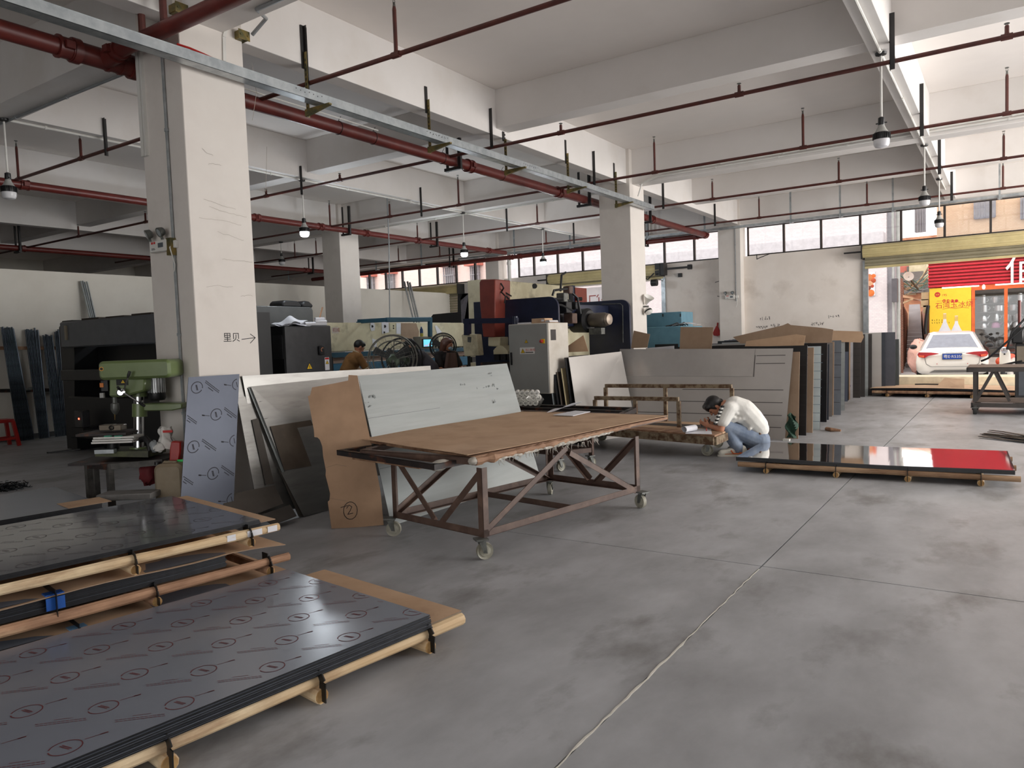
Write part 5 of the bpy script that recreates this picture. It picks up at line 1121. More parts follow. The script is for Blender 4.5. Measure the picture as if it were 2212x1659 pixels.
# ---- charcoal control cabinets right of the near pillar
XC = -9.0; ya = pX(613,704,XC).y; yb = pX(715,702,XC).y; xb = pY(577,706,ya).x; zt = pX(665,703,XC).z
t = thing('control_cabinet', 'charcoal control cabinet with a warning triangle right of the near pillar', 'cabinet', ((XC+xb)/2,(ya+yb)/2,0))
MB().box(xb,XC-.02,ya,yb,.06,zt).build('body', blackp, t, bevel=.008); MB().box(XC-.02,XC,ya+.01,yb-.01,.1,zt-.01).build('door', chk, t, bevel=.006); MB().box(xb+.03,XC-.05,ya+.03,yb-.03,0,.06).build('plinth', blackp, t)
MB().box(xb+.12,xb+.34,ya-.006,ya,zt-.5,zt-.14).build('vent_grille', chk, t)
p = pX(692,757,XC); MB().box(XC,XC+.05,p.y-.055,p.y+.055,p.z-.075,p.z+.075).build('rotary_switch', black_pl, t, bevel=.015); MB().ring((XC+.055,p.y,p.z+.01),(1,0,0),.03,.005,16,6,a0=.3,a1=3.4).build('switch_ring', mat('switch_orange', srgb(214,140,100), .4), t)  # plain orange arc around the rotary switch
tri_sign(t, pX(669,798,XC+.001), (0,1,0), Zv, .13)
p = pX(701,772,XC); q = pX(712,799,XC); s_ = MB().box(XC+.001,XC+.003,p.y,q.y,q.z,p.z).build('warning_label', white_paper, t); MB().box(XC+.003,XC+.004,p.y+.005,q.y-.005,p.z-.035,p.z-.005).build('red_heading', red_ink, t); tri_sign(t, V((XC+.003,(p.y+q.y)/2,(p.z+q.z)/2-.005)), (0,1,0), Zv, .07)
MB().box(XC-.2,XC-.1,yb,yb+.1,.3,zt-.5).build('side_duct', blackp, t)
for k, (x0, x1, y0_, lab) in enumerate(((571,612,700,'crumpled white drawings lying on the charcoal cabinet'),(622,676,701,'white paper roll lying flat on the charcoal cabinet'),(682,714,700,'bundle of rolled white drawings at the end of the charcoal cabinet'))):
    tt = thing('paper_roll', lab, 'paper', (XC-.2,ya+.1+.3*k,zt))
    if k == 0:
        mb = MB(); mb.grid(lambda u_, v_: V((xb+.02+.42*v_, ya+.02+.4*u_, zt+.01+.13*max(0,math.sin(u_*2.4-.2))*(1-abs(v_-.4))+.02*math.sin(u_*9+v_*5))), 14, 10, .002); mb.build('sheet', white_paper, tt)
        mb = MB(); mb.grid(lambda u_, v_: V((xb+.1+.4*v_, ya-.06+.5*u_, zt+.006+.02*math.sin(u_*5+v_*7))), 8, 8, .002); mb.build('sheet', white_paper, tt)
    elif k == 1: MB().tube([(XC-.2,ya+.44,zt+.03),(XC-.22,ya+.62,zt+.035)],[.05,.02],12).build('cone', white_paper, tt); MB().cyl((XC-.12,ya+.5,zt+.03),(XC-.1,yb-.24,zt+.03),.03,12).build('roll', white_paper, tt)
    else:
        for i in range(5): MB().cyl((XC-.14,yb-.2+.0*i,zt+.025+.042*(i//2)),(XC-.13+.05*(i%2),yb-.02,zt+.025+.042*(i//2)),.023,10).build('roll', white_paper, tt)
        MB().cyl((XC-.2,yb-.1,zt),(XC-.2,yb+.02,zt+.3),.012,8).build('stick', pole_b, tt)
X2 = -9.75; y2 = pX(676,664,X2).y; z2 = pX(620,662,X2).z
t = thing('machine_housing', 'dark grey machine housing with a rounded top behind the charcoal cabinet', 'machine', (-10.1,y2-.7,0))
MB().prism([(X2,y2-1.6,0),(X2,y2,0),(X2,y2,z2-.06),(X2,y2-.02,z2-.02),(X2,y2-.06,z2),(X2,y2-1.6,z2)], (-.7,0,0)).build('housing', mat('grey_green', srgb(78,80,80), .45), t, bevel=.01); MB().box(X2-.001,X2+.012,y2-1.1,y2-.2,.3,1.5).build('access_panel', chk, t); MB().box(X2+.012,X2+.03,y2-.3,y2-.26,.9,1.1).build('handle', steel_g, t)
for k, (x0, x1) in enumerate(((602,643),(645,668))):
    a = pX(x0,658,X2-.2).y; b = pX(x1,658,X2-.2).y; tag(MB().prism([(X2-.1,a,z2),(X2-.1,b,z2),(X2-.1,b,z2+.05),(X2-.1,b-.08,z2+.1),(X2-.1,a+.06,z2+.11),(X2-.1,a,z2+.07)], (-.35,0,0)).build('motor_cover', blackp, bevel=.02), ('long black motor cover on top of the dark grey housing','short black motor cover next to the long one')[k], 'cover')
# ---- pale bending machine with blue beams
XB_ = -10.5; ya = 9.3; yb = pX(1004,697,XB_).y; zt = 1.925
t = thing('bending_machine', 'long cream bending machine with blue lower beams behind the workers', 'machine', (-10.9,(ya+yb)/2,0))
MB().box(XB_-.5,XB_,ya,yb,1.38,zt).build('upper_beam', creamp, t, bevel=.01)
MB().box(XB_-.4,XB_+.06,ya,yb,1.27,1.36).build('clamp_rail', teal, t, bevel=.006); MB().box(XB_-.35,XB_+.02,ya,yb,1.17,1.26).build('die_rail', mat('pink_primer', srgb(150,126,112), .5), t)
MB().box(XB_-.35,XB_+.04,ya,yb,.95,1.15).build('lower_beam', bluep, t, bevel=.008); MB().box(XB_-.35,XB_+.0,ya,yb,.86,.94).build('bed_strip', mat('pink_primer', srgb(150,126,112), .5), t); MB().box(XB_-.35,XB_+.03,ya,yb,.3,.84).build('apron', bluep, t)
for y in (ya, yb-.12): MB().box(XB_-.9,XB_-.1,y,y+.12,0,zt-.05).build('side_frame', creamp, t)
a = pX(716,707,XB_); b = pX(731,720,XB_); MB().box(XB_,XB_+.003,a.y,b.y,b.z,a.z).build('name_board', cabw, t); text_mesh('机械', .09, V((XB_+.004,a.y+.02,b.z+.03)), (0,1,0), Zv, mat('faded_red', srgb(150,70,70), .6), 'name_lettering', t)
PM = XB_+.001
def note(label, poly, m=white_paper, cat='paper', lift=.004, dots=()):
    o = tag(MB().prism([pX(x,y,PM+lift) for x, y in poly], (.003,0,0)).build('paper_note', m), label, cat)
    for (x, y, r) in dots: MB().cyl(pX(x,y,PM+lift+.003), pX(x,y,PM+lift+.012), r, 10).build('magnet', black_pl, o)
note('white note hanging crumpled on the cream machine, at its quiet end', [(800,697),(807,696),(810,703),(809,714),(802,715),(799,707)], dots=[(804,705,.025)])
note('large white sheet held by two black magnets on the cream machine', [(824,694),(839,695),(840,718),(825,721)], dots=[(831,705,.03),(830,718,.02)])
note('plain sheet with two magnets beside the large white one', [(842,697),(854,697),(854,715),(842,716)], creamp, dots=[(850,704,.016),(850,709,.016)])
note('narrow list sheet with rows of marks on the cream machine', [(856,698),(866,698),(867,722),(856,721)])
note('brown creased cardboard hanging on the cream machine behind the fan', [(866,698),(899,698),(905,716),(903,742),(890,745),(866,735)], card_dk, 'cardboard', .008)
note('small white sheets pinned low on the cream machine', [(804,731),(814,735),(813,752),(805,748)])
note('bunch of white slips pinned right of the blue arm', [(939,704),(943,703),(954,717),(950,720),(944,722)])
# its swivel arm with the lit screen
XA = -9.9
t = thing('control_pendant', 'machine control box with a lit cyan screen hung from a blue arm', 'control panel', pX(930,752,XA))
aa = pX(834,691,XA); bb = pX(929,690,XA); cc = pX(929,727,XA)
mb = MB(); mb.bar(V((XB_-.1,aa.y-.05,aa.z)), aa, .06, .08).bar(V((XB_-.1,aa.y-.05,aa.z)),V((XB_-.1,aa.y-.05,zt-.05)),.06); mb.bar(aa, bb, .07, .09); mb.bar(bb+V((0,.0,.045)), cc, .07, .09); mb.build('arm', teal, t, bevel=.01)
a = pX(909,727,XA); b = pX(949,753,XA); bx = MB().box(XA-.22,XA,a.y,b.y,b.z,a.z).build('box', mat('grey_beige', srgb(128,126,116), .5), t, bevel=.01)
a = pX(911,732,XA); b = pX(936,750,XA); MB().box(XA,XA+.008,a.y,b.y,b.z,a.z).build('bezel', black_pl, bx); a = pX(914,733.5,XA); b = pX(933,748,XA)
MB().box(XA+.008,XA+.01,a.y,b.y,b.z,a.z).build('screen', mat('cyan_screen', (.16,.62,.78), .3, emit=1.0), bx); MB().box(XA+.01,XA+.011,a.y+.02,(a.y+b.y)/2,b.z+.005,b.z+.035).box(XA+.01,XA+.011,(a.y+b.y)/2+.01,b.y-.02,b.z+.02,b.z+.06).build('screen_fields', mat('screen_lilac', (.5,.45,.62), .3, emit=.8), bx)
for k in range(4): p = pX(941,734+k*5,XA); MB().cyl((XA,p.y,p.z),(XA+.015,p.y,p.z),.018,10).build('button', mat('green_led', (.1,.9,.3), .3, emit=1.5) if k == 2 else black_pl, bx)
MB().tube([pX(915,757,XA+.06),pX(917,761,XA+.1),pX(938,761,XA+.1),pX(940,757,XA+.06)],.012,8).build('pull_handle', steel_g, t)
p = pX(911,727,XA-.1); t = thing('water_bottle', 'plastic water bottle standing on the control box', 'bottle', p); MB().lathe([(.03,0),(.033,.01),(.033,.07)], p, n=12).build('base', mat('bottle_yellow', srgb(200,190,90), .3), t); MB().lathe([(.033,.07),(.033,.14),(.014,.18)], p, n=12).build('label_wrap', mat('bottle_blue', srgb(50,90,150), .3), t); MB().lathe([(.015,.18),(.015,.2)], p, n=10).build('cap', mat('cap_blue', srgb(60,110,180), .4), t)
# ---- black C-frame press beyond
YG = 14.2; pg = [(931,697),(931,684),(935,679),(988,674),(988,634),(1013,633),(1013,720),(1010,722),(1002,722),(1002,697)]
t = thing('press_brake', 'black press with a stepped side plate and a grey front beyond the cream machine', 'press', pY(980,720,YG))
MB().prism([pY(x,y,YG) for x, y in pg], (0,.35,0)).build('side_plate', blackp, t, bevel=.01)
x_ = pY(1013,660,YG).x; ye = pX(1033,660,x_).y; zb_ = pX(1020,721,x_).z; z1_ = pX(1020,634,x_).z
MB().prism([(x_+.005,YG,z1_),(x_+.005,ye,z1_-.02),(x_+.005,ye,zb_+.08),(x_+.005,ye-.15,zb_),(x_+.005,YG,zb_)], (-.25,0,0)).build('front_cover', mat('mauve_grey', srgb(112,108,114), .45), t)
strokes([[(-.06,.08),(0,-.02),(.06,.08)]], V((x_+.006,YG+.35,z1_-.28)), (0,1,0), Zv, .022, red_ink, 'logo_mark', t)
MB().box(pY(931,697,YG).x,x_,YG+.05,YG+.3,.0,zb_).build('pedestal', blackp, t)
# ---- navy press brake
YL, YR = 9.42, 11.85; t = thing('press_brake', 'navy blue press brake with pump motor and rounded side plates', 'press', (-6.2,10.6,0))
def plate_poly(px_r, ytop, Y, xl):
    xr_ = pY(px_r,700,Y).x; zt_ = pY(px_r,ytop,Y).z; r = .16; P = [(xl,Y,.05),(xr_,Y,.05)]
    for k in range(7): a = k/6*PI/2; P.append((xr_-r+r*math.cos(a),Y,zt_-r+r*math.sin(a)))
    P.append((xl,Y,zt_)); return P, xr_, zt_
P, xr1, z1 = plate_poly(1207,639,YL,-7.0); MB().prism(P, (0,.045,0)).build('side_plate', navy, t, bevel=.006)
P, xr2, z2 = plate_poly(1361,646,YR,-7.0); MB().prism(P, (0,.05,0)).build('side_plate', navy, t, bevel=.006)
MB().box(-6.3,-5.85,YL+.045,YR,1.66,2.02).build('cross_tank', navy, t, bevel=.01); MB().box(-6.6,-6.25,YL+.045,YR,.2,1.64).build('ram_panel', creamp, t); MB().box(-6.2,-5.9,YL+.045,YR,.05,.5).build('lower_beam', navy, t)
a = pY(1228,703,YL+.6); MB().box(-6.25,-5.95,10.1,10.6,1.3,1.58).build('switch_box', creamp, t, bevel=.008); MB().box(-5.95,-5.92,10.25,10.38,1.37,1.52).build('breaker', black_pl, t)
c = V((-5.55,10.72,1.75)); m_ = MB(); m_.lathe([(.1,-.45),(.19,-.4),(.2,-.12),(.16,-.08)], c, (1,-.12,0), 20); m_.build('bell_housing', blackp, t)
mo = MB().lathe([(.1,-.08),(.115,-.05),(.115,.2),(.095,.24)], c, (1,-.12,0), 20).build('motor', mat('motor_bronze', srgb(120,112,102), .4, .4), t); MB().lathe([(.095,.24),(.1,.25),(.085,.29),(.02,.3)], c, (1,-.12,0), 20).build('fan_cowl', mat('cowl', srgb(160,146,132), .35, .5), mo)
MB().box(-5.62,-5.4,10.65,10.78,1.52,1.62).build('motor_foot', steel_g, t)
for k, (dx, dy, dz, s) in enumerate(((-5.75,10.1,1.95,.09),(-5.7,10.2,1.78,.08),(-5.72,10.0,2.1,.07),(-5.68,10.3,1.98,.06),(-5.7,10.15,2.22,.06))): MB().box(dx-s,dx+s,dy-s,dy+s,dz-s,dz+s).build('valve_block', [blackp,rust,steel_g,blackp,rust][k], t, bevel=.01)
for q in ([(-5.75,9.5,2.06),(-5.7,9.9,2.08),(-5.65,10.1,2.05)],[(-5.7,9.55,2.0),(-5.68,9.9,1.98),(-5.66,10.2,1.9)],[(-5.72,9.7,2.12),(-5.7,9.72,2.2),(-5.68,10.1,2.24),(-5.62,10.3,2.1),(-5.6,10.35,1.85)],[(-5.75,10.0,2.2),(-5.75,10.05,2.45),(-5.76,10.2,2.5)]): MB().tube(q,.018,8).build('hydraulic_line', blackp, t)
MB().tube([pY(1300,657,YR-.01),pY(1340,656,YR-.012),pY(1345,660,YR-.012),pY(1346,740,YR-.012)],.008,6).build('grease_line', steel_g, t); MB().prism([pY(x,y,YR) for x, y in ((1268,662),(1306,661),(1307,698),(1268,698))], (0,-.02,0)).build('inspection_plate', navy, t)
YC = 9.15; MB().prism([pY(x,y,YC) for x, y in ((1035,610),(1038,604),(1069,603),(1069,728),(1043,728),(1036,655))], (0,.42,0)).build('ram_cover', redp, t, bevel=.012)
MB().prism([pY(x,y,YC+.05) for x, y in ((1054,728),(1080,728),(1080,749),(1054,748))], (0,.3,0)).build('cylinder_box', creamp, t, bevel=.01)
hx = pY(1066,760,YC).x; hx2 = pY(1097,760,YC).x; hz = pY(1080,765,YC).z
MB().prism([(hx+(hx2-hx)*f, YC, hz+.13*math.sin(PI*(.15+.75*f))) for f in [k/8 for k in range(9)]]+[(hx2,YC,hz-.0),(hx,YC,hz)], (0,.25,0)).build('hood', creamp, t)
for k in range(3): MB().box(hx+.02+k*.12,hx+.11+k*.12,YC-.02,YC+.2,hz-.09,hz-.0).build('clamp_block', blackp, t)
MB().box(hx-.25,hx2+.1,YC,YC+.2,hz-.24,hz-.12).build('bed_beam', rust_dk, t); MB().box(hx-.2,hx2+.1,YC+.05,YC+.2,.05,hz-.24).build('bed_apron', blackp, t)
YA = 8.95; MB().bar(pY(1003,694,YA),pY(1118,692,YA),.06,.075).bar(pY(1010,694,YA),pY(1010,724,YA),.075,.09).cyl(pY(1113,702,YA),pY(1113,683,YA),.04,12).build('swing_arm', navy, t)
MB().prism([pY(x,y,YA) for x, y in ((996,724),(1001,721),(1029,722),(1034,768),(1003,770))], (0,.14,0)).build('pendant_box', creamp, t, bevel=.01); MB().prism([pY(x,y,YA-.003) for x, y in ((1010,728),(1018,728),(1017,740),(1010,739))], (0,.003,0)).build('vent_patch', steel_g, t)
for q in ([pY(1082,612,9.3),pY(1088,622,9.3),pY(1078,640,9.4)],[pY(1082,626,9.4),pY(1105,640,9.5)],[pY(1084,632,9.4),pY(1100,646,9.5)],[pY(1082,630,9.3),pY(1092,640,9.3),pY(1090,655,9.3)]): MB().tube(q,.012,6).build('hose', blackp, t)
tag(MB().prism([pY(x,y,YL) for x, y in ((1085,760),(1240,760),(1240,790),(1085,790))],(0,.01,0)).build('x', blackp), 'x','x') if False else None
# ---- grey electrical cabinet on its side plate
YE = 8.85; xa = pY(1097,700,YE).x; xb = pY(1183,700,YE).x; zt = pY(1140,699,YE).z; zb = pY(1140,850,YE).z
t = thing('electrical_cabinet', 'grey electrical cabinet with warning signs mounted on the navy press', 'cabinet', ((xa+xb)/2,YE+.2,zb))
MB().box(xa,xb,YE+.015,YL-.002,zb,zt).build('body', cabw, t, bevel=.006); MB().box(xa+.006,xb-.012,YE,YE+.015,zb+.01,zt-.01).build('door', cabg, t, bevel=.004)
MB().box(xa+.05,xb-.02,YE+.1,YL,.0,zb).build('pedestal', blackp, t)
tri_sign(t, pY(1137,741,YE-.001), (1,0,0), Zv, .062)
a = pY(1123,751,YE); b = pY(1155,764,YE); MB().box(a.x,b.x,YE-.002,YE,b.z,a.z).build('warning_sign', white_pl, t); tri_sign(t, V((a.x+.05,YE-.002,b.z+.012)), (1,0,0), Zv, .075)
text_mesh('当心触电', .042, V((a.x+.09,YE-.002,b.z+.04)), (1,0,0), Zv, red_ink, 'sign_lettering', t); strokes([[(0,0),(.125,0)]], V((a.x+.095,YE-.002,b.z+.02)), (1,0,0), Zv, .012, black_p, 'sign_subtitle', t)
p = pY(1172,737,YE); MB().box(p.x-.02,p.x+.035,YE-.012,YE,p.z-.03,p.z+.03).build('switch_plate', yellow, t); MB().lathe([(.024,0),(.022,.035),(.01,.042)], (p.x-.004,YE-.012,p.z), (0,-1,0), 14).build('rotary_knob', red_pl, t)
p = pY(1105.5,775,YE); MB().box(p.x-.012,p.x+.012,YE-.02,YE,p.z-.09,p.z+.09).build('handle', black_pl, t)
p = pX(1195,724,xb); MB().box(xb,xb+.004,p.y-.07,p.y+.07,p.z-.07,p.z+.08).build('vent_grille', rust_dk, t)
MB().box(xb,xb+.02,YE+.3,YL-.05,zb+.05,zb+.22).build('cable_gland', cabg, t)
a = pY(1150,700,YE+.1); b = pY(1178,687,YE+.1); t = thing('carton', 'small cardboard carton with a white label on the grey electrical cabinet', 'box', (a.x+.1,YE+.2,zt)); MB().box(a.x,b.x,YE+.08,YE+.3,zt,b.z).build('box', card, t, bevel=.004); MB().box(b.x-.055,b.x-.01,YE+.0785,YE+.08,zt+.02,b.z-.02).build('label_patch', white_paper, t); MB().box(a.x-.002,b.x+.001,YE+.17,YE+.21,b.z,b.z+.001).build('tape', card_dk, t)
t = thing('catalogues', 'flat catalogues lying beside the carton on the grey cabinet', 'books', (b.x+.1,YE+.2,zt)); 
for k in range(3): MB().box(b.x+.01+.01*k,xb-.005*k,YE+.06,YE+.3,zt+.012*k,zt+.012*k+.011).build('catalogue', [card_dk,white_paper,grey_film][k], t)
t = thing('binder', 'thin white binder lying left of the carton on the grey cabinet', 'book', (a.x-.12,YE+.2,zt)); MB().box(a.x-.24,a.x-.01,YE+.08,YE+.28,zt,zt+.02).build('cover', white_paper, t)
# ---- cream press further back with its red and navy end
XP = -7.7; a = pX(1083,607,XP); b = pX(1228,617,XP); t = thing('press_brake', 'cream press with a plain tall panel seen above the navy press', 'press', (XP-.3,(a.y+b.y)/2,0))
MB().box(XP-.4,XP,a.y-.5,b.y,1.2,(a.z+b.z)/2).build('upper_panel', creamp, t, bevel=.008); MB().box(XP-.4,XP-.05,a.y-.5,b.y,.0,1.1).build('lower_panel', creamp, t)
MB().cyl(pX(1155,618,XP),pX(1155,618,XP+.04),.05,12).build('knob', black_pl, t)
MB().box(XP-.5,XP+.1,b.y+.01,b.y+.1,0,b.z+.0).build('side_plate', navy, t); c = pX(1246,640,XP+.1); MB().box(XP-.3,XP+.1,c.y-.1,c.y+.45,1.3,b.z-.04).build('ram_cover', redp, t)
mb = MB()
for k in range(5): mb.cyl((XP+.12,b.y+.12,1.9+.1*k),(XP+.2,b.y+.2,1.9+.1*k),.04,10)
mb.build('valve_stack', blackp, t)
# ---- light blue machine behind the middle pillar
YJ = 13.6; xr_ = pY(1471,720,YJ).x; zt = pY(1430,706,YJ).z; zt2 = pY(1430,675,YJ+.5).z; t = thing('shearing_machine', 'light blue machine showing right of the middle pillar', 'machine', (xr_-.9,YJ+.5,0))
MB().box(xr_-1.9,xr_,YJ,YJ+1.2,.95,zt).build('lower_body', skyb, t, bevel=.008); MB().box(xr_-1.9,xr_-.04,YJ+.1,YJ+1.2,.0,.9).build('base', skyb, t); MB().box(xr_-1.9,pY(1472,690,YJ+.55).x,YJ+.55,YJ+1.2,zt,zt2).build('upper_body', skyb, t, bevel=.006)
a = pY(1415,744,YJ); MB().box(a.x,xr_-.06,YJ-.004,YJ,a.z-.1,a.z).build('feed_slot', blackp, t)
for px in (1432,1470): p = pY(px,681,YJ+.55); MB().box(p.x-.012,p.x+.012,YJ+.545,YJ+.55,p.z-.03,p.z+.03).build('latch', black_pl, t)
tt = thing('tool_heap', 'loose tools and white gloves lying on the light blue machine', 'tools', (xr_-.3,YJ+.2,zt)); mb = MB()
for k in range(6): x = pY(1440+k*5,700,YJ+.2).x; mb.tube([(x,YJ+.15,zt+.01),(x+.1,YJ+.25,zt+.03+.02*(k%3)),(x+.16,YJ+.3,zt+.015)],.012,6)
mb.build('tools', blackp, tt); mb = MB(); mb.grid(lambda u_, v_: V((pY(1456,700,YJ+.2).x+.5*u_, YJ+.1+.2*v_, zt+.02+.05*math.sin(PI*min(1,u_*1.1))*(.6+.4*v_))), 8, 4, .004); mb.build('gloves', white_paper, tt)
# horn loudspeaker on the pillar, dustpan on the far wall
p = V((-5.42,12.55,pX(1404,650,-5.4).z)); t = thing('horn_speaker', 'white horn loudspeaker on the side of the middle pillar', 'loudspeaker', p); MB().lathe([(.025,-.07),(.04,0),(.09,.08),(.095,.085),(.085,.08),(.03,.015)], p, (.5,-.2,.75), 18).build('horn', white_pl, t); MB().lathe([(.045,-.07),(.07,-.045),(.07,.015),(.035,.04)], p+V((.03,-.02,-.2)), (.5,-.2,-.75), 18).build('driver', white_pl, t); MB().lathe([(.072,-.03),(.072,0)], p+V((.03,-.02,-.2)), (.5,-.2,-.75), 18).build('band', black_pl, t); MB().bar(p+V((-.1,0,-.1)),p+V((.02,0,-.1)),.03).build('bracket', steel_g, t)
o_ = lambda x, y: pY(x,y,YF-.03); t = thing('dustpan', 'red plastic dustpan hanging on the far wall beside its pillar', 'dustpan', o_(1549,727)); MB().prism([o_(x,y) for x, y in ((1548,704),(1551,704),(1557,718),(1556,724),(1551,726),(1543,725),(1540,720))], (0,-.05,0)).build('pan', red_pl, t, bevel=.01); MB().bar(o_(1549.5,705),o_(1550.5,697),.03).build('handle', red_pl, t)
# vertical hanging cord and the steel rods leaning on the partition
tag(MB().tube([V((-11.2,pX(840,515,-11.2).y,ZC)),pX(840,515,-11.2),pX(841,600,-11.2),pX(842,694,-11.2)],.012,6).build('hanging_cord', grey_pl), 'thin grey cord hanging from the ceiling by the fan', 'cord')
for k, (xa_, ya_, xb_, yb_) in enumerate(((873,608,893,690),(880,608,899,690),(885,610,904,690))): A = pX(xa_,ya_,-14.7); B = pX(xb_,yb_,-14.4); d_ = B-A; B = A+d_*(A.z/(A.z-B.z)); B.x = min(B.x,-13.8); tag(MB().bar(A, B, .05, .03).build('steel_rod', galv), ('first steel rod leaning on the partition, nearest the fan','second of three steel rods leaning on the partition','third steel rod leaning on the partition, nearest the black press')[k], 'rod')
# ---- big industrial fans
def fan(label, c, axis, R, mg, mm, tilt=0):
    c = V(c); axis = V(axis).normalized(); t = thing('industrial_fan', label, 'fan', (c.x,c.y,0)); a = axis.cross(Zv).normalized(); b = a.cross(axis)*-1; b = b if b.z > 0 else -b
    MB().ring(c, axis, R, .012, 36, 6).ring(c+axis*.1, axis, R*.9, .006, 36, 5).ring(c-axis*.12, axis, R*.82, .01, 36, 6).build('guard_ring', mg, t)
    mb = MB()
    for k in range(20):
        an = 2*PI*k/20; r_ = a*math.cos(an)+b*math.sin(an); mb.tube([c+axis*.13+r_*R*.14, c+axis*.12+r_*R*.5, c+r_*R], .0016, 4)
    for k in range(3,9,2): mb.ring(c+axis*(.13-.1*(k/9)**3), axis, R*k/9.5, .0014, 32, 4)
    tag(mb.build('guard_wires', mg, t), kind='stuff')
    mb = MB()
    for k in range(5):
        an = 2*PI*k/5+.4; r_ = a*math.cos(an)+b*math.sin(an); mb.tube([c-axis*.12+r_*R*.12, c-axis*.12+r_*R*.82], .009, 5)
    mb.build('rear_spokes', mg, t)
    MB().lathe([(.02,-.34),(.085,-.32),(.1,-.28),(.1,-.1),(.06,-.07)], c, axis, 20).build('motor', mm, t)
    for k in range(3):
        an = 2*PI*k/3+.5; r_ = a*math.cos(an)+b*math.sin(an); s_ = axis.cross(r_); mb = MB(); mb.prism([c+r_*.06-s_*.04-axis*.02, c+r_*.06+s_*.04+axis*.03, c+r_*R*.84+s_*.07+axis*.05, c+r_*R*.84-s_*.06-axis*.02], axis*.004); mb.build('blade', mat('fan_blade', srgb(52,54,54), .4), t)
    MB().cyl((c.x,c.y,.03),(c.x,c.y,c.z-R*.05),.022,10).build('post', steel_g, t); MB().lathe([(.28,0),(.27,.03),(.05,.05)], (c.x,c.y,0), n=22).build('base', blackp, t)
    return t
fan('big wire-guard floor fan with a green motor before the pale machine', pD(848,775,11.6), (.62,-.75,.2), .38, mat('guard_chrome', srgb(120,118,110), .4, .5), mat('motor_green', srgb(96,112,92), .45))
fan('second wire-guard fan just behind the big one', pD(868,774,12.3), (.5,-.8,.15), .34, blackp, mat('motor_green', srgb(96,112,92), .45))
fan('small black wall-type fan by the masked worker', pD(957,748,13.6), (.6,-.8,0), .24, blackp, blackp)
# ---- drilling machine at the frame edge
YD = 15.6; xa = pY(2193,800,YD).x; t = thing('drilling_machine', 'dark industrial drilling machine cut off at the frame edge behind the dark bench', 'machine', (xa+.4,YD+.3,0))
zt_ = pY(2200,742,YD).z; zm = pY(2200,785,YD).z
MB().box(xa,xa+.9,YD,YD+.7,0.02,zm-.1).build('pedestal', chk, t, bevel=.01); MB().box(xa-.03,xa+.9,YD-.03,YD+.73,0,.03).build('foot', blackp, t); MB().box(xa+.05,xa+.5,YD-.006,YD,.2,.7).build('door_panel', dkgrey, t)
MB().box(xa+.0,xa+.9,YD,YD+.6,zm-.1,zt_).build('head', blackp, t, bevel=.02); MB().box(xa+.02,xa+.5,YD-.01,YD,zt_-.32,zt_-.05).build('head_panel', mat('beige_panel', srgb(120,110,96), .5), t); MB().box(xa-.05,xa+.12,YD+.05,YD+.4,zt_,zt_+.28).build('gear_box', blackp, t, bevel=.02)
MB().cyl((xa+.06,YD+.2,zt_+.2),(xa+.06,YD+.2,zt_+.75),.025,10).build('red_rod', pipe_red, t)
for q in ([(xa+.2,YD,zt_+.5),(xa-.05,YD-.05,zt_+.2),(xa-.12,YD,zt_-.1)],[(xa+.25,YD,zt_+.4),(xa+.0,YD-.05,zt_+.15),(xa-.4,YD,zt_-.25),(xa-.5,YD+.1,zt_-.3)],[(xa+.1,YD,zt_-.3),(xa-.3,YD,zt_-.4),(xa-.5,YD+.1,zt_-.36)]): MB().tube(q,.018,8).build('hose', blackp, t)
# ================================================================== PEOPLE
def remesh(mb, name, m, parent, vox=.008, smooth=6, label=None):
    """fuse the overlapping limbs into one continuous smooth skin"""
    me = bpy.data.meshes.new('tmp'); me.from_pydata([tuple(p) for p in mb.v], [], mb.f); ob = bpy.data.objects.new('tmp', me); C.objects.link(ob)
    r = ob.modifiers.new('r', 'REMESH'); r.mode = 'VOXEL'; r.voxel_size = vox; r.use_smooth_shade = True
    if smooth: s = ob.modifiers.new('s', 'SMOOTH'); s.factor = .5; s.iterations = smooth
    dg = bpy.context.evaluated_depsgraph_get(); n = bpy.data.meshes.new_from_object(ob.evaluated_get(dg)); C.objects.unlink(ob); bpy.data.objects.remove(ob); bpy.data.meshes.remove(me)
    o2 = MB(); o2.v = [v.co.copy() for v in n.vertices]; o2.f = [list(p.vertices) for p in n.polygons]; o2.mi = [0]*len(o2.f); bpy.data.meshes.remove(n)
    o = o2.build(name, m, parent, sharp=3.0)
    if label: o['label'] = label
    return o
def cap(mb, p, q, r0, r1=None, flat=None, n=14):
    """tapered limb with round ends; flat=(axis, factor) squeezes it across"""
    r1 = r0 if r1 is None else r1; p, q = V(p), V(q); d = q-p; L = d.length; d = d.normalized() if L > 1e-6 else V((0,0,1)); b0 = len(mb.v); prof = []
    for k in range(5): a = PI/2*k/4; prof.append((r0*math.sin(a), -r0*math.cos(a)))
    for k in range(5): a = PI/2*k/4; prof.append((r1*math.cos(a), L+r1*math.sin(a)))
    mb.lathe(prof, p, d, n)
    if flat:
        ax, f = V(flat[0]).normalized(), flat[1]
        for i in range(b0, len(mb.v)):
            w = mb.v[i]-p; w_ = w-d*w.dot(d); mb.v[i] -= ax*(w_.dot(ax)*(1-f))
    return mb
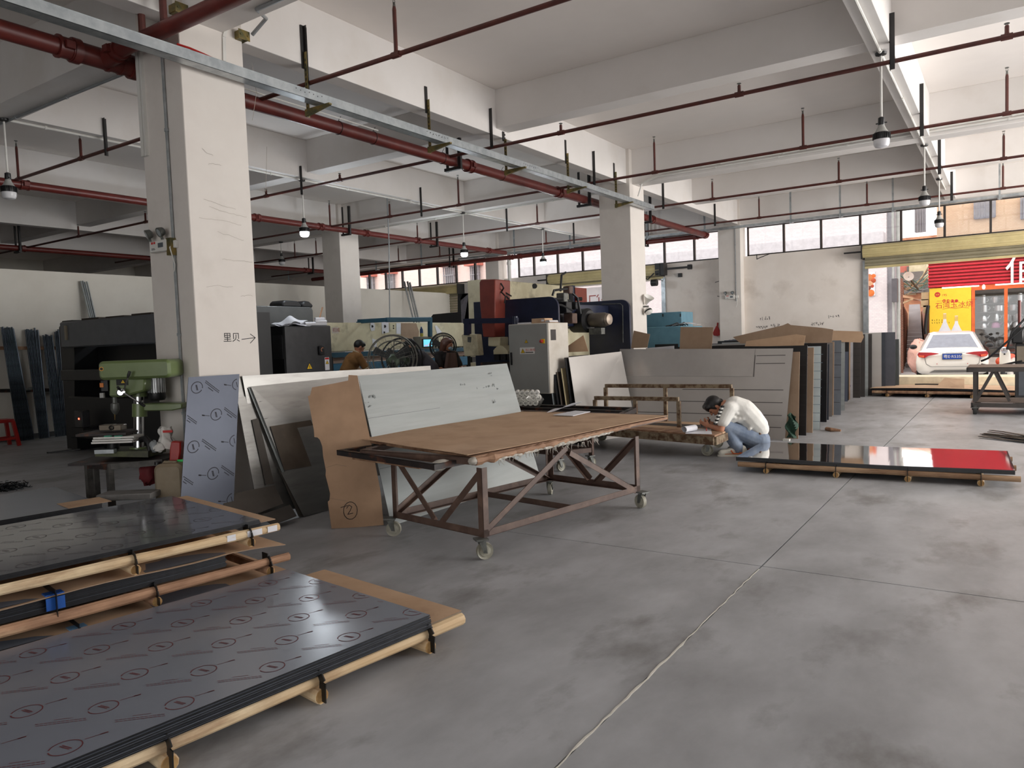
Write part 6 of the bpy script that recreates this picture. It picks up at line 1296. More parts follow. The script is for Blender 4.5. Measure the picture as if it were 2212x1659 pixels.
def hand(mb, wrist, palm_dir, palm_n, side, curl=.9, s=1.0):
    """palm, four unequal bent fingers, and a thumb off the side of the palm"""
    wrist = V(wrist); d = V(palm_dir).normalized(); n = V(palm_n); n = (n-d*n.dot(d)).normalized(); l = d.cross(n)*side
    c = wrist+d*.05*s; mb.ball(c, .043*s, .022*s, .05*s, 12, 8, ax=(l, n, d))
    for k, L in enumerate((.072,.08,.075,.06)):
        p = wrist+d*.085*s+l*(.03-.02*k)*s; a = curl*.5
        for seg, f in enumerate((.45,.32,.23)):
            q = p+(d*math.cos(a)+n*math.sin(a))*L*f*s; cap(mb, p, q, .0095*s*(1-.1*seg), .0085*s*(1-.12*seg), n=8); p = q; a += curl*.75
    p = wrist+d*.03*s+l*.035*s; q = p+(d*.6+l*.6+n*.45).normalized()*.04*s; cap(mb, p, q, .012*s, .0105*s, n=8); cap(mb, q, q+(d*.85+n*.5-l*.2).normalized()*.03*s, .0105*s, .009*s, n=8)
def head(mb, c, face, upv, s=1.0):
    """skull, jaw, nose, brow, lips and ears on the body mesh; returns the axes"""
    f = V(face).normalized(); u_ = V(upv); u_ = (u_-f*u_.dot(f)).normalized(); l = u_.cross(f)
    mb.ball(c, .073*s, .092*s, .1*s, 18, 12, ax=(l, f, u_)); mb.ball(c+f*.03*s-u_*.062*s, .052*s, .055*s, .055*s, 14, 9, ax=(l, f, u_))
    cap(mb, c+f*.088*s+u_*.012*s, c+f*.107*s-u_*.028*s, .008*s, .013*s, n=8); cap(mb, c+f*.084*s-l*.03*s+u_*.026*s, c+f*.084*s+l*.03*s+u_*.026*s, .011*s, n=8)
    cap(mb, c+f*.083*s-l*.02*s-u_*.062*s, c+f*.083*s+l*.02*s-u_*.062*s, .009*s, n=8)
    for k in (-1,1): mb.ball(c+l*k*.076*s-u_*.01*s-f*.005*s, .01*s, .02*s, .032*s, 10, 7, ax=(l, f, u_))
    return l, f, u_
def face_bits(par, c, l, f, u_, s=1.0):
    for k in (-1,1):
        MB().ball(c+f*.086*s+l*k*.031*s+u_*.004*s, .013*s, .006*s, .006*s, 10, 6, ax=(l,f,u_)).build('eye', ink, par); MB().bar(c+f*.098*s+l*k*.016*s+u_*.03*s, c+f*.088*s+l*k*.046*s+u_*.032*s, .006*s).build('eyebrow', hair_m, par)
    MB().bar(c+f*.094*s-l*.02*s-u_*.06*s, c+f*.094*s+l*.02*s-u_*.06*s, .005*s).build('mouth', mat('lip', srgb(150,84,76), .5), par)
# ---- the man crouching at the platform cart
DN = (pZ(1582,985,0)-EYE).dot(CF); DM = DN+.13
U = V((_cy,-_sy,0)); Wd = V((_sy,_cy,0))          # picture-right and away, level in the world
def mp(x, y, dv=0.0): return pD(x, y, DM+dv)
P = thing('person', 'crouching person in a white T-shirt and blue jeans writing at the platform cart', 'person', V((pZ(1600,985,0).x,pZ(1600,985,0).y,0)))
b = MB(); hc = mp(1542.5,876.5,.02); fdir = (-U*.5-Zv*.85).normalized(); updir = (-U*.8+Zv*.5)
hl, hf, hu = head(b, hc, fdir, updir, 1.0)
cap(b, mp(1580,875,.02), mp(1554,874,.02), .068, .052)
spine = [(1636,945,.098),(1624,916,.112),(1606,893,.125),(1586,879,.11)]
for (x0,y0,r0),(x1,y1,r1) in zip(spine[:-1], spine[1:]):
    for dv in (-.06,.06): cap(b, mp(x0,y0,dv), mp(x1,y1,dv), r0, r1)
for sd in (-1,1):
    hip = mp(1639,949,.09*sd); kn = mp(1566 if sd < 0 else 1575, 922 if sd < 0 else 923, .15*sd); an = mp(1594 if sd < 0 else 1613, 969 if sd < 0 else 964, .13*sd)
    an.z = .09 if True else an.z; cap(b, hip, kn, .08, .056); cap(b, kn, an, .056, .036); ft = an-U*.16; ft.z = .035; cap(b, V((an.x,an.y,.04)), ft, .04, .035)
    sh = mp(1576,882,.17*sd); el = mp(1557 if sd < 0 else 1560, 928 if sd < 0 else 926, .2*sd); wr = mp(1534 if sd < 0 else 1538, 920 if sd < 0 else 915, .06*sd)
    cap(b, mp(1585,880,.1*sd), sh, .07, .062); cap(b, sh, el, .05, .041); cap(b, el, wr, .041, .026)
    hand(b, wr, (-U*.8+Wd*(-.25*sd)+Zv*.2), (Zv*.5+Wd*(-.8*sd)), -1 if sd < 0 else 1, curl=.85, s=1.0)
body = remesh(b, 'body', skin_m, P, vox=.0055, smooth=4)
face_bits(P, hc, hl, hf, hu)
h = MB(); h.ball(hc+hu*.022-hf*.022, .085, .098, .1, 20, 13, ax=(hl,hf,hu)); h.ball(hc+hu*.07+hf*.035, .074, .062, .05, 16, 10, ax=(hl,hf,hu)); cap(h, hc+hu*.075+hf*.06-hl*.05, hc+hu*.075+hf*.06+hl*.05, .036); cap(h, hc-hf*.075-hu*.04, hc-hf*.06-hu*.075, .045, .03)
for k in range(9): a = -.06+.015*k; cap(h, hc+hu*.07+hf*.07+hl*a, hc+hu*.035+hf*.1+hl*a*1.05, .014, .005, n=6)
for k in (-1,1): cap(h, hc+hl*k*.07+hu*.02+hf*.03, hc+hl*k*.074-hu*.02+hf*.025, .02, .008)
remesh(h, 'hair', hair_m, P, vox=.007, smooth=2)
sh_ = MB()
sp2 = [(1639,926,.118),(1634,919,.134),(1622,907,.15),(1605,888,.148),(1588,878,.126)]
for (x0,y0,r0),(x1,y1,r1) in zip(sp2[:-1], sp2[1:]):
    for dv in (-.085,0,.085): cap(sh_, mp(x0,y0,dv), mp(x1,y1,dv), r0*(1 if dv else 1.03), r1*(1 if dv else 1.03))
for (x0,y0,x1,y1,r) in ((1622,910,1627,930,.1),(1612,904,1613,922,.09)):
    for dv in (-.1,.1): cap(sh_, mp(x0,y0,dv), mp(x1,y1,dv), r, r*.8)
for sd in (-1,1):
    cap(sh_, mp(1588,880,.1*sd), mp(1576,883,.17*sd), .105, .088); cap(sh_, mp(1576,883,.175*sd), mp(1562,911,.19*sd), .082, .074)
cap(sh_, mp(1586,876,.02), mp(1573,874,.02), .08, .066)
for k in range(14):   # folds
    x = 1580+rnd.random()*55; y = 878+(x-1580)*.75+rnd.uniform(2,22); dv = -.2+rnd.uniform(0,.03); cap(sh_, mp(x,y,dv), mp(x-rnd.uniform(6,14),y+rnd.uniform(2,8),dv+.02), .02, .012)
shirt = remesh(sh_, 'shirt', shirt_w, P, vox=.009, smooth=5)
mb = MB()
for k in range(11):
    f = k/10; c = mp(1571.5-15*f, 878+37*f, -.215-.0*f); c = c-U*.05
    mb.m = k % 2; mb.obox(c-U*.012, U*.012, Wd*.035, (Zv*.8+U*.25).normalized()*.011)
mb.build('sleeve_stripes', [black_p, shirt_w], P)
jn = MB()
cap(jn, mp(1640,950,-.08), mp(1640,950,.08), .128)
for sd in (-1,1):
    hip = mp(1637,949,.09*sd); kn = mp(1567 if sd < 0 else 1576, 922 if sd < 0 else 923, .15*sd); an = mp(1592 if sd < 0 else 1611, 968 if sd < 0 else 963, .13*sd); an.z = .1
    cap(jn, hip, kn, .118, .082); cap(jn, kn, an, .082, .066); cap(jn, an+Zv*.02, an-Zv*.02+U*.01, .07, .068)
remesh(jn, 'jeans', jean, P, vox=.009, smooth=4)
MB().tube([mp(1640,937,-.19),mp(1650,938.5,-.12),mp(1655,939,.0)],.016,8).build('belt', mat('brown_belt', srgb(120,90,66), .6), P)
shoe_w = mat('shoe_white', srgb(226,222,210), .55, c2=srgb(206,200,186)); orange = mat('shoe_orange', srgb(206,98,44), .5)
for sd in (-1,1):
    an = mp(1594 if sd < 0 else 1613, 969 if sd < 0 else 964, .13*sd); o = V((an.x,an.y,0)); s_ = MB()
    cap(s_, o+U*.06+Zv*.055, o-U*.2+Zv*.042, .05, .038, flat=(Wd,.9)); cap(s_, o+U*.05+Zv*.075, o+U*.0+Zv*.08, .052, .05); cap(s_, o-U*.02+Zv*.075, o-U*.14+Zv*.05, .045, .036)
    so = remesh(s_, 'shoe', shoe_w, P, vox=.007, smooth=3)
    m2 = MB(); k = [o+U*(.105*math.cos(a) if math.cos(a) > 0 else .245*math.cos(a))+Wd*.052*math.sin(a) for a in [2*PI*i/20 for i in range(20)]]; m2.prism(k, Zv*.024); m2.build('sole', shoe_w, so)
    sg = -1 if sd < 0 else 1
    m2 = MB(); y_ = -.055
    for a_, b_ in (((-.1,.075),(-.07,.035)),((-.07,.035),(.04,.035)),((.04,.035),(.0,.05))): m2.bar(o+U*a_[0]+Wd*y_*(1 if sd < 0 else 1)+Zv*a_[1], o+U*b_[0]+Wd*y_+Zv*b_[1], .014, .012)
    m2.build('shoe_stripe', orange, so)
wrn = mp(1530,917,-.03); ph = thing('phone', 'dark phone held low in the crouching person\'s hand', 'phone', wrn); MB().obox(wrn-U*.035-Zv*.0, (U*.9+Zv*.05)*.065, (Wd*.6+Zv*.5).normalized()*.035, (Zv*.6-Wd*.5).normalized()*.004).build('case', mat('phone_grey', srgb(74,78,80), .3), ph, bevel=.003)
pn = thing('pen', 'black marker pen held upright by the crouching person', 'pen', mp(1533,910,.02)); MB().cyl(mp(1531,912,.0),mp(1534,902.5,.0),.007,10).build('barrel', black_pl, pn); MB().cyl(mp(1533.3,904.8,.0),mp(1534.2,902,.0),.0085,10).build('cap_end', white_pl, pn)
# ---- workers at the pale machine
def worker(label, hx, hy, D, f, lean, shirt_m, trouser_m, hair='short', armd=(.35,-.25), extra=None, sleeve=None, trim=None, look=None):
    hp = pD(hx, hy, D); f = V(f).normalized(); l = Zv.cross(f); nk = V((math.sin(lean),0,math.cos(lean)))
    dirv = f*math.sin(lean)+Zv*math.cos(lean); neck = hp-(Zv*.11+f*.05); chest = neck-dirv*.16; waist = neck-dirv*.42; pel = waist-Zv*.1-f*.02
    g = V((pel.x,pel.y,0)); t = thing('person', label, 'person', g); b = MB(); lk = V(look).normalized() if look else (f*.75-Zv*.55)
    L_, F_, U_ = head(b, hp, lk, Zv+f*.4); cap(b, neck, hp-Zv*.04, .058, .05); cap(b, chest-l*.05, chest+l*.05, .12); cap(b, chest, waist, .13, .12); cap(b, waist, pel, .125, .135)
    hands = []
    for s in (-1,1):
        shp = chest+l*s*.17+dirv*.08; el = shp-Zv*.24+f*.12+l*s*.05; wr = el+f*armd[0]*.6+Zv*(armd[1]*.3)-l*s*.08
        cap(b, chest+l*s*.08+dirv*.08, shp, .08, .062); cap(b, shp, el, .05, .04); cap(b, el, wr, .04, .027); hand(b, wr, f-Zv*.3, -Zv, s, .7); hands.append((shp,el))
        hipp = pel+l*s*.09; kn = V((hipp.x,hipp.y,.5)); an = V((hipp.x-f.x*.03,hipp.y-f.y*.03,.08)); cap(b, hipp, kn, .09, .06); cap(b, kn, an, .058, .04); cap(b, V((an.x,an.y,.045)), V((an.x,an.y,.04))+f*.14, .042, .036)
    remesh(b, 'body', skin_m, t, vox=.011, smooth=4); face_bits(t, hp, L_, F_, U_)
    s_ = MB(); cap(s_, chest-l*.06, chest+l*.06, .135); cap(s_, chest, waist, .15, .142); cap(s_, waist, pel, .142, .15); cap(s_, neck-dirv*.02, chest+dirv*.06, .075, .1)
    for (shp, el) in hands: cap(s_, chest+dirv*.07, shp, .1, .078); cap(s_, shp, shp.lerp(el,.75), .075, .068)
    remesh(s_, 'shirt', shirt_m, t, vox=.012, smooth=4)
    tr = MB(); cap(tr, pel-l*.04, pel+l*.04, .14)
    for s in (-1,1): hipp = pel+l*s*.09; cap(tr, hipp, V((hipp.x,hipp.y,.5)), .105, .08); cap(tr, V((hipp.x,hipp.y,.5)), V((hipp.x-f.x*.03,hipp.y-f.y*.03,.12)), .08, .066)
    remesh(tr, 'trousers', trouser_m, t, vox=.013, smooth=3)
    for s in (-1,1): an = V((pel.x,pel.y,0))+l*s*.09-f*.03; k_ = MB(); cap(k_, an+Zv*.05, an+f*.15+Zv*.045, .052, .044, flat=(Zv,.9)); remesh(k_, 'shoe', black_pl, t, vox=.012, smooth=2)
    h = MB(); h.ball(hp+U_*.025-F_*.02, .084, .1, .1, 16, 11, ax=(L_,F_,U_)); h.ball(hp+U_*.08+F_*.03, .07, .06, .035, 14, 8, ax=(L_,F_,U_))
    if hair == 'long': cap(h, hp-F_*.06+U_*.02, hp-F_*.09-U_*.2, .085, .06); cap(h, hp-F_*.02-L_*.06, hp-F_*.03-U_*.16-L_*.06, .05, .035); cap(h, hp-F_*.02+L_*.06, hp-F_*.03-U_*.16+L_*.06, .05, .035)
    remesh(h, 'hair', hair_m if hair == 'short' else mat('brown_hair', srgb(98,62,48), .5), t, vox=.011, smooth=2)
    if trim:
        for (shp, el) in hands: q = shp.lerp(el,.86); MB().cyl(q, q+(el-shp).normalized()*.02, .073, 14).build('sleeve_hem', trim, t)
        MB().ring(neck+Zv*.0, dirv, .072, .012, 18, 6).build('collar', trim, t)
    if extra == 'mask':
        MB().ball(hp+F_*.07-U_*.045, .055, .045, .042, 14, 9, ax=(L_,F_,U_)).build('face_mask', mat('mask_blue', srgb(150,176,190), .7), t)
        ap = MB(); ap.grid(lambda u_, v_: chest+dirv*(.12-.5*v_)+F_*0+f*(.16+.02*math.sin(u_*9))+l*(u_-.5)*(.2+.16*v_), 6, 6, .006); ap.build('apron', mat('apron_brown', srgb(112,88,80), .8), t)
        for s in (-1,1): MB().tube([chest+dirv*.14+l*s*.09+f*.15, neck+l*s*.08+f*.02-dirv*.02, chest+dirv*.05+l*s*.08-f*.15],.012,6).build('apron_strap', mat('apron_brown', srgb(112,88,80), .8), t)
    return t
dk_tr = mat('dark_trousers', srgb(44,44,50), .85)
worker('worker in a brown T-shirt with pale hems bending over the cream machine', 776, 749, 13.5, (.35,.93,0), .55, mat('brown_tee', srgb(136,96,52), .9, c2=srgb(120,82,44), bump=.2, bscale=14), dk_tr, trim=mat('pale_hem', srgb(206,190,160), .8), armd=(.5,-.3))
worker('worker in a dark grey shirt stooping behind the big fan', 886, 747, 12.9, (-.8,-.35,0), .8, mat('grey_tee', srgb(78,74,80), .9), dk_tr, armd=(.3,-.3))
worker('masked worker with long brown hair and a brown apron by the control box', 967, 744, 13.3, (.6,-.2,0), .12, mat('black_tee', srgb(40,36,36), .9), dk_tr, hair='long', extra='mask', look=(.75,.1,-.25))
# ================================================================== THE STREET OUTSIDE
GZ = -.18
street = mat('street_concrete', srgb(178,176,178), .8, c2=srgb(160,158,160), scale=.8, bump=.1, bscale=20)
struct(MB().box(-60, 40, 19.0, 75, GZ-.2, GZ).build('ground', street, flat=True))
tile_w = None
def brickmat(name, c1, c2, cm, scale, mort=.02, rough=.6):
    m = bpy.data.materials.new(name); m.use_nodes = True; nt = m.node_tree; b = nt.nodes['Principled BSDF']; tc = nt.nodes.new('ShaderNodeTexCoord'); br = nt.nodes.new('ShaderNodeTexBrick'); mp_ = nt.nodes.new('ShaderNodeMapping')
    mp_.inputs['Rotation'].default_value = (PI/2,0,0); br.inputs['Color1'].default_value = (*c1,1); br.inputs['Color2'].default_value = (*c2,1); br.inputs['Mortar'].default_value = (*cm,1); br.inputs['Scale'].default_value = scale; br.inputs['Mortar Size'].default_value = mort
    nt.links.new(tc.outputs['Object'], mp_.inputs['Vector']); nt.links.new(mp_.outputs[0], br.inputs['Vector']); nt.links.new(br.outputs['Color'], b.inputs['Base Color']); b.inputs['Roughness'].default_value = rough; return m
tile_w = brickmat('white_wall_tile', srgb(226,216,216), srgb(214,204,206), srgb(206,198,198), 4.5)
tile_p = brickmat('peach_wall_tile', srgb(232,196,160), srgb(226,186,150), srgb(216,180,150), 5.0)
tile_r = brickmat('pink_wall_tile', srgb(238,214,206), srgb(234,208,198), srgb(228,204,196), 5.0)
brick = brickmat('red_brick', srgb(150,92,70), srgb(128,78,62), srgb(150,138,126), 6.0, .03, .85)
# white tiled building across the street
YBL = 28.4; xr = pY(1916,650,YBL).x
bL = thing('building', 'white tiled building across the street with a grey side pipe', 'building', (xr-12,YBL+4,GZ))
MB().box(-19.5,xr,YBL,YBL+.8,GZ-.1,12).build('tiled_wall', tile_w, bL, flat=True)
zl = pY(1700,545,YBL).z; zl2 = pY(1700,524,YBL).z; MB().box(-19.5,xr-.05,YBL-.5,YBL,zl-.1,zl2).build('canopy_ledge', mat('pale_ledge', srgb(214,208,212), .7), bL)
MB().box(xr,xr+.22,YBL+.2,YBL+.8,GZ-.1,12).build('corner_pier', mat('grey_pier', srgb(168,166,172), .7), bL); MB().cyl((xr+.34,YBL+.1,GZ),(xr+.34,YBL+.1,9),.06,10).build('drain_pipe', lamp_neck, bL); MB().cyl((xr+.2,YBL-.05,GZ),(xr+.2,YBL-.05,9),.04,10).build('drain_pipe', lamp_neck, bL)
a = pY(1926,602,YBL-.3); b_ = pY(1938,652,YBL-.3); MB().box(a.x,b_.x,YBL-.3,YBL,b_.z,a.z).build('meter_cabinet', mat('meter_grey', srgb(92,88,92), .6), bL)
a = pY(1871,588,YBL-.08); b_ = pY(1890,638,YBL-.08); po = thing('poster_board', 'food poster in orange and white on the white tiled building', 'poster', ((a.x+b_.x)/2,YBL-.05,b_.z)); MB().box(a.x-.2,b_.x,YBL-.08,YBL-.01,b_.z,a.z).build('board', white_paper, po)
for k, (x, y, r, c) in enumerate(((1877,600,.13,srgb(204,120,70)),(1886,606,.09,srgb(190,80,40)),(1880,612,.1,srgb(226,170,130)),(1884,618,.06,srgb(180,70,40)),(1876,622,.08,srgb(120,60,40)),(1881,633,.12,srgb(230,120,50)),(1887,596,.07,srgb(230,110,40)))):
    p = pY(x,y,YBL-.085); MB().lathe([(r,0),(r*.7,.008),(.001,.01)], (p.x,YBL-.08,p.z), (0,-1,0), 12).build('printed_dish', mat('dish_%d' % k, c, .6, c2=tuple(v*.7 for v in c), scale=12), po)
# pink building seen through the far-left windows
YBP = 32.0; bP = thing('building', 'pink tiled building seen through the windows above the machines', 'building', (-27,YBP+3,GZ)); MB().box(-50,-22.3,YBP,YBP+7,GZ-.1,14).build('tiled_wall', tile_r, bP, flat=True)
for px0, px1, py0, py1 in ((838,852,594,618),(960,982,578,606),(1018,1036,576,604),(795,808,600,618)):
    a = pY(px0,py0,YBP-.1); b_ = pY(px1,py1,YBP-.1); w = MB().box(a.x,b_.x,YBP-.06,YBP,b_.z-.6,a.z).build('window', mat('far_window', srgb(176,170,172), .3), bP)
    for k in range(6): x = a.x+(b_.x-a.x)*k/5; MB().box(x-.025,x+.025,YBP-.22,YBP-.17,b_.z-.6,a.z).build('window_bar', mat('bar_grey', srgb(150,146,150), .5), w)
    for k in range(4): z = b_.z-.6+(a.z-b_.z+.6)*k/3; MB().box(a.x-.03,b_.x+.03,YBP-.23,YBP-.05,z-.025,z+.025).build('window_bar', mat('bar_grey', srgb(150,146,150), .5), w)
    MB().box(a.x-.2,b_.x+.2,YBP-.5,YBP,a.z+.02,a.z+.2).build('window_hood', mat('hood_red', srgb(206,120,104), .7), bP)
# ---- shop with the red ribbed fascia
YS = 30.6; xs0 = pY(2008,650,YS).x; xs1 = 4.5
sh = thing('shop', 'kitchenware shop with a red ribbed fascia and glazed display', 'shop', ((xs0+xs1)/2,YS+2,GZ))
zf0 = pY(2100,617,YS).z; zf1 = zf0+1.75
MB().box(xs0,xs1,YS+3.0,YS+3.2,GZ,zf1).build('back_wall', mat('shop_dark', srgb(120,116,112), .8), sh); MB().box(xs0,xs0+.15,YS+.02,YS+3.0,GZ,zf1).build('side_wall', tile_p, sh); MB().box(xs0,xs1,YS,YS+3,GZ-.02,GZ+.02).build('shop_floor', street, sh); MB().box(xs0+.1,xs1,YS+.05,YS+3.0,zf0+.3,zf0+.5).build('shop_ceiling', white_pl, sh)
redf = mat('fascia_red', srgb(206,36,52), .35, c2=srgb(190,30,46)); nsl = 15
MB().box(xs0-.02,xs1,YS-.05,YS+.2,zf0,zf1).build('fascia_back', mat('fascia_dark', srgb(150,40,44), .5), sh)
for k in range(nsl): z = zf0+(zf1-zf0)*k/nsl; MB().prism([(xs0-.03,YS-.05,z+.01),(xs0-.03,YS-.13,z+.025),(xs0-.03,YS-.13,z+.085),(xs0-.03,YS-.05,z+.1)], (xs1-xs0+.03,0,0)).build('fascia_slat', redf, sh)
p = pY(2178,612,YS-.16); text_mesh('佰', 1.1, V((p.x-.12,YS-.2,p.z+.08)), (1,0,0), Zv, white_pl, 'sign_character', sh, depth=.04)
xy1 = pY(2098,650,YS).x; zy0 = GZ+.05
MB().box(xs0,xy1,YS-.06,YS+.02,zy0,zf0-.02).build('yellow_panel', mat('poster_yellow', srgb(246,206,50), .55, c2=srgb(244,200,44)), sh, flat=True)
def onp(x, y, d=.062): return pY(x,y,YS-d)
text_mesh('石湾玉冰烧', .232, onp(2020,666), (1,0,.02), Zv, red_ink, 'poster_lettering', sh); text_mesh('195', .11, onp(2034,640), (1,0,0), Zv, red_ink, 'poster_lettering', sh)
p = onp(2025,636.5,.061); MB().lathe([(.09,0),(.085,.006),(.02,.008)], p, (0,-1,0), 16).build('oval_logo', red_ink, sh); text_mesh('石湾', .055, V((p.x-.055,YS-.07,p.z-.02)), (1,0,0), Zv, mat('poster_yellow', (0,0,0)), 'logo_lettering', sh)
for k, x in enumerate((2039.5,2048,2057,2066)): p = onp(x,650,.061); MB().lathe([(.055,0),(.05,.006),(.01,.007)], p, (0,-1,0), 14).build('round_seal', red_ink, sh)
text_mesh('岭南酒韵', .07, V((onp(2036.8,652.3).x,YS-.071,onp(2036,652.3).z)), (1,0,0), Zv, mat('poster_yellow', (0,0,0)), 'seal_lettering', sh)
strokes([[(0,0),(.2,.04),(.4,0),(.6,.04),(.8,.0)]], onp(2036,668), (1,0,0), Zv, .012, red_ink, 'flourish', sh); strokes([[(0,0),(.25,0)],[(.95,0),(1.2,0)]], onp(2024,650.5), (1,0,0), Zv, .01, red_ink, 'flourish', sh)
for k, (x, ytop, w) in enumerate(((2041,677,.17),(2066,682,.16))):
    p = onp(x,720,.061); zt = onp(x,ytop).z; hgt = zt-p.z+.3; poly = [(p.x+sx*r, YS-.0605, zt-hgt*f) for sx, pr in ((-1,[(.045,0),(.045,.22),(.055,.3),(.12,.48),(.19,.62),(.2,1)]),(1,[(.2,1),(.19,.62),(.12,.48),(.055,.3),(.045,.22),(.045,0)])) for r, f in pr]
    MB().prism(poly, (0,-.004,0)).build('printed_bottle', white_paper, sh); MB().box(p.x-.05,p.x+.05,YS-.067,YS-.061,zt-hgt*.2,zt-.02).build('printed_cap', mat('gold_print', srgb(226,190,110), .5), sh)
for L_ in range(2): strokes([[(i*.075+rnd.uniform(0,.02),rnd.uniform(0,.07)) for _ in range(4)] for i in range(8-2*L_)], onp(2013+5*(1-L_)*0,700-6*L_), (1,0,0), Zv, .009, ink, 'painted_number', sh)
orange_f = mat('orange_frame', srgb(226,104,44), .5)
zt_ = zf0-.05; MB().box(xy1,xs1,YS-.05,YS+.05,zt_-.12,zt_+.05).build('shop_frame', orange_f, sh)
for x in (xy1+.06, pY(2173,650,YS).x, pY(2173,650,YS).x+1.6): MB().box(x-.05,x+.05,YS-.06,YS+.06,GZ,zt_-.1).build('shop_frame', orange_f, sh)
xe = [xy1+.11, pY(2173,650,YS).x-.05]; MB().box(xe[0],xe[1],YS-.004,YS+.004,GZ+.5,zt_-.12).build('shop_glass', gl, sh); MB().box(xe[1]+.1,xe[1]+1.6,YS-.004,YS+.004,GZ+.5,zt_-.12).build('shop_glass', gl, sh)
MB().box(xy1,xs1,YS-.03,YS+.1,GZ,GZ+.5).build('shop_plinth', mat('plinth_grey', srgb(190,176,166), .7), sh)
shelf_m = mat('shelf_dark', srgb(74,70,68), .6); alu = mat('pot_aluminium', srgb(206,208,210), .28, .85)
zz = [pY(2130,y,YS+.5).z for y in (656,674,694,709,724)]
cols = [srgb(120,190,220), srgb(170,110,150), srgb(230,150,110), srgb(120,200,80), srgb(220,120,130)]
npot = 0
for r, z in enumerate(zz):
    MB().box(xy1+.15,xs1,YS+.3,YS+.7,z-.03,z).build('shelf', shelf_m, sh)
    x = xy1+.25
    while x < xs1-.4 and npot < 60:
        kind = rnd.choice(['pot','pot','kettle','jar']) if r < 4 else 'toy'; w = rnd.uniform(.09,.15); base = V((x+w,YS+.45,z)); npot += 1
        nm = {'pot':'cooking_pot','kettle':'kettle','jar':'steel_jar','toy':'plastic_toy'}[kind]
        q = thing(nm, {'pot':'aluminium cooking pot on the shop shelves','kettle':'bright kettle on the shop shelves','jar':'tall steel jar on the shop shelves','toy':'colourful plastic goods on the lowest shop shelf'}[kind]+', shelf %s' % ('top','second','third','fourth','lowest')[r], nm.split('_')[-1], base, 0, 'shop goods on the %s shelf' % ('top','second','third','fourth','lowest')[r])
        m = alu if kind != 'toy' and rnd.random() < .85 else mat('goods_%d' % (npot % 5), cols[npot % 5], .5)
        if kind == 'pot': MB().lathe([(w*.9,0),(w,.02),(w,.2),(w*1.05,.21),(w*1.02,.215),(w*.6,.25),(.02,.26)], base, n=14).build('body', m, q); MB().cyl(base+Zv*.26,base+Zv*.29,.02,8).build('knob', black_pl, q); MB().bar(base+V((-w*1.2,0,.16)),base+V((w*1.2,0,.16)),.02).build('handles', m, q)
        elif kind == 'kettle': MB().lathe([(w,0),(w*1.05,.04),(w*.9,.16),(w*.5,.22),(.02,.23)], base, n=14).build('body', m, q); MB().ring(base+Zv*.22,(0,1,0),w*.7,.012,12,5,0,PI).build('handle', black_pl, q); MB().tube([base+V((w*.9,0,.1)),base+V((w*1.4,0,.2))],[.03,.015],8).build('spout', m, q)
        elif kind == 'jar': MB().lathe([(w*.7,0),(w*.7,.24),(w*.5,.27),(w*.5,.3),(.02,.31)], base, n=12).build('body', m, q); MB().ring(base+V((w*.75,0,.13)),(0,1,0),.06,.01,10,5).build('handle', m, q)
        else: MB().box(base.x-w,base.x+w,base.y-.1,base.y+.1,z,z+rnd.uniform(.08,.22)).build('body', m, q, bevel=.02); MB().ball(base+V((0,0,.2)),w*.6,w*.5,.06,10,6).build('top', mat('goods_%d' % ((npot+2) % 5), cols[(npot+2) % 5], .5), q)
        x += w*2+rnd.uniform(.06,.16)
for k, (x0, x1) in enumerate(((2035,2115),(2150,2240))): a = onp(x0,624.5-(k*7),.2); b_ = onp(x1,620-(k*9),.2); MB().cyl((a.x,YS-.2,zf0-.03),(b_.x,YS-.2,zf0-.03),.022,10).build('tube_light', mat('tube_on', (1,.98,.95), .4, emit=2.5), sh)
p = onp(2125,625,.2); MB().lathe([(.02,.1),(.04,.07),(.05,0),(.03,-.05),(.001,-.06)], (p.x,YS-.2,zf0-.1), n=12).build('bulb', mat('tube_on', (1,1,1)), sh)
# peach block above and behind the shop
bS = thing('building', 'peach tiled apartment block above the red shop', 'building', (3,YS+5,GZ)); MB().box(xs0,14,YS+3.3,YS+10,zf1-.2,13).build('tiled_wall', tile_p, bS, flat=True); MB().box(xs0-.3,14,YS+1.2,YS+3.3,zf1-.05,zf1+.12).build('canopy_slab', mat('blue_edge', srgb(120,160,206), .6), bS)
for px0, px1, py0, py1 in ((1978,2000,463,490),(2105,2150,448,458),(2205,2230,440,460)):
    a = pY(px0,py0,YS+3.28); b_ = pY(px1,py1,YS+3.28); w = MB().box(a.x,b_.x,YS+3.2,YS+3.3,b_.z-.2,a.z+.2).build('window', mat('far_window', srgb(176,170,172), .3), bS)
    for k in range(5): x = a.x+(b_.x-a.x)*k/4; MB().box(x-.02,x+.02,YS+3.05,YS+3.1,b_.z-.2,a.z+.2).build('window_bar', mat('bar_grey', srgb(150,146,150), .5), w)
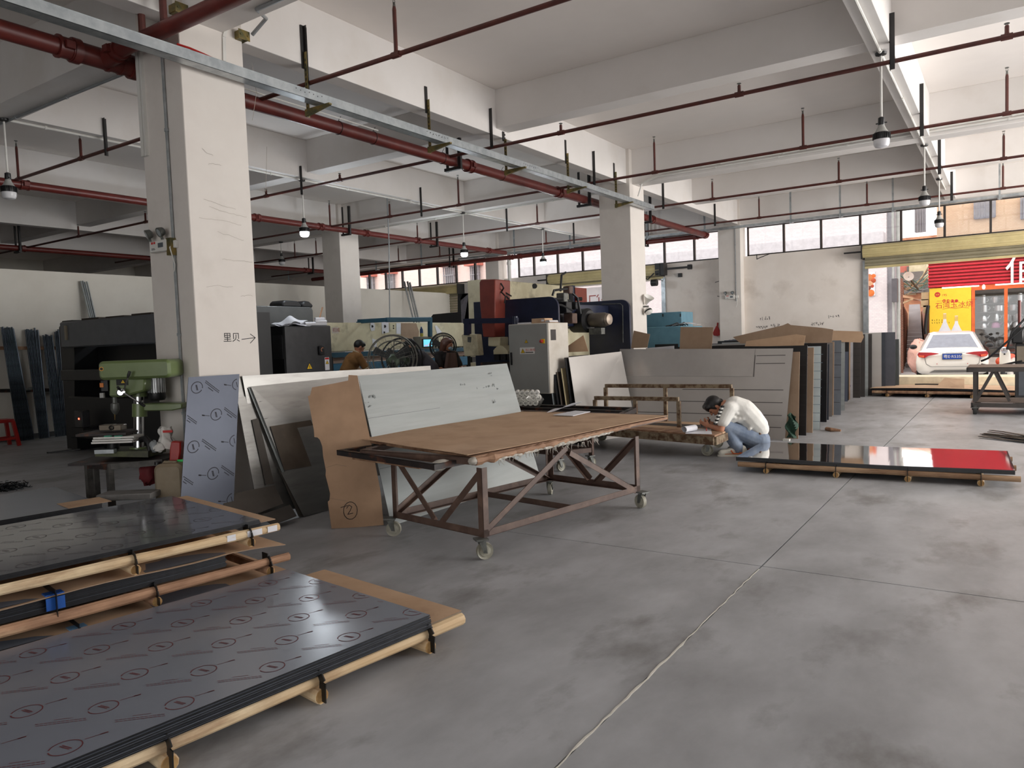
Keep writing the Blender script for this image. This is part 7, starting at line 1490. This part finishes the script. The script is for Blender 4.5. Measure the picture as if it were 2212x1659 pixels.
# ---- the alley: brick walls, steps, awnings and wires
def lane(px, Y): return pY(px, 690, Y).x
def slab(xa, ya, xb, yb, w, h, name, m, par, z0=GZ): return MB().prism([(xa,ya,z0),(xb,yb,z0),(xb+w,yb,z0),(xa+w,ya,z0)], (0,0,h)).build(name, m, par)
al = thing('alley_house', 'brick house with a sagging awning along the alley', 'house', (lane(1930,36),36,GZ))
brk = mat('brick_plain', srgb(176,124,98), .85, c2=srgb(140,94,76), scale=7)
slab(lane(1944,YS-.6), YS-.6, lane(1958,54), 54, -2.5, 2.5, 'brick_wall', brk, al)
for k in range(9):
    y = YS-.5+k*2.6; f = lambda q: lane(1944,YS-.6)+(lane(1958,54)-lane(1944,YS-.6))*(q-YS+.6)/(54.6-YS)
    slab(f(y)+.01, y, f(y+.5), y+.5, .09, 3.4 if k < 2 else 2.5, 'brick_pier', brick, al)
    if k % 2: slab(f(y+.9), y+.9, f(y+1.7), y+1.7, .06, 1.9, 'door_leaf', mat('alley_door', srgb(150,112,92), .6), al)
MB().prism([pY(x,y,YS+.3) for x, y in ((1938,634),(1972,642),(1972,646),(1938,641))], (0,3,0)).build('awning', mat('awning_tan', srgb(226,186,150), .6), al); MB().bar(pY(1973,645,YS+.3),pY(1938,660,YS+.35),.06).build('awning_strut', pole_w, al)
a = pY(1940,654,YS-.65); b_ = pY(1946,668,YS-.65); MB().box(a.x,b_.x,YS-.7,YS-.6,b_.z,a.z).build('meter_box', mat('beige_box', srgb(214,190,150), .6), al)
ar = thing('alley_house', 'brick house on the shop side of the alley with hanging pipes', 'house', (xs0-.3,36,GZ)); slab(xs0-.03, YS+.1, lane(1990,54), 54, 2.2 if False else .3, 2.6, 'brick_wall', brk, ar); MB().tube([pY(2005,660,YS-.1),pY(2001,690,YS-.1),pY(1999,712,YS-.1),pY(2000,722,YS-.1)],.06,8).build('black_pipe', black_pl, ar)
for k, (x, y) in enumerate(((1999,640),(1998,655),(2003,668))): p = pY(x,y,YS+.2); MB().box(p.x-.12,p.x+.12,YS+.1,YS+.35,p.z-.14,p.z+.14).build('meter_box', mat('beige_box', srgb(214,190,150), .6), ar)
ae = thing('alley_house', 'jumbled orange and brick houses closing the alley', 'house', (lane(1975,58),58,GZ)); MB().box(lane(1975,58)-5,lane(1975,58)+5,57,60,GZ,7.5).build('brick_wall', mat('orange_house', srgb(222,170,132), .8, c2=srgb(186,128,100), scale=2), ae)
for ki, (x, y, w, h, m) in enumerate(((1950,600,.8,1.2,creamp),(1975,588,1.0,.8,mat('far_window', (0,0,0))),(1962,575,1.2,.5,mat('hood_red', (0,0,0))),(1990,604,.8,.9,mat('shop_dark', (0,0,0))),(1992,588,.7,.5,creamp),(1964,612,.9,.7,mat('shop_dark', (0,0,0))))): p = pY(x,y,56.95); MB().box(p.x-w,p.x+w,56.8-.15*ki,57,p.z-h,p.z+h).build('window', m, ae)
ps = thing('alley_steps', 'worn concrete steps climbing the alley', 'steps', (lane(1975,40),40,GZ))
for k in range(18):
    y = 34+k*1.1; MB().prism([(lane(1944,YS)+.15+(y-YS)*-.092,y,GZ),(lane(2006,YS)-.1+(y-YS)*-.095,y,GZ),(lane(2006,YS)-.1+(y+1.09-YS)*-.095,y+1.09,GZ),(lane(1944,YS)+.15+(y+1.09-YS)*-.092,y+1.09,GZ)], (0,0,.17*(k+1))).build('step', street, ps)
wr = thing('overhead_wires', 'tangle of pale and green overhead wires above the alley', 'wires', pY(1975,600,34))
for k in range(16):
    a = pY(1940+rnd.uniform(0,16),585+rnd.uniform(0,55),33); b_ = pY(2004,575+rnd.uniform(0,50),36); c_ = a.lerp(b_,.5)-Zv*rnd.uniform(.05,.4); MB().tube([a,a.lerp(c_,.5)-Zv*.05,c_,c_.lerp(b_,.5)-Zv*.05,b_],.018,5).build('wire', [pole_w,black_pl,mat('wire_green', srgb(90,150,130), .6)][k % 3], wr)
p = pY(1962,598,33); sd_ = thing('satellite_dish', 'white satellite dish among the alley wires', 'dish', p); MB().lathe([(.02,-.04),(.1,0),(.19,.06),(.17,.06),(.08,.01)], p, (.3,-.9,.3), 18).build('reflector', white_pl, sd_); MB().bar(p,p+V((.3,.4,-.5)),.05).build('bracket', steel_g, sd_)
t = thing('tarp_heap', 'pinkish tarpaulin heap at the alley mouth beside the white car', 'tarpaulin', pY(1985,730,27)); c = pY(1986,727,28.6); mb = MB(); mb.ball((c.x,c.y,GZ+.62),.36,.5,.6,16,10)
for i, q in enumerate(mb.v): mb.v[i] = q+V((rnd.uniform(-.05,.05),rnd.uniform(-.05,.05),rnd.uniform(-.05,.05)))
mb.build('cloth', mat('pink_tarp', srgb(226,176,160), .8), t)
# ---- the white saloon car
car_w = mat('car_white', srgb(236,232,222), .22, c2=srgb(234,230,220), coat=.6); car_gl = mat('car_glass', srgb(120,122,134), .08, spec=.8); tail = mat('tail_red', srgb(190,24,40), .2, coat=.5, c2=srgb(170,18,34)); tail_o = mat('tail_orange', srgb(230,90,50), .25); plate_b = mat('plate_blue', srgb(24,74,170), .4)
def car(label, x, y, rz, full=True):
    t = thing('car', label, 'car', (x,y,GZ), rz, None); o = V((x,y,GZ)); cr, sr = math.cos(rz), math.sin(rz)
    def T(px, py, pz): return o+V((px*cr-py*sr, px*sr+py*cr, pz))
    # lower body: sections from tail to nose (distance, half width, bottom, belt, bulge)
    S_ = [(0.0,.62,.36,.78),(.05,.78,.3,.9),(.16,.85,.26,1.0),(.4,.88,.24,1.04),(.8,.89,.22,1.02),(1.6,.89,.2,.97),(2.6,.89,.2,.95),(3.4,.88,.2,.93),(4.1,.86,.22,.85),(4.45,.78,.26,.72),(4.6,.6,.34,.6)]
    mb = MB(); rings = []
    for (d, w, zb_, zt_) in S_:
        r_ = []
        for k in range(22):
            a = 2*PI*k/22; ca, sa = math.cos(a), math.sin(a); e = .45; px = w*(abs(ca)**e)*(1 if ca > 0 else -1); zm = (zb_+zt_)/2; pz = zm+(zt_-zb_)/2*(abs(sa)**e)*(1 if sa > 0 else -1); px *= 1-.06*max(0,(pz-zm)/(zt_-zb_)); r_.append(T(px,d,pz))
        rings.append(r_)
    b0 = len(mb.v)
    for r_ in rings: mb.v += r_
    n = 22
    for i in range(len(rings)-1):
        for j in range(n): mb.f.append([b0+i*n+j,b0+(i+1)*n+j,b0+(i+1)*n+(j+1)%n,b0+i*n+(j+1)%n]); mb.mi.append(0)
    mb.f.append([b0+j for j in range(n)]); mb.f.append([b0+(len(rings)-1)*n+j for j in reversed(range(n))]); mb.mi += [0,0]
    mb.build('body_shell', car_w, t, sharp=.9)
    # greenhouse: base outline to roof outline
    base = [(-.74,.62),(.74,.62),(.8,1.2),(.8,2.6),(.7,3.45),(-.7,3.45),(-.8,2.6),(-.8,1.2)]; roof = [(-.52,1.35),(.52,1.35),(.58,1.7),(.58,2.3),(.5,2.6),(-.5,2.6),(-.58,2.3),(-.58,1.7)]
    g = MB(); vb = [T(a,b_,.96) for a, b_ in base]; vr = [T(a,b_,1.43) for a, b_ in roof]; g.add(vb+vr, [list(range(8,16))]+[(i,(i+1)%8,8+(i+1)%8,8+i) for i in range(8)]); g.build('glasshouse', car_w, t, sharp=.5)
    rf = MB(); rf.add([T(a*1.02,b_,1.432+.0) for a, b_ in roof]+[T(a*.8,1.95+(b_-1.95)*.75,1.475) for a, b_ in roof], [list(range(8,16))]+[(i,(i+1)%8,8+(i+1)%8,8+i) for i in range(8)]); rf.build('roof', car_w, t, sharp=1.0)
    def win(q, nm): 
        a, b_, c, d = [V(p) for p in q]; nn = (b_-a).cross(d-a).normalized(); MB().prism([p+nn*.004 for p in (a,b_,c,d)], nn*.004).build(nm, car_gl, t)
    def mix(i, j, f, gq): return vb[i].lerp(vr[i], gq).lerp(vb[j].lerp(vr[j], gq), f)
    win([mix(0,1,.06,.1),mix(0,1,.94,.1),mix(0,1,.92,.9),mix(0,1,.08,.9)],'rear_window')
    for i in (2,6): win([mix(i,i+1,.04,.1),mix(i,i+1,.96,.1),mix(i,i+1,.94,.88),mix(i,i+1,.06,.88)],'side_window')
    # tail: lamps, plate, trunk seam, bumper valance
    for s in (-1,1):
        pts = [T(s*.84,.12,.86),T(s*.8,.03,.93),T(s*.5,-.012,.92),T(s*.3,-.02,.885),T(s*.34,-.02,.87),T(s*.56,-.015,.83),T(s*.66,-.01,.77),T(s*.8,.06,.79)]
        mb = MB(); mb.prism(pts, T(0,-.03,0)-T(0,0,0)); l_ = mb.build('tail_lamp', tail, t, bevel=.006)
        MB().prism([T(s*.66,-.05,.84),T(s*.8,.02,.85),T(s*.79,.02,.79),T(s*.67,-.05,.785)], T(0,-.012,0)-T(0,0,0)).build('indicator', tail_o, l_)
        MB().ball(T(s*1.0,2.75,1.02), .11,.07,.075,12,8).build('wing_mirror', black_pl, t)
        for d in (.95,3.6):
            w = MB(); w.lathe([(.2,-.1),(.31,-.1),(.325,-.06),(.325,.06),(.31,.1),(.2,.1)], T(s*.77,d,.325), V((cr,sr,0)), 24); wo = w.build('wheel', mat('tyre', srgb(34,34,34), .8), t); MB().lathe([(.2,-.08),(.2,.08),(.06,.1)], T(s*.77,d,.325), V((cr,sr,0))*s, 20).build('rim', galv, wo)
    MB().bar(T(-.3,-.03,.905),T(.3,-.03,.905),.03,.02).build('chrome_strip', chrome, t)
    MB().obox(T(0,-.03,.8), V((cr,sr,0))*.225, V((-sr,cr,0))*.008, Zv*.073).build('number_plate', plate_b, t, bevel=.004); MB().obox(T(0,-.024,.8), V((cr,sr,0))*.236, V((-sr,cr,0))*.006, Zv*.083).build('plate_frame', steel_g, t)
    if full:
        text_mesh('粤E·R535N', .107, T(-.208,-.041,.762), V((cr,sr,0)), Zv, white_pl, 'plate_lettering', t)
    em = MB(); em.ring(T(0,-.02,.985), V((sr,-cr,0.1)), .05, .006, 20, 5); em.ring(T(0,-.02,.99), V((sr,-cr,0.1)), .025, .005, 14, 5); em.build('emblem', chrome, t)
    mb = MB(); mb.bar(T(-.5,-.03,.52),T(-.62,0,.6),.008).bar(T(-.62,.0,.6),T(-.66,.0,.78),.008).bar(T(-.5,-.03,.52),T(.5,-.03,.52),.008).bar(T(.5,-.03,.52),T(.62,0,.6),.008).bar(T(.62,.0,.6),T(.66,.0,.78),.008); mb.build('boot_seam', ink, t)
    MB().prism([T(-.55,-.015,.36),T(.55,-.015,.36),T(.42,-.02,.43),T(-.42,-.02,.43)], T(0,-.012,0)-T(0,0,0)).build('bumper_insert', mat('valance_dark', srgb(110,108,104), .6), t); MB().obox(T(0,.3,.22), V((cr,sr,0))*.7, V((-sr,cr,0))*.2, Zv*.08).build('underbody', black_pl, t)
    for s in (-.36,.36): MB().cyl(T(s,-.02,.6),T(s,-.035,.6),.012,8).build('parking_sensor', tail, t)
    return t
cx_ = pY(2057,760,23.6).x
car('white saloon car seen from behind, parked across the open door', cx_, 23.55, math.radians(4))
car('white car mostly hidden behind the leaning sheets by the door jamb', pY(1937,745,25.0).x-1.1, 22.25, math.radians(0), full=False)
# ---- scooters beside the car
def scooter(label, x, y, rz, shell, seat_m):
    t = thing('motor_scooter', label, 'scooter', (x,y,GZ), rz); o = V((x,y,GZ)); f = V((-math.sin(rz),math.cos(rz),0)); s = V((math.cos(rz),math.sin(rz),0))
    for d in (-.55,.62): w = MB(); w.lathe([(.12,-.045),(.2,-.05),(.23,-.02),(.23,.02),(.2,.05),(.12,.045)], o+f*d+Zv*.23, s, 20); w.build('wheel', mat('tyre', (0,0,0)), t)
    b = MB(); cap(b, o-f*.6+Zv*.55, o-f*.15+Zv*.5, .17, .14, flat=(s,.8)); cap(b, o-f*.1+Zv*.26, o+f*.3+Zv*.26, .1, .1, flat=(s,1.3)); cap(b, o+f*.36+Zv*.32, o+f*.46+Zv*.85, .15, .13, flat=(f,.5)); cap(b, o+f*.6+Zv*.42, o+f*.72+Zv*.4, .12, .08); remesh(b, 'body_shell', shell, t, vox=.02, smooth=6)
    k = MB(); cap(k, o-f*.55+Zv*.74, o-f*.02+Zv*.72, .1, .09, flat=(Zv,.6)); remesh(k, 'seat', seat_m, t, vox=.02, smooth=3)
    MB().tube([o+f*.5+Zv*.85-s*.34,o+f*.5+Zv*1.0-s*.2,o+f*.5+Zv*1.0+s*.2,o+f*.45+Zv*.98+s*.36],.016,8).tube([o+f*.5+Zv*.8,o+f*.5+Zv*1.0],.03,8).build('handlebar', black_pl, t); MB().lathe([(.03,-.06),(.08,-.02),(.09,.03),(.05,.05)], o+f*.56+Zv*.93, f, 14).build('headlamp', chrome, t)
    for k in (-1,1): MB().tube([o+f*.48+Zv*1.0+s*k*.22,o+f*.45+Zv*1.22+s*k*.3],.008,6).build('mirror_stem', black_pl, t); MB().ball(o+f*.44+Zv*1.26+s*k*.31,.07,.02,.05,12,8).build('mirror', black_pl, t)
    return t
p = pY(2172,800,24.5); scooter('cream motor scooter parked right of the white car', p.x+.05, 24.6, math.radians(172), car_w, mat('seat_red', srgb(226,90,60), .5))
p = pY(2150,790,27.0); scooter('orange-red scooter behind the cream one', p.x, 27.2, math.radians(60), mat('scooter_orange', srgb(226,96,66), .3), black_pl)
# banner outside the middle shutter, its back towards us
t = thing('banner', 'white banner with red lettering seen from behind in the middle shutter opening', 'banner', (-9,20.2,GZ+.6)); a = pY(1265,622,20.2); b_ = pY(1302,652,20.2); MB().box(a.x-.6,b_.x+1.2,20.2,20.22,b_.z-.9,a.z).build('cloth', white_paper, t); MB().bar((a.x-.6,20.21,GZ),(a.x-.6,20.21,a.z),.05).bar((b_.x+1.2,20.21,GZ),(b_.x+1.2,20.21,a.z),.05).build('frame', steel_g, t)
text_mesh('冶门', .42, V((b_.x+.35,20.199,b_.z-.12)), (-1,0,0), Zv, mat('faded_red', (0,0,0)), 'lettering', t, lift=-.002)
